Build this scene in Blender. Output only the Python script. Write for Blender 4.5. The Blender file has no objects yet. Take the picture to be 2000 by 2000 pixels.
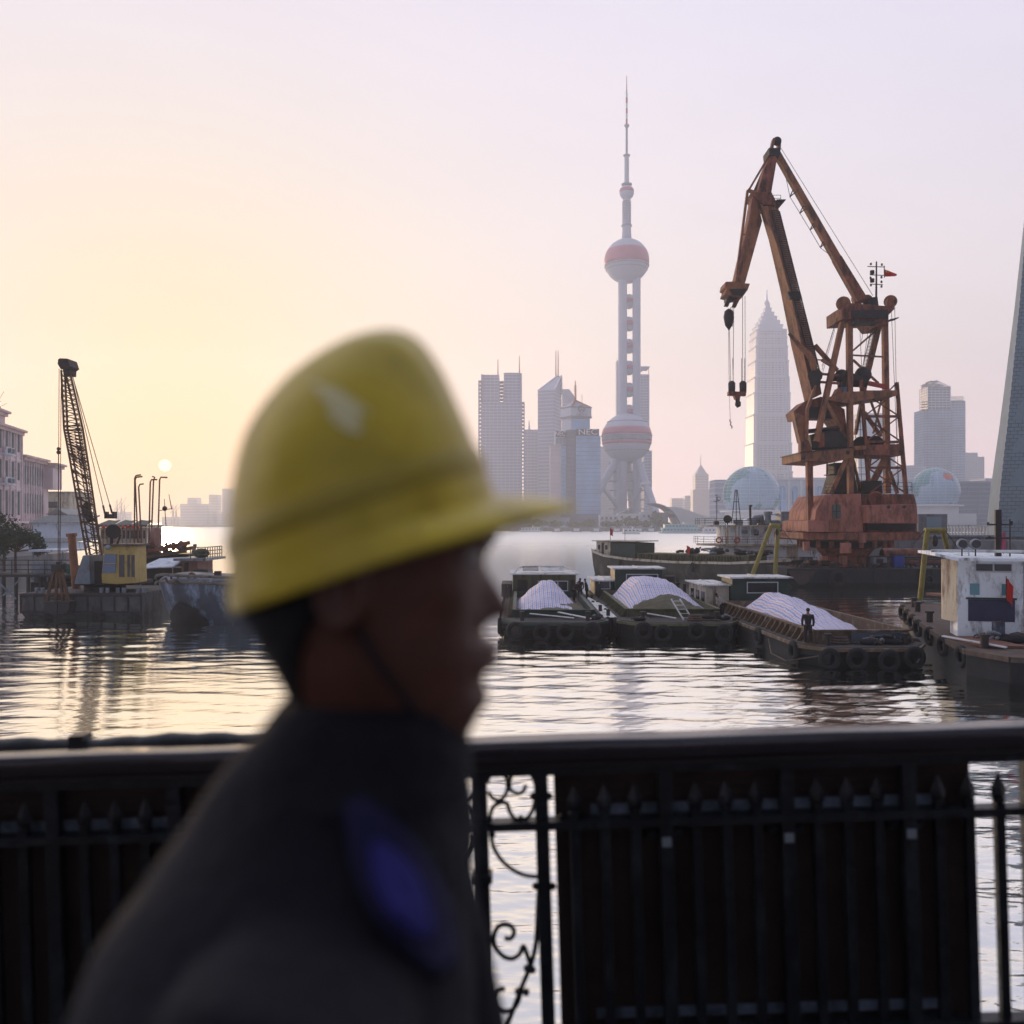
import bpy, bmesh, math, random
import numpy as np
from mathutils import Vector, Matrix, noise
random.seed(7); np.random.seed(7)
R = math.radians
S = bpy.context.scene
F = 1780.0          # focal length in units of 1/2000 picture width
HZ = 1021.0         # horizon row
H = 7.0             # eye height above the water

# ---------------------------------------------------------------- camera
cam = bpy.data.cameras.new('camera'); camo = bpy.data.objects.new('camera', cam)
S.collection.objects.link(camo); S.camera = camo
cam.sensor_width = 56.0; cam.lens = 56.0*F/2000.0
camo.location = (0, 0, H); camo.rotation_euler = (R(90), 0, 0)
cam.shift_y = (HZ-1000)/2000.0
cam.clip_start = 0.05; cam.clip_end = 30000
cam.dof.use_dof = True; cam.dof.focus_distance = 24.0; cam.dof.aperture_fstop = 3.6

# ---------------------------------------------------------------- sun direction
SUN_AZ = math.atan((322-1000)/F)           # left of the view axis
SUN_EL = math.atan((HZ-909)/F*math.cos(SUN_AZ))
sd = Vector((math.sin(SUN_AZ)*math.cos(SUN_EL), math.cos(SUN_AZ)*math.cos(SUN_EL), math.sin(SUN_EL)))

# ---------------------------------------------------------------- world
w = bpy.data.worlds.new("World"); S.world = w; w.use_nodes = True
nt = w.node_tree; nt.nodes.clear()
def N(t, **k):
    n = nt.nodes.new(t)
    for a, b in k.items(): setattr(n, a, b)
    return n
def L(a, b): nt.links.new(a, b)
def ramp(fac, stops, interp='EASE'):
    r = N('ShaderNodeValToRGB'); cr = r.color_ramp; cr.interpolation = interp
    while len(cr.elements) > 1: cr.elements.remove(cr.elements[-1])
    cr.elements[0].position = stops[0][0]; cr.elements[0].color = (*stops[0][1], 1)
    for p, c in stops[1:]:
        e = cr.elements.new(p); e.color = (*c, 1)
    L(fac, r.inputs[0]); return r.outputs[0]
def mixc(f, a, b, mode='MIX'):
    m = N('ShaderNodeMix', data_type='RGBA', blend_type=mode)
    for s, v in ((m.inputs[0], f), (m.inputs[6], a), (m.inputs[7], b)):
        if hasattr(v, 'links'): L(v, s)
        elif isinstance(v, tuple): s.default_value = (*v, 1)
        else: s.default_value = v
    return m.outputs[2]
def mth(op, a, b=0.0, c=None):
    m = N('ShaderNodeMath', operation=op)
    for i, v in enumerate((a, b) if c is None else (a, b, c)):
        if hasattr(v, 'links'): L(v, m.inputs[i])
        else: m.inputs[i].default_value = v
    return m.outputs[0]
tc = N('ShaderNodeTexCoord')
nrm = N('ShaderNodeVectorMath', operation='NORMALIZE'); L(tc.outputs['Generated'], nrm.inputs[0])
sep = N('ShaderNodeSeparateXYZ'); L(nrm.outputs[0], sep.inputs[0])
dt = N('ShaderNodeVectorMath', operation='DOT_PRODUCT'); L(nrm.outputs[0], dt.inputs[0]); dt.inputs[1].default_value = sd
el = mth('ABSOLUTE', sep.outputs[2])
# hazy dawn air: colour by height above the horizon
base = ramp(el, [(0.0, (1.18, .87, .87)), (.08, (1.06, .82, .83)), (.2, (.78, .70, .70)), (.34, (.67, .62, .68)), (.5, (.60, .57, .68)), (1.0, (.58, .60, .70))], 'LINEAR')
# yellow glow round the sun, by the angle from it
ang = mth('ARCCOSINE', mth('MINIMUM', dt.outputs['Value'], 1.0))
g1 = mth('EXPONENT', mth('MULTIPLY', mth('POWER', mth('DIVIDE', ang, .30), 2.0), -1.0))
g2 = mth('EXPONENT', mth('MULTIPLY', mth('POWER', mth('DIVIDE', ang, .13), 2.0), -1.0))
lowf = mth('SMOOTH_MIN', mth('MULTIPLY_ADD', el, 6.0, .35), 1.0, .2)
c1 = mixc(mth('MULTIPLY', mth('MULTIPLY', g1, .85), lowf), base, (.42, .42, .14))
c2 = mixc(mth('MULTIPLY', g2, .7), c1, (.52, .31, .0))
# the sky away from the sun is dimmer and bluer
back = mth('MULTIPLY_ADD', dt.outputs['Value'], .5, .5)
bk = ramp(back, [(0.0, (.20, .24, .33)), (.45, (.38, .40, .48)), (.72, (.98, .99, 1.05)), (.9, (1.0, 1.0, 1.0))], 'LINEAR')
c3 = mixc(1.0, c2, bk, 'MULTIPLY')
# faint high cloud
mp = N('ShaderNodeMapping'); mp.inputs['Scale'].default_value = (1.2, 1.2, 5.0); mp.inputs['Rotation'].default_value = (0, .35, 0); L(nrm.outputs[0], mp.inputs[0])
cn = N('ShaderNodeTexNoise'); cn.inputs['Scale'].default_value = 2.2; cn.inputs['Detail'].default_value = 5; L(mp.outputs[0], cn.inputs['Vector'])
cl = mth('MULTIPLY_ADD', cn.outputs[0], .14, .93)
c4 = N('ShaderNodeVectorMath', operation='SCALE'); L(c3, c4.inputs[0]); L(cl, c4.inputs['Scale'])
# the sun's own disc
disc = mth('LESS_THAN', ang, R(.33))
c5 = mixc(disc, c4.outputs[0], (6.0, 4.6, 1.0))
sky = N('ShaderNodeTexSky', sky_type='NISHITA'); sky.sun_disc = False
sky.sun_elevation = SUN_EL; sky.sun_rotation = SUN_AZ; sky.dust_density = 4.0; sky.air_density = 1.5
bg1 = N('ShaderNodeBackground'); L(sky.outputs[0], bg1.inputs[0]); bg1.inputs[1].default_value = 0.02
bg2 = N('ShaderNodeBackground'); L(c5, bg2.inputs[0]); bg2.inputs[1].default_value = 1.0
ad = N('ShaderNodeAddShader'); L(bg1.outputs[0], ad.inputs[0]); L(bg2.outputs[0], ad.inputs[1])
wo = N('ShaderNodeOutputWorld'); L(ad.outputs[0], wo.inputs[0])

sl = bpy.data.lights.new('sun', 'SUN'); sl.energy = 2.0; sl.angle = R(.5); sl.color = (1.0, .66, .36)
slo = bpy.data.objects.new('sun', sl); S.collection.objects.link(slo)
slo.rotation_euler = (-sd).to_track_quat('-Z', 'Y').to_euler(); slo.location = (-40, 100, 60)

S.view_settings.view_transform = 'Standard'; S.view_settings.look = 'None'
S.view_settings.exposure = 0.5; S.view_settings.gamma = 1.0
try: S.cycles.volume_bounces = 1
except Exception: pass

# ---------------------------------------------------------------- helpers
def PX(px, Y): return (px-1000)/F*Y
def PZ(py, Y): return H-(py-HZ)/F*Y
def P(px, py, Y): return Vector((PX(px, Y), Y, PZ(py, Y)))
def k1(x, y): return (x/3.22, 650+y/3.22)
def kL(x, y): return (x/4.391, 740+y/4.391)
def k2(x, y): return (900+x/3.864, 640+y/3.864)
def k3(x, y): return (1660+x/2.759, 450+y/2.759)
def k4(x, y): return (1380+x/3.864, 250+y/3.864)
def k5(x, y): return (1380+x/4.025, 700+y/4.025)
def k6(x, y): return (940+x/3.578, 1030+y/3.578)
def k7(x, y): return (1340+x/2.927, 1000+y/2.927)
def k8(x, y): return (1380+x/3.8625, 560+y/3.8625)
def kr(x, y): return (900+x/3.218, 1400+y/3.218)

MATS = {}
def M(name, col, rough=.7, metal=0.0, var=.25, scale=2.0, bump=.15, stain=None, samt=.5, spec=.5, zs=1.0, bscale=None):
    """painted / weathered surface: colour, patchy tone, optional second colour in streaks"""
    if name in MATS: return MATS[name]
    m = bpy.data.materials.new(name); m.use_nodes = True; t = m.node_tree
    b = t.nodes['Principled BSDF']; b.inputs['Roughness'].default_value = rough; b.inputs['Metallic'].default_value = metal
    b.inputs['Specular IOR Level'].default_value = spec
    tcn = t.nodes.new('ShaderNodeTexCoord'); mpn = t.nodes.new('ShaderNodeMapping'); mpn.inputs['Scale'].default_value = (1, 1, zs)
    t.links.new(tcn.outputs['Object'], mpn.inputs[0])
    n1 = t.nodes.new('ShaderNodeTexNoise'); n1.inputs['Scale'].default_value = scale; n1.inputs['Detail'].default_value = 6; n1.inputs['Roughness'].default_value = .65
    t.links.new(mpn.outputs[0], n1.inputs['Vector'])
    r = t.nodes.new('ShaderNodeValToRGB'); r.color_ramp.elements[0].position = .3; r.color_ramp.elements[1].position = .7
    r.color_ramp.elements[0].color = (*[c*(1-var) for c in col], 1); r.color_ramp.elements[1].color = (*[min(1, c*(1+var)) for c in col], 1)
    t.links.new(n1.outputs[0], r.inputs[0]); out = r.outputs[0]
    if stain:
        n2 = t.nodes.new('ShaderNodeTexNoise'); n2.inputs['Scale'].default_value = scale*1.9; n2.inputs['Detail'].default_value = 8; n2.inputs['Roughness'].default_value = .7
        m2 = t.nodes.new('ShaderNodeMapping'); m2.inputs['Scale'].default_value = (1, 1, .35*zs); m2.inputs['Location'].default_value = (3.1, 7.7, 1.3)
        t.links.new(tcn.outputs['Object'], m2.inputs[0]); t.links.new(m2.outputs[0], n2.inputs['Vector'])
        r2 = t.nodes.new('ShaderNodeValToRGB'); r2.color_ramp.elements[0].position = .62-.25*samt; r2.color_ramp.elements[1].position = .74-.18*samt
        t.links.new(n2.outputs[0], r2.inputs[0])
        mx = t.nodes.new('ShaderNodeMix'); mx.data_type = 'RGBA'; t.links.new(r2.outputs[0], mx.inputs[0]); t.links.new(out, mx.inputs[6]); mx.inputs[7].default_value = (*stain, 1)
        out = mx.outputs[2]
    t.links.new(out, b.inputs['Base Color'])
    if bump:
        bp = t.nodes.new('ShaderNodeBump'); bp.inputs['Strength'].default_value = bump; bp.inputs['Distance'].default_value = .05
        n3 = t.nodes.new('ShaderNodeTexNoise'); n3.inputs['Scale'].default_value = bscale or scale*4; n3.inputs['Detail'].default_value = 4
        t.links.new(tcn.outputs['Object'], n3.inputs['Vector']); t.links.new(n3.outputs[0], bp.inputs['Height']); t.links.new(bp.outputs[0], b.inputs['Normal'])
    MATS[name] = m; return m
def glass(name, col, rough=.12, var=.3, scale=.05, spec=.8):
    return M(name, col, rough, 0.0, var, scale, 0, spec=spec)

class MB:
    def __init__(s): s.v = []; s.f = []
    def add(s, v, f):
        o = len(s.v); s.v += [tuple(x) for x in v]; s.f += [tuple(i+o for i in q) for q in f]; return s
    def box(s, x0, x1, y0, y1, z0, z1):
        v = [(x0,y0,z0),(x1,y0,z0),(x1,y1,z0),(x0,y1,z0),(x0,y0,z1),(x1,y0,z1),(x1,y1,z1),(x0,y1,z1)]
        return s.add(v, [(0,3,2,1),(4,5,6,7),(0,1,5,4),(1,2,6,5),(2,3,7,6),(3,0,4,7)])
    def beam(s, a, b, w, h=None, w1=None, h1=None, up=(0, 0, 1)):
        a = Vector(a); b = Vector(b); h = h or w; w1 = w1 or w; h1 = h1 or h
        d = (b-a).normalized(); u = Vector(up)
        if abs(d.dot(u)) > .96: u = Vector((0, 1, 0))
        sx = d.cross(u).normalized(); sy = sx.cross(d)
        v = [a-sx*w/2-sy*h/2, a+sx*w/2-sy*h/2, a+sx*w/2+sy*h/2, a-sx*w/2+sy*h/2,
             b-sx*w1/2-sy*h1/2, b+sx*w1/2-sy*h1/2, b+sx*w1/2+sy*h1/2, b-sx*w1/2+sy*h1/2]
        return s.add(v, [(0,3,2,1),(4,5,6,7),(0,1,5,4),(1,2,6,5),(2,3,7,6),(3,0,4,7)])
    def tube(s, a, b, r, r1=None, n=8, cap=True):
        a = Vector(a); b = Vector(b); r1 = r if r1 is None else r1
        d = (b-a).normalized(); u = Vector((0, 0, 1)) if abs(d.z) < .9 else Vector((1, 0, 0))
        x = d.cross(u).normalized(); y = d.cross(x)
        v = []
        for p, q in ((a, r), (b, r1)):
            for i in range(n):
                t = 2*math.pi*i/n; v.append(p+x*math.cos(t)*q+y*math.sin(t)*q)
        f = [(i, (i+1) % n, n+(i+1) % n, n+i) for i in range(n)]
        if cap: f += [tuple(range(n-1, -1, -1)), tuple(range(n, 2*n))]
        return s.add(v, f)
    def path(s, pts, r, n=8, cap=True):
        pts = [Vector(p) for p in pts]; rr = r if isinstance(r, (list, tuple)) else [r]*len(pts)
        v = []; x = None
        for i, p in enumerate(pts):
            d = (pts[min(i+1, len(pts)-1)]-pts[max(i-1, 0)]).normalized()
            if x is None:
                u = Vector((0, 1, 0)) if abs(d.y) < .9 else Vector((1, 0, 0)); x = d.cross(u).normalized()
            else: x = (x-d*x.dot(d)).normalized()
            y = d.cross(x)
            for k in range(n):
                t = 2*math.pi*k/n; v.append(p+x*math.cos(t)*rr[i]+y*math.sin(t)*rr[i])
        f = [(i*n+k, i*n+(k+1) % n, (i+1)*n+(k+1) % n, (i+1)*n+k) for i in range(len(pts)-1) for k in range(n)]
        if cap: f += [tuple(range(n-1, -1, -1)), tuple(range((len(pts)-1)*n, len(pts)*n))]
        return s.add(v, f)
    def lathe(s, prof, c=(0, 0, 0), n=24, axis='z'):
        v = []; 
        for r, z in prof:
            for k in range(n):
                t = 2*math.pi*k/n; p = (r*math.cos(t), r*math.sin(t), z)
                if axis == 'y': p = (p[0], p[2], p[1])
                if axis == 'x': p = (p[2], p[0], p[1])
                v.append((p[0]+c[0], p[1]+c[1], p[2]+c[2]))
        f = [(i*n+k, i*n+(k+1) % n, (i+1)*n+(k+1) % n, (i+1)*n+k) for i in range(len(prof)-1) for k in range(n)]
        f += [tuple(range(n-1, -1, -1)), tuple(range((len(prof)-1)*n, len(prof)*n))]
        return s.add(v, f)
    def sphere(s, c, r, n=16, m=10, sc=(1, 1, 1)):
        v = []
        for i in range(m+1):
            a = math.pi*i/m
            for k in range(n):
                t = 2*math.pi*k/n; v.append((c[0]+r*sc[0]*max(.002, math.sin(a))*math.cos(t), c[1]+r*sc[1]*max(.002, math.sin(a))*math.sin(t), c[2]-r*sc[2]*math.cos(a)))
        return s.add(v, [(i*n+k, i*n+(k+1) % n, (i+1)*n+(k+1) % n, (i+1)*n+k) for i in range(m) for k in range(n)])
    def torus(s, c, R_, r, axis='y', n=20, m=8):
        v = []
        for i in range(n):
            t = 2*math.pi*i/n
            for k in range(m):
                u = 2*math.pi*k/m; a = (R_+r*math.cos(u))*math.cos(t); b = (R_+r*math.cos(u))*math.sin(t); d = r*math.sin(u)
                p = {'y': (a, d, b), 'z': (a, b, d), 'x': (d, a, b)}[axis]
                v.append((c[0]+p[0], c[1]+p[1], c[2]+p[2]))
        return s.add(v, [(i*m+k, i*m+(k+1) % m, ((i+1) % n)*m+(k+1) % m, ((i+1) % n)*m+k) for i in range(n) for k in range(m)])
    def prism(s, pts, d):
        """flat polygon (3-D points) given thickness by vector d"""
        n = len(pts); p = [Vector(q) for q in pts]; d = Vector(d)
        return s.add(p+[q+d for q in p], [tuple(range(n-1, -1, -1)), tuple(range(n, 2*n))]+[(i, (i+1) % n, n+(i+1) % n, n+i) for i in range(n)])
    def grid(s, rows):
        m = len(rows[0]); v = [q for r in rows for q in r]
        return s.add(v, [(i*m+k, i*m+k+1, (i+1)*m+k+1, (i+1)*m+k) for i in range(len(rows)-1) for k in range(m-1)])
    def loft(s, rings, cap=True):
        n = len(rings[0]); v = [q for r in rings for q in r]
        f = [(i*n+k, i*n+(k+1) % n, (i+1)*n+(k+1) % n, (i+1)*n+k) for i in range(len(rings)-1) for k in range(n)]
        if cap: f += [tuple(range(n-1, -1, -1)), tuple(range((len(rings)-1)*n, len(rings)*n))]
        return s.add(v, f)

def mesh_obj(name, mb, mat, parent=None, off=(0, 0, 0), smooth=False, bevel=0, fix=True):
    me = bpy.data.meshes.new(name)
    o_ = off; me.from_pydata([(a-o_[0], b-o_[1], c-o_[2]) for a, b, c in mb.v], [], mb.f)
    if fix:
        bm = bmesh.new(); bm.from_mesh(me); bmesh.ops.recalc_face_normals(bm, faces=bm.faces); bm.to_mesh(me); bm.free()
    me.materials.append(mat)
    if smooth:
        me.polygons.foreach_set('use_smooth', [True]*len(me.polygons))
        if smooth == 'auto':
            try: me.set_sharp_from_angle(angle=R(40))
            except Exception: pass
    o = bpy.data.objects.new(name, me); S.collection.objects.link(o)
    if parent: o.parent = parent
    if bevel:
        b = o.modifiers.new('bevel', 'BEVEL'); b.width = bevel; b.segments = 2; b.limit_method = 'ANGLE'
    return o
class Thing:
    def __init__(s, name, label, cat, loc=(0, 0, 0), rz=0, group=None, rot=None):
        e = bpy.data.objects.new(name, None); S.collection.objects.link(e); e.empty_display_size = .3
        e.location = loc; e.rotation_euler = rot or (0, 0, rz); e['label'] = label; e['category'] = cat
        if group: e['group'] = group
        s.e = e; s.o = Vector(loc)
    def part(s, name, mb, mat, parent=None, world=False, **k):
        return mesh_obj(name, mb, mat, parent or s.e, s.o if world else (0, 0, 0), **k)
def solo(name, mb, mat, label, cat, group=None, kind=None, **k):
    o = mesh_obj(name, mb, mat, None, **k)
    if label: o['label'] = label; o['category'] = cat
    if group: o['group'] = group
    if kind: o['kind'] = kind
    return o
def struct(name, mb, mat, **k):
    o = mesh_obj(name, mb, mat, None, **k); o['kind'] = 'structure'; return o
def dup(root, loc, rz=None, label=None, group=None):
    r = root.copy(); S.collection.objects.link(r); r.location = loc
    if rz is not None: r.rotation_euler = (0, 0, rz)
    if label: r['label'] = label
    if group: r['group'] = group
    for ch in list(root.children):
        c = ch.copy(); S.collection.objects.link(c); c.parent = r
        for g in list(ch.children):
            d = g.copy(); S.collection.objects.link(d); d.parent = c
    return r
def text_mb(body, size, depth, font=None):
    cu = bpy.data.curves.new('t', 'FONT'); cu.body = body; cu.size = size; cu.extrude = depth; cu.align_x = 'CENTER'; cu.align_y = 'CENTER'
    o = bpy.data.objects.new('t', cu); S.collection.objects.link(o)
    dg = bpy.context.evaluated_depsgraph_get(); me = bpy.data.meshes.new_from_object(o.evaluated_get(dg))
    mb = MB(); mb.add([tuple(v.co) for v in me.vertices], [tuple(p.vertices) for p in me.polygons])
    bpy.data.objects.remove(o); bpy.data.curves.remove(cu); bpy.data.meshes.remove(me)
    return mb
def xf(mb, mat):
    r = MB(); r.v = [tuple(mat @ Vector(v)) for v in mb.v]; r.f = list(mb.f); return r
def rot_rows(a, b, n, fn): return [[fn(i/a, k/b) for k in range(b+1)] for i in range(a+1)]
# ================================================================ water
def build_water():
    # sum of short wind waves; real relief near by, only ripples in the normals far off
    rng = np.random.RandomState(3)
    K = []
    for i in range(70):
        lam = .24*(1.07**i) if i < 45 else 1.0+rng.rand()*3.0
        th = rng.normal(0, .32)
        k = 2*math.pi/lam
        amp = .0100*lam**.62 if lam < 3 else .02
        K.append((k*math.sin(th), k*math.cos(th), rng.rand()*6.28, amp*(.5+rng.rand()), lam))
    t = np.concatenate([-np.geomspace(9, .66, 14), np.linspace(-.64, .64, 1250), np.geomspace(.66, 9, 14)])
    kk = 1/(F*H)*1.1
    inv = np.arange(1/9.0, 1/140.0, -kk*1.0)
    ys = np.concatenate([[-80.0, -20, 0, 4, 7], 1/inv, np.geomspace(146, 9000, 60)])
    T, Y = np.meshgrid(t, ys); X = T*np.maximum(Y, 10)
    Z = np.zeros_like(X)
    sp = Y*Y*kk
    env = .72+.38*np.sin(X*.09+Y*.05+1.0)*np.sin(Y*.11-X*.03+.4)
    env = np.clip(env, .35, 1.1)
    for kx, ky, ph, a, lam in K:
        fade = np.clip((lam/np.maximum(sp, .02)-2.2)/2.0, 0, 1)
        Z += a*fade*np.sin(kx*X+ky*Y+ph+.5*np.sin(X*.5*kx*.2+ph*2)+.6*np.sin(.33*X+ph))
    Z *= env*.225*np.clip((Y-3)/6, 0, 1)*np.clip((150-Y)/60, 0, 1)
    edge = np.clip((.64-np.abs(T))/.02, 0, 1); Z *= edge
    me = bpy.data.meshes.new('water'); n, m = X.shape
    me.vertices.add(n*m); me.vertices.foreach_set('co', np.stack([X, Y, Z], -1).astype(np.float32).ravel())
    idx = np.arange(n*m).reshape(n, m)
    q = np.stack([idx[:-1, :-1], idx[:-1, 1:], idx[1:, 1:], idx[1:, :-1]], -1).reshape(-1, 4)
    me.loops.add(q.size); me.loops.foreach_set('vertex_index', q.ravel().astype(np.int32))
    me.polygons.add(len(q)); me.polygons.foreach_set('loop_start', np.arange(0, q.size, 4, dtype=np.int32))
    try: me.polygons.foreach_set('loop_total', np.full(len(q), 4, dtype=np.int32))
    except Exception: pass
    me.update(calc_edges=True); me.polygons.foreach_set('use_smooth', np.ones(len(q), dtype=bool))
    m_ = bpy.data.materials.new('river_water'); m_.use_nodes = True; tt = m_.node_tree; tt.nodes.clear()
    A = lambda ty: tt.nodes.new(ty); K_ = tt.links.new
    out = A('ShaderNodeOutputMaterial'); mix = A('ShaderNodeMixShader'); gl = A('ShaderNodeBsdfGlossy'); df = A('ShaderNodeBsdfDiffuse'); fr = A('ShaderNodeFresnel')
    gl.distribution = 'MULTI_GGX'; gl.inputs['Roughness'].default_value = .045; gl.inputs['Color'].default_value = (.99, 1, .95, 1)
    df.inputs['Color'].default_value = (.022, .06, .042, 1); fr.inputs['IOR'].default_value = 1.5
    geo = A('ShaderNodeNewGeometry'); mp_ = A('ShaderNodeMapping'); mp_.inputs['Scale'].default_value = (.35, 1.2, 1)
    K_(geo.outputs['Position'], mp_.inputs[0]); sx_ = A('ShaderNodeSeparateXYZ'); K_(geo.outputs['Position'], sx_.inputs[0]); mr_ = A('ShaderNodeMapRange'); mr_.inputs[1].default_value = 60; mr_.inputs[2].default_value = 420; mr_.inputs[3].default_value = .05; mr_.inputs[4].default_value = .42; K_(sx_.outputs[1], mr_.inputs[0]); K_(mr_.outputs[0], gl.inputs['Roughness'])
    n1 = A('ShaderNodeTexNoise'); n1.inputs['Scale'].default_value = 1.6; n1.inputs['Detail'].default_value = 5; n1.inputs['Roughness'].default_value = .6
    K_(mp_.outputs[0], n1.inputs['Vector'])
    bp = A('ShaderNodeBump'); bp.inputs['Strength'].default_value = .22; bp.inputs['Distance'].default_value = .08
    K_(n1.outputs[0], bp.inputs['Height']); mb_ = A('ShaderNodeMapRange'); mb_.inputs[1].default_value = 50; mb_.inputs[2].default_value = 260; mb_.inputs[3].default_value = .2; mb_.inputs[4].default_value = .10; K_(sx_.outputs[1], mb_.inputs[0]); K_(mb_.outputs[0], bp.inputs['Strength'])
    for x in (gl, df, fr): K_(bp.outputs[0], x.inputs['Normal'])
    mm_ = A('ShaderNodeMath'); mm_.operation = 'MULTIPLY_ADD'; mm_.use_clamp = True; mm_.inputs[1].default_value = 1.6; mm_.inputs[2].default_value = .62; K_(fr.outputs[0], mm_.inputs[0]); K_(mm_.outputs[0], mix.inputs[0]); K_(df.outputs[0], mix.inputs[1]); K_(gl.outputs[0], mix.inputs[2]); K_(mix.outputs[0], out.inputs[0])
    me.materials.append(m_)
    o = bpy.data.objects.new('water', me); S.collection.objects.link(o); o['kind'] = 'structure'
build_water()

# ================================================================ land
m_land = M('land_green', (.10, .12, .08), .9, scale=.05, bump=0)
m_quay = M('quay_stone', (.22, .22, .22), .85, scale=.3, stain=(.08, .08, .08))
def land(name, pts, z0, z1, mat):
    struct(name, MB().prism([(x, y, z0) for x, y in pts], (0, 0, z1-z0)), mat)
land('far_shore', [(900, 560), (560, 640), (250, 715), (60, 745), (-70, 820), (-150, 1050), (-420, 1480), (-2500, 1750), (-2500, 3200), (3000, 3200), (3000, 560)], -1, 2.6, m_land)
land('river_bank_left', [(-220, 36), (-62, 90), (-62, 128), (-100, 190), (-230, 330), (-620, 560), (-1500, 700), (-1500, 36)], -1, 2.8, m_quay)
land('promenade_right', [(47, 124), (160, 92), (500, 92), (500, 300), (160, 240), (60, 190)], -1, 4.7, m_quay)

# ================================================================ haze
hz = MB().box(-2700, 2700, -90, 2720, -1.9, 486)
hm = bpy.data.materials.new('haze_air'); hm.use_nodes = True; hn = hm.node_tree; hn.nodes.clear()
ho = hn.nodes.new('ShaderNodeOutputMaterial'); hv = hn.nodes.new('ShaderNodeVolumePrincipled'); hn.links.new(hv.outputs[0], ho.inputs['Volume'])
hv.inputs['Color'].default_value = (.90, .94, 1.0, 1); hv.inputs['Density'].default_value = .00044; hv.inputs['Anisotropy'].default_value = .5
solo('haze', hz, hm, None, None, kind='stuff')

# ================================================================ far city
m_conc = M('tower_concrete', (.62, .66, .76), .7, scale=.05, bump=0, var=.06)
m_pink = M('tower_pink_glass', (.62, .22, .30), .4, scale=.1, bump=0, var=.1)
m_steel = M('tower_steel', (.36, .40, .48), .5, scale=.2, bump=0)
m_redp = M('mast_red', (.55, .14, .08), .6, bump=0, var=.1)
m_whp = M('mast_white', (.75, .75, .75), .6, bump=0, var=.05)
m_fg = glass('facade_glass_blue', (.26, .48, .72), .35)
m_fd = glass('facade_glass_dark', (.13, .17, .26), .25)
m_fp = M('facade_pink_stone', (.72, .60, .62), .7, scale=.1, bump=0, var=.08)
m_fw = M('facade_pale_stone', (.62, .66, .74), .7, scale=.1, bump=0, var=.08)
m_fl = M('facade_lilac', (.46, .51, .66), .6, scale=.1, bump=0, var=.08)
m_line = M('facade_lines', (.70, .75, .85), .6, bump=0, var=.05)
m_dl = M('facade_dark_lines', (.20, .24, .32), .6, bump=0, var=.05)

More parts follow.
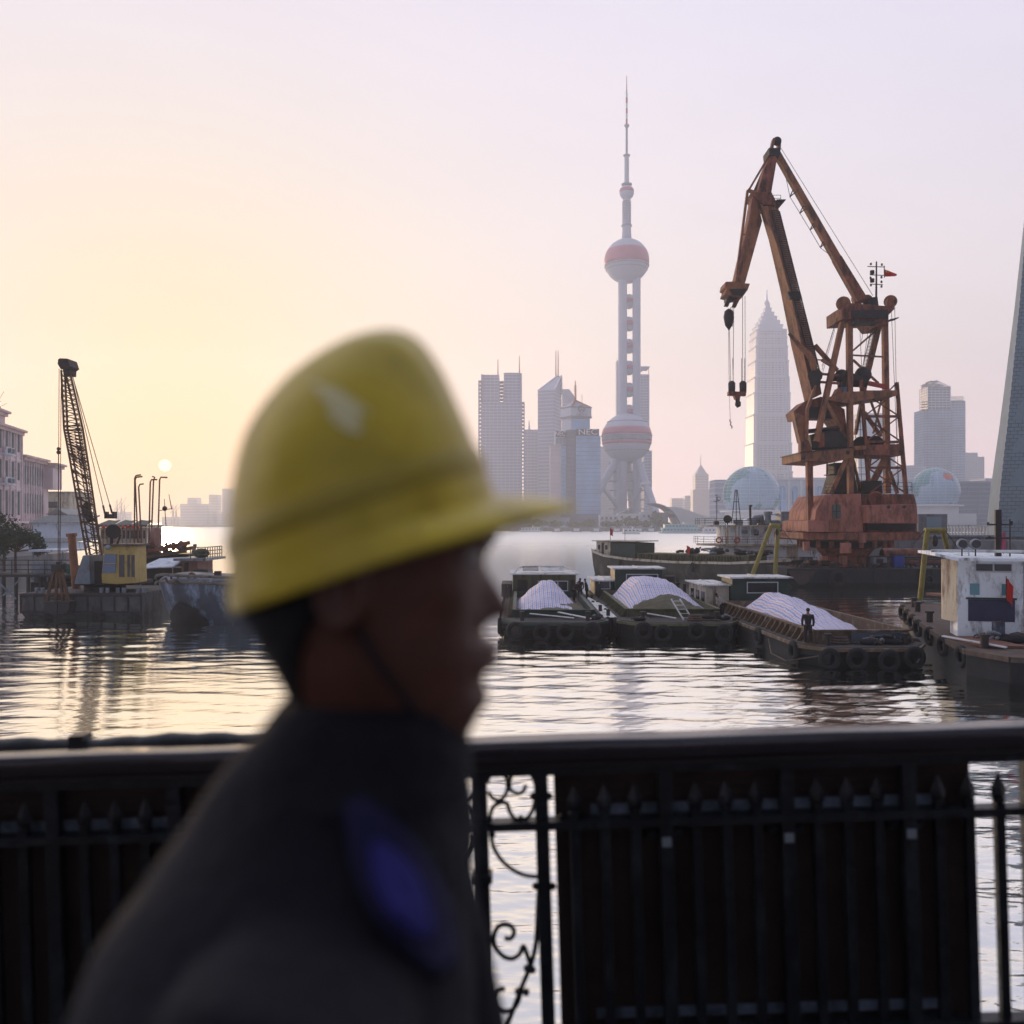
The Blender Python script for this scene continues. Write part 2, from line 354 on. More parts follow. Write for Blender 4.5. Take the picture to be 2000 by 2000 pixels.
def ball_prof(r, z, n=18, a0=-math.pi/2, a1=math.pi/2):
    return [(max(.02, r*math.cos(a0+(a1-a0)*i/n)), z+r*math.sin(a0+(a1-a0)*i/n)) for i in range(n+1)]
def tv_tower():
    Y = 940.0; cx = PX(1224, Y); s = Y/F
    t = Thing('television_tower', 'television tower of three columns through two big pink-banded spheres, topped by a needle mast', 'tower', (cx, Y, 2.6))
    z = lambda py: PZ(py, Y)-2.6
    part = lambda n, mb, m, p=None, **k: t.part(n, mb, m, p, **k)
    # columns
    cols = [(-8.6*s, -4, 8.6*s), (18.5*s, -4, 8.0*s), (3.5*s, 16, 8.0*s)]
    for i, (x, y, r) in enumerate([(-8.7*s, -3.5, 4.55), (18.7*s*.98, -3.5, 4.2), (-6.0*s, 10.5, 4.3)]):
        part('column', MB().tube((x, y, 0), (x, y, z(500)), r, n=20), m_conc, smooth='auto')
    for py in (588, 632, 675.5, 718, 761, 804):
        b = part('small_sphere', MB().lathe(ball_prof(7.6, z(py), 10), (2.6, 2.5, 0), 20), m_conc, smooth=True)
        part('pink_band', MB().lathe([(7.9, z(py)-1.4), (8.0, z(py)), (7.9, z(py)+2.2)], (2.6, 2.5, 0), 20), m_pink, b, smooth=True)
        part('floor_plate', MB().lathe([(9.0, z(py)-2.6), (9.0, z(py)-1.9)], (2.6, 2.5, 0), 20), m_steel, b)
    for py, r, nm in ((510, 43.4*s, 'upper_sphere'), (856, 48.6*s, 'lower_sphere')):
        b = part(nm, MB().lathe(ball_prof(r, z(py), 28), n=48), m_conc, smooth=True)
        if nm == 'upper_sphere':
            bands = ((-4, 20, m_pink), (-6.5, -5, m_steel))
            rr = lambda h: math.sqrt(max(0, r*r-h*h))
            part('pink_band', MB().lathe([(rr(h)+.25, z(py)+h) for h in (-4, -1, 2, 5, 8, 11)], n=48), m_pink, b, smooth=True)
            part('ring_ledge', MB().lathe([(rr(-5.2)+.7, z(py)-6.0), (rr(-5.2)+.9, z(py)-5.4), (rr(-5.2)+.7, z(py)-4.6)], n=48), m_steel, b)
            part('ring_ledge', MB().lathe([(rr(-9)+.5, z(py)-9.4), (rr(-9)+.6, z(py)-9)], n=48), m_steel, b)
        else:
            rr = lambda h: math.sqrt(max(0, r*r-h*h))
            part('pink_band', MB().lathe([(rr(h)+.35, z(py)+h) for h in (3.0, 5.5, 8, 10.5)], n=48), m_pink, b, smooth=True)
            part('pink_band', MB().lathe([(rr(h)+.25, z(py)+h) for h in (-6.5, -5, -3.5)], n=48), m_pink, b, smooth=True)
            part('dark_band', MB().lathe([(rr(h)+.15, z(py)+h) for h in (-3.3, -1, 1.5, 2.8)], n=48), m_steel, b, smooth=True)
            part('ring_ledge', MB().lathe([(rr(2.5)+.9, z(py)+2.0), (rr(2.5)+1.0, z(py)+2.7)], n=48), m_conc, b)
            for k in range(44):
                a = 2*math.pi*(k+.5)/44; h = 16.5; part('porthole', MB().sphere((rr(h)*math.cos(a), rr(h)*math.sin(a), z(py)+h), .75, 6, 4), m_fd, b)
            for k in range(22):
                a = math.pi+math.pi*(k+.5)/22; h = -13; part('porthole', MB().sphere((rr(h)*math.cos(a), rr(h)*math.sin(a), z(py)+h), .6, 6, 4), m_fd, b)
    # shaft above the upper sphere
    sh = part('upper_shaft', MB().lathe([(9.6*s, z(470)), (8.2*s, z(441)), (7.7*s, z(400)), (7.5*s, z(388))], n=24), m_conc, smooth=True)
    q = MB()
    for k in range(15): q.lathe([(8.7*s, z(394+3.2*k)), (8.7*s, z(395+3.2*k))], n=20)
    part('shaft_rings', q, m_steel, sh)
    part('ring_ledge', MB().lathe([(10.5*s, z(442)), (10.5*s, z(440))], n=24), m_steel, sh)
    c = part('crown_sphere', MB().lathe(ball_prof(14.3*s, z(376), 16), n=28), m_conc, smooth=True)
    part('pink_band', MB().lathe([(14.2*s, z(377)), (14.5*s, z(373)), (13.2*s, z(369))], n=28), m_pink, c, smooth=True)
    part('ring_ledge', MB().lathe([(8*s, z(362)), (10.5*s, z(361)), (10.5*s, z(359.5))], n=24), m_steel, c)
    part('mast_base', MB().tube((0, 0, z(362)), (0, 0, z(304)), 4.6*s, 4.4*s, 16), m_conc, smooth='auto')
    part('ring_ledge', MB().lathe([(6.5*s, z(305)), (7*s, z(303))], n=20), m_steel)
    ms = part('antenna_mast', MB().tube((0, 0, z(304)), (0, 0, z(246)), 2.3*s, 2.1*s, 12), m_steel)
    part('ring_ledge', MB().lathe([(3*s, z(249)), (5.3*s, z(246)), (5*s, z(244))], n=20), m_steel, ms)
    ys = [244, 233, 222, 212, 202, 191, 180]
    for i in range(6): part('mast_section', MB().tube((0, 0, z(ys[i])), (0, 0, z(ys[i+1])), 1.9*s, n=10), (m_redp, m_whp)[i % 2], ms)
    part('needle_tip', MB().tube((0, 0, z(180)), (0, 0, z(148)), 1.2*s, .5*s, 8), m_redp, ms)
    # splayed legs and struts under the lower sphere
    def pt(px, py, dy): return ((px-1224)*s, dy, z(py))
    for a, b, r in ((pt(1206, 893, -2), pt(1139, 1008, -20), 3.9), (pt(1243, 893, -2), pt(1270, 1008, -42), 3.9), (pt(1226, 880, 6), pt(1250, 1010, 55), 3.9)):
        part('inclined_leg', MB().tube(a, b, r, n=16), m_conc, smooth='auto')
    part('thin_strut', MB().tube(pt(1175, 953, -12), pt(1205, 990, -5), 2.0, n=12), m_conc, smooth='auto')
    part('thin_strut', MB().tube(pt(1249, 953, -12), pt(1233, 990, -5), 2.0, n=12), m_conc, smooth='auto')
    part('white_drum', MB().tube(pt(1244, 948, -24), pt(1264, 948, -24), 4*s, n=14), m_whp, smooth='auto')
    part('base_shaft', MB().tube((-16*s, 0, 0), (-16*s, 0, z(870)), 5.5, n=20), m_conc, smooth='auto')
    q = MB()
    for k in range(6): q.box(-18, 18, -5, 6, z(905+k*18), z(903+k*18))
    part('floor_plates', q, m_steel)
tv_tower()

def block(name, label, cat, pl, pr, py, Y, dep, wall, line=None, fl=3.6, mul=3.2, yaw=0, base=2.6, group=None, fins=True, th=None, zb=None):
    """a slab building: wall box, thin proud floor bands and fins"""
    x0, x1 = PX(pl, Y), PX(pr, Y); cx = (x0+x1)/2; wd = x1-x0; top = PZ(py, Y)-base
    t = th or Thing(name, label, cat, (cx, Y, base), R(yaw), group)
    ox = 0 if th is None else cx-th.o.x; oy = 0 if th is None else Y-th.o.y
    z0 = 0 if zb is None else PZ(zb, Y)-base
    wpart = t.part('wall' if th is None else 'wing', MB().box(ox-wd/2, ox+wd/2, oy, oy+dep, z0, top), wall)
    if line:
        q = MB(); z = z0+fl
        while z < top-.2: q.box(ox-wd/2-.22, ox+wd/2+.22, oy-.22, oy+dep+.22, z, z+fl*.28); z += fl
        if q.v: t.part('floor_bands', q, line, wpart)
        if fins:
            q = MB(); n = max(2, int(wd/mul))
            for i in range(n+1):
                x = ox-wd/2+wd*i/n; q.box(x-.25, x+.25, oy-.5, oy-.24, z0, top)
            n = max(2, int(dep/mul))
            for i in range(n+1):
                y = oy+dep*i/n
                for xx in (ox-wd/2, ox+wd/2): q.box(xx-.5 if xx < ox else xx+.24, xx-.24 if xx < ox else xx+.5, y-.25, y+.25, z0, top)
            t.part('fins', q, line, wpart)
    return t

# twin stepped tower with open lattice edges
Y = 1000.0
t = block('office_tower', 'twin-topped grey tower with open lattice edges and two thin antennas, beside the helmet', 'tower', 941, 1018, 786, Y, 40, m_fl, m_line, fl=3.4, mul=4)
for a, b, c in ((941, 974, 732), (985, 1016, 728)): block('', '', '', a, b, c, Y+2, 30, m_fl, m_line, fl=3.4, mul=4, th=t, zb=786)
def lattice(t, pl, pr, p0, p1, Y, n, name='lattice_frame', mat=m_fl, dep=14):
    q = MB(); x0, x1 = PX(pl, Y)-t.o.x, PX(pr, Y)-t.o.x; z1, z0 = PZ(p0, Y)-t.o.z, PZ(p1, Y)-t.o.z; y = Y-t.o.y
    for xx in (x0, x1): q.box(xx-.5, xx+.5, y-.5, y+.5, z0, z1); q.box(xx-.5, xx+.5, y+dep-.5, y+dep+.5, z0, z1)
    for i in range(n+1):
        z = z0+(z1-z0)*i/n; q.box(x0-.5, x1+.5, y-.4, y+dep+.4, z-.5, z+.5)
    t.part(name, q, mat)
lattice(t, 935, 940, 744, 1000, Y, 34); lattice(t, 1019, 1024, 786, 1000, Y, 30); lattice(t, 975, 984, 745, 786, Y, 6); lattice(t, 1016, 1018.5, 730, 786, Y, 9); lattice(t, 940.5, 943, 732, 786, Y, 9)
for px, a, b in ((972.5, 701, 740), (1014.6, 694, 730), (935, 744, 752)): t.part('antenna', MB().tube((PX(px, Y)-t.o.x, 3, PZ(b, Y)-2.6), (PX(px, Y)-t.o.x, 3, PZ(a, Y)-2.6), .8, .4, 6), m_redp)
# low one between
t = block('office_block', 'low pale hazy block between the lattice-edged tower and the wedge-topped tower', 'building', 1024, 1050, 839, 1080, 30, m_fl, m_line)
t.part('antenna', MB().tube((-2, 4, PZ(842, 1080)-2.6), (-2, 4, PZ(820, 1080)-2.6), 1.6, .4, 6), m_line)
# wedge topped tower
Y = 1080.0
t = Thing('wedge_tower', 'grey tower with a slanted wedge roof rising to a point and two needle antennas', 'tower', (PX(1066, Y), Y, 2.6))
xa, xb, xc = PX(1050.5, Y)-t.o.x, PX(1082, Y)-t.o.x, PX(1099, Y)-t.o.x
z = lambda p: PZ(p, Y)-2.6
ft = [(xa, 0, 0), (xb, -8, 0), (xc, 26, 0), (xa+8, 34, 0)]
q = MB(); tops = [z(763), z(763), z(727), z(727)]
xp = PX(1091, Y)-t.o.x
q.add(ft+[(ft[0][0], 0, z(763)), (ft[1][0], -8, z(763)), (xc, 26, z(727)), (xp, 30, z(727))], [(0, 1, 5, 4), (1, 2, 6, 5), (2, 3, 7, 6), (3, 0, 4, 7), (4, 5, 6, 7), (0, 3, 2, 1)])
wt = t.part('wall', q, m_fl)
q = MB(); zz = 6
while zz < z(765):
    q.prism([(xa-.3, -.1, zz), (xb, -8.3, zz), (xc+.4, 26, zz), (xc+.2, 26.4, zz), (xa+4, 34, zz)], (0, 0, 1.0)); zz += 4.2
t.part('floor_bands', q, m_line, wt)
q = MB(); zz = z(765)
k = 0
while zz < z(729): f = (zz-z(763))/(z(727)-z(763)); q.box(xc-1.5, xc+.6, 8*f+10, 26.5, zz, zz+1.2); zz += 3.2
t.part('floor_bands', q, m_line, wt)
t.part('roof_edge', MB().beam((xa, -.5, z(763)), (xp, 28, z(726.5)), 1.2).beam((xb, -8.3, z(763)), (xc, 26, z(726.5)), 1.4).beam((xa, -.5, z(763)), (xb, -8.3, z(763)), 1.2), m_line)
for px in (1088, 1092.5): t.part('antenna', MB().tube((PX(px, Y)-t.o.x, 28, z(728)), (PX(px, Y)-t.o.x, 28, z(676)), .9, .45, 6), m_redp)
# block behind with one sloping shoulder
Y = 1150.0
t = Thing('office_building', 'pale office slab with one sloping shoulder behind the pyramid-roofed building', 'building', (PX(1110, Y), Y, 2.6))
z = lambda p: PZ(p, Y)-2.6; X_ = lambda p: PX(p, Y)-t.o.x
wt = t.part('wall', MB().prism([(X_(1098), 0, 0), (X_(1126), 0, 0), (X_(1126), 0, z(780)), (X_(1112), 0, z(760)), (X_(1098), 0, z(760))], (0, 24, 0)), m_fl)
q = MB()
for i in range(40): q.box(X_(1098)-.2, X_(1126)+.2, -.3, -.02, 6+i*4.0, 7.2+i*4.0) if 7.2+i*4 < z(782) else None
t.part('floor_bands', q, m_line, wt)
# pyramid roofed building with the round emblem
Y = 900.0
t = Thing('hotel_tower', 'pyramid-roofed tower with a round emblem and red mast, just behind the blue glass office', 'tower', (PX(1126, Y), Y, 2.6))
z = lambda p: PZ(p, Y)-2.6; X_ = lambda p: PX(p, Y)-t.o.x
bx = [(X_(1098), 6), (X_(1115), -6), (X_(1152), 0), (X_(1138), 22)]
wt = t.part('wall', MB().prism([(x, y, 0) for x, y in bx], (0, 0, z(816))), m_fw)
t.part('glass_wall', MB().box(X_(1116), X_(1151), -6.6, -5.9, z(1000), z(820)), m_fg, wt)
b2 = [(X_(1095.5), 6), (X_(1114), -8), (X_(1155), -1), (X_(1140), 24)]
cr = t.part('crown', MB().prism([(x, y, z(816)) for x, y in b2], (0, 0, z(797)-z(816))), m_fw)
t.part('cornice', MB().prism([(x*1.03, y*1.03-.4, z(817)) for x, y in b2], (0, 0, 1.6)).prism([(x*1.03, y*1.03-.4, z(797.5)) for x, y in b2], (0, 0, 1.2)), m_dl, cr)
v = [(x, y, z(796.5)) for x, y in b2]+[(X_(1124), 6, z(780))]
rf = t.part('roof', MB().add(v, [(0, 1, 4), (1, 2, 4), (2, 3, 4), (3, 0, 4), (0, 3, 2, 1)]), m_fd)
t.part('roof_lattice', MB().beam(v[4], v[1], 1.2).beam(v[4], v[2], 1.4).beam((X_(1137), 2, z(790)), (X_(1137), 2, z(770)), .5), m_redp, rf)
mm = t.part('antenna_mast', MB().tube((X_(1124.6), 6, z(782)), (X_(1124.6), 6, z(742)), .8, .5, 6), m_redp)
q = MB()
for i in range(8): q.box(X_(1122), X_(1127), 4.6, 7.4, z(778-i*3.6), z(777-i*3.6))
t.part('mast_platforms', q, m_redp, mm)
em = MB().torus((X_(1135), -6.2, z(799.5)), 3.3, .42, 'y', 24, 6)
c0 = (X_(1135), -6.2, z(799.5))
def seg(a, b): em.beam((c0[0]+a[0], c0[1], c0[2]+a[1]), (c0[0]+b[0], c0[1], c0[2]+b[1]), .6)
for a, b in (((-1.3, 3.0), (0, .5)), ((0, .5), (1.3, 3.0)), ((-2.7, 1.5), (-1.3, -2.6)), ((-1.3, -2.6), (0, -.1)), ((0, -.1), (1.3, -2.6)), ((1.3, -2.6), (2.7, 1.5))): seg(a, b)
t.part('emblem', em, m_dl, cr)
tx = xf(text_mb('上海大众', 3.0, .2), Matrix.Translation((X_(1135), -6.6, z(812))) @ Matrix.Rotation(R(90), 4, 'X'))
t.part('roof_sign', tx, m_dl, cr)
# blue glass office with letters
Y = 820.0
t = Thing('glass_office', 'blue glass office tower with white letters on a dark band round its top', 'building', (PX(1125, Y), Y, 2.6))
z = lambda p: PZ(p, Y)-2.6; X_ = lambda p: PX(p, Y)-t.o.x
def wing(name, a, b, top, y0, y1, m, fl=3.8, line=m_dl):
    w_ = t.part(name, MB().box(X_(a), X_(b), y0, y1, 0, z(top)), m)
    q = MB(); zz = fl
    while zz < z(top)-.5: q.box(X_(a)-.12, X_(b)+.12, y0-.15, y1+.1, zz, zz+.35); zz += fl
    t.part('floor_bands', q, line, w_); return w_
w1 = wing('glass_wing', 1125.5, 1173, 851, 0, 30, m_fg)
w2 = wing('dark_wing', 1107, 1125.4, 838, 6, 30, m_fd)
w3 = wing('blue_wing', 1098, 1106.9, 868, 10, 30, m_fg)
w4 = wing('pink_wing', 1076, 1097.9, 866, 14, 30, m_fp, line=m_line)
w5 = t.part('crown', MB().box(X_(1086), X_(1106.5), 13, 29, z(866), z(839)), m_fw)
q = MB()
for i in range(7): q.box(X_(1087.5+i*2.7), X_(1088.7+i*2.7), 12.7, 12.99, z(864), z(853))
t.part('crown_slots', q, m_fd, w5)
sg = t.part('sign_band', MB().box(X_(1126), X_(1170), -1.0, 29, z(850.5), z(838)), M('sign_blue', (.03, .05, .12), .5, bump=0))
m_let = M('sign_white', (.85, .85, .85), .5, bump=0, var=.03)
t.part('letters', xf(text_mb('NEC', 7.0, .2), Matrix.Translation((X_(1148), -1.4, z(844.3))) @ Matrix.Rotation(R(90), 4, 'X') @ Matrix.Diagonal((1.28, 1, 1, 1))), m_let, sg)
sg = t.part('sign_band', MB().box(X_(1086), X_(1106), 11.6, 12.9, z(850.5), z(839)), M('sign_grey', (.10, .12, .2), .5, bump=0))
t.part('letters', xf(text_mb('NEC', 5.6, .2), Matrix.Translation((X_(1095.5), 11.2, z(845))) @ Matrix.Rotation(R(90), 4, 'X') @ Matrix.Diagonal((.85, 1, 1, 1))), m_let, sg)
t.part('podium', MB().box(X_(1095), X_(1168), -14, -1, 0, z(1004)), m_fd)
# dark shed with chinese lettering
Y = 800.0
t = Thing('riverside_warehouse', 'low dark riverside warehouse with large white Chinese characters', 'building', (PX(1000, Y), Y+45, 2.6))
t.o = Vector((PX(1000, Y), Y+45, 2.6)); Y = Y+45
z = lambda p: PZ(p, Y)-2.6; X_ = lambda p: PX(p, Y)-t.o.x
wt = t.part('wall', MB().box(X_(960), X_(1038), 0, 18, 0, z(997.5)), m_fd)
t.part('letters', xf(text_mb('集团', 8.4, .2), Matrix.Translation((X_(1004), -.5, z(1008))) @ Matrix.Rotation(R(90), 4, 'X')), m_let, wt)
t.part('roof_edge', MB().box(X_(959), X_(1039), -.5, 18.5, z(998), z(996.6)), m_dl)
# low riverside buildings near the tower foot
Y = 800.0
def lowhouse(label, pl, pr, py, Y, dep, wall, rows, cols, gable=None, group='low white houses at the tower foot'):
    t = Thing('riverside_house', label, 'house', (PX((pl+pr)/2, Y), Y, 2.6), 0, group)
    X_ = lambda p: PX(p, Y)-t.o.x; z = lambda p: PZ(p, Y)-2.6
    wt = t.part('wall', MB().box(X_(pl), X_(pr), 0, dep, 0, z(py)), wall)
    if gable:
        g = [(X_(gable[0]), -.2, z(py)), (X_(gable[1]), -.2, z(py)), (X_((gable[0]+gable[1])/2), -.2, z(gable[2]))]
        t.part('roof', MB().prism(g, (0, dep+.4, 0)), M('roof_grey', (.3, .3, .33), .8, bump=0))
    for r in range(rows):
        for c in range(cols):
            cx_ = X_(pl+(pr-pl)*(c+.5)/cols); cz = z(py)*(.25+.5*r/max(1, rows-1)) if rows > 1 else z(py)*.5
            t.part('window', MB().box(cx_-1.0, cx_+1.0, -.15, -.02, cz-1.1, cz+1.1), m_fd, wt)
lowhouse('long pale house with two rows of small square windows left of the tower foot', 1172, 1206, 1006, 770, 14, m_fw, 2, 4)
lowhouse('white gabled house with six small windows directly below the television tower', 1207, 1252, 1003, 768, 14, m_whp, 2, 3, (1210, 1240, 995))
lowhouse('plain pale house right of the gabled house at the tower foot', 1253, 1272, 1000, 766, 14, m_fw, 2, 2)
lowhouse('low grey-blue shed row at the foot of the blue glass office', 1062, 1112, 1010, 790, 14, m_fl, 1, 6)
lowhouse('low dark building at the waterline below the dark glass wing', 1113, 1168, 1013, 788, 12, m_fd, 1, 5)
# towers behind the tv tower
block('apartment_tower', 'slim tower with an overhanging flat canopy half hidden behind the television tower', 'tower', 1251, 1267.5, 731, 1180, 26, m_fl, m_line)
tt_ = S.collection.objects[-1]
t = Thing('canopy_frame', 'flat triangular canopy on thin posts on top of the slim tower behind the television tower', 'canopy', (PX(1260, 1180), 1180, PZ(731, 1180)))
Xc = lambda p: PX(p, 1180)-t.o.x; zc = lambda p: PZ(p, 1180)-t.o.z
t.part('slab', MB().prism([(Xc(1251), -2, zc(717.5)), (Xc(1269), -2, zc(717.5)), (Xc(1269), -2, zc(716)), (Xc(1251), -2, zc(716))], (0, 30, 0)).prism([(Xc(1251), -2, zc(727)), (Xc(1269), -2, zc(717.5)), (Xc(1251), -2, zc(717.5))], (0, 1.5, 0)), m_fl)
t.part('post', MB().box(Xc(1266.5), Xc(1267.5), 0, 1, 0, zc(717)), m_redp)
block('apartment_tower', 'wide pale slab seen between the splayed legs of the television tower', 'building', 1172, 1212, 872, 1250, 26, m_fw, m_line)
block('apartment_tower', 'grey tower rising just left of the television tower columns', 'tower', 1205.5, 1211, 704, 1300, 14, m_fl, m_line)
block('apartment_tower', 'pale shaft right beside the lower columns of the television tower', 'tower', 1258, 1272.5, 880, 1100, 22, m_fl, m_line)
# curved shell hall
Y = 800.0
t = Thing('shell_hall', 'low hall under a big sweeping curved shell roof right of the television tower', 'hall', (PX(1300, Y), Y, 2.6))
X_ = lambda p: PX(p, Y)-t.o.x; z = lambda p: PZ(p, Y)-2.6
arc = [(1275, 982.5), (1285, 984), (1295, 987), (1304, 992), (1312, 999), (1319, 1008), (1327, 1024)]
rows = [[(X_(a), yy, z(b)) for a, b in arc] for yy in (-6, 0, 20, 34)]
q = MB().prism([(X_(a), -6, z(b)) for a, b in arc]+[(X_(a), -6, z(b)-1.1) for a, b in arc[::-1]], (0, 40, 0))
t.part('shell_roof', q, m_dl)
t.part('white_shell', MB().prism([(X_(a), -2, z(b)) for a, b in ((1300, 990), (1322, 990), (1345, 997), (1370, 1006), (1395, 1014), (1395, 1030), (1325, 1030), (1318, 1008))], (0, 30, 0)), m_whp)
t.part('glass_front', MB().box(X_(1277), X_(1305), 0, 10, 0, z(1001)), m_fd)
# trees on the far embankment
m_leaf = M('far_leaf', (.07, .10, .05), .9, bump=0, var=.4, scale=.4)
def fartree(px, Y, h, wd, label):
    t = Thing('embankment_tree', label, 'tree', (PX(px, Y), Y, 2.6), 0, 'trees on the far embankment')
    q = MB(); rng = random.Random(px)
    for i in range(260):
        a = rng.random()*6.28; rr = rng.random()**.5*wd*.5; hh = rng.random(); f = math.sin(math.pi*min(1, .15+hh*.85))
        p = Vector((rr*f*math.cos(a), rr*f*math.sin(a), h*(.25+.75*hh))); s = .5+rng.random()*.7
        u = Vector((rng.uniform(-1, 1), rng.uniform(-1, 1), rng.uniform(-1, 1))).normalized(); v_ = u.orthogonal().normalized()
        q.add([p-u*s, p+v_*s, p+u*s, p-v_*s], [(0, 1, 2, 3)])
    t.part('crown', q, m_leaf, fix=False); t.part('trunk', MB().tube((0, 0, 0), (0, 0, h*.5), .4, .2, 6), m_dl)
for i, (px, h, wd) in enumerate([(1227, 9, 16), (1241, 8, 12), (1280, 14, 13), (1290, 9, 9), (1150, 7, 14), (1185, 6, 12), (1206, 6, 10), (1085, 6, 18), (1120, 5, 16), (1262, 6, 9), (1048, 7, 20), (1300, 5, 10)]):
    fartree(px, 745+i % 3*3, h, wd, ['round dark tree in front of the gabled white house', 'bushy tree at the right corner of the gabled house', 'tallest dark tree beside the curved shell hall', 'lower tree just right of the tallest embankment tree',
        'low tree below the right edge of the blue glass office', 'small tree in front of the long pale house', 'tree between the long pale house and the gabled house', 'wide low tree below the pink wing of the glass office', 'flat wide tree below the dark wing of the glass office',
        'tree in front of the plain pale house', 'wide tree right of the warehouse with characters', 'small tree left of the white ferry'][i])
# Jin Mao style stepped tower
def stepped():
    Y = 1617.0
    t = Thing('stepped_skyscraper', 'pale tiered skyscraper with a stepped pagoda crown and spire behind the left globe', 'skyscraper', (PX(1500, Y), Y, 2.6))
    z = lambda p: PZ(p, Y)-2.6; X_ = lambda p: PX(p, Y)-t.o.x; s = Y/F
    tiers = [(1021, 38.5), (922, 37.5), (867, 36.5), (812, 35), (770, 34), (740, 32.6), (708, 31.2), (680, 30), (662, 29.2), (648, 28.6)]
    crown = [(638, 24), (629, 19.5), (620, 15), (611, 10.5), (602, 6.5), (594, 4)]
    m_j = M('skyscraper_silver', (.68, .75, .90), .45, bump=0, var=.05, scale=.05)
    allt = tiers+crown
    for i in range(len(allt)-1):
        a, hw = allt[i]; b = allt[i+1][0]; hw = allt[i+1][1]*s if i >= 9 else (hw+allt[i+1][1])/2*s
        cxx = X_(1500 if i < 9 else 1499)
        q = MB(); c = hw*.18
        poly = [(cxx-hw+c, -hw), (cxx+hw-c, -hw), (cxx+hw, -hw+c), (cxx+hw, hw-c), (cxx+hw-c, hw), (cxx-hw+c, hw), (cxx-hw, hw-c), (cxx-hw, -hw+c)]
        q.prism([(x, y, z(a)) for x, y in poly], (0, 0, z(b)-z(a)))
        tp = t.part('tier', q, m_j)
        q = MB(); q.prism([(cxx+(x-cxx)*1.04, y*1.04, z(b)-2.4) for x, y in poly], (0, 0, 2.2))
        t.part('cornice', q, m_line, tp)
        if i < 9:
            q = MB()
            for f in (-.92, -.72, -.55, -.3, -.12, .12, .3, .55, .72, .92): q.box(cxx+f*hw-1.2, cxx+f*hw+1.2, -hw-.9, -hw+.3, z(a), z(b)-2)
            t.part('fins', q, m_line, tp)
            q = MB(); zz = z(a)+3
            while zz < z(b)-3: q.box(cxx-hw+c, cxx+hw-c, -hw-.2, -hw, zz, zz+1.0); zz += 4
            t.part('window_bands', q, m_fd, tp)
    sp = t.part('spire', MB().tube((X_(1498), 0, z(596)), (X_(1498), 0, z(588)), 4.2, 3.4, 8).tube((X_(1498), 0, z(588)), (X_(1498), 0, z(566)), 1.5, .5, 8), m_j)
    t.part('spire_crown', MB().lathe([(3, z(597)), (5, z(592)), (3, z(590))], (X_(1498), 0, 0), 8), m_line, sp)
stepped()
# small distant skyline
sk = [('hazy pointed tower standing alone between the curved hall and the left globe', 1358, 1384, 926, 2000), ('faint block on the left of the pointed hazy tower', 1338, 1354, 968, 2150), ('faint low blocks at the far left of the pointed hazy tower', 1312, 1337, 973, 2200),
      ('pale block peeping out left of the left globe', 1397, 1420, 937, 1000), ('faint slab directly behind the left edge of the left globe', 1418, 1425, 940, 1100)]
for lab, a, b, c, Y in sk:
    t = block('distant_building', lab, 'building', a, b, c, Y, 30, m_fl, m_line, fl=6, fins=False, group='hazy buildings of the far skyline')
    if Y == 2000:
        z = lambda p: PZ(p, Y)-2.6; X_ = lambda p: PX(p, Y)-t.o.x
        v = [(X_(1360), 0, z(926)), (X_(1382), 0, z(926)), (X_(1382), 26, z(926)), (X_(1360), 26, z(926)), (X_(1371), 13, z(906))]
        t.part('roof', MB().add(v, [(0, 1, 4), (1, 2, 4), (2, 3, 4), (3, 0, 4), (3, 2, 1, 0)]), m_fl)
        t.part('spire', MB().tube((X_(1371), 13, z(910)), (X_(1371), 13, z(888)), 1.2, .5, 6), m_fl)
        t.part('shoulder', MB().box(X_(1353.5), X_(1387.5), -1, 28, 0, z(956)), m_fl)
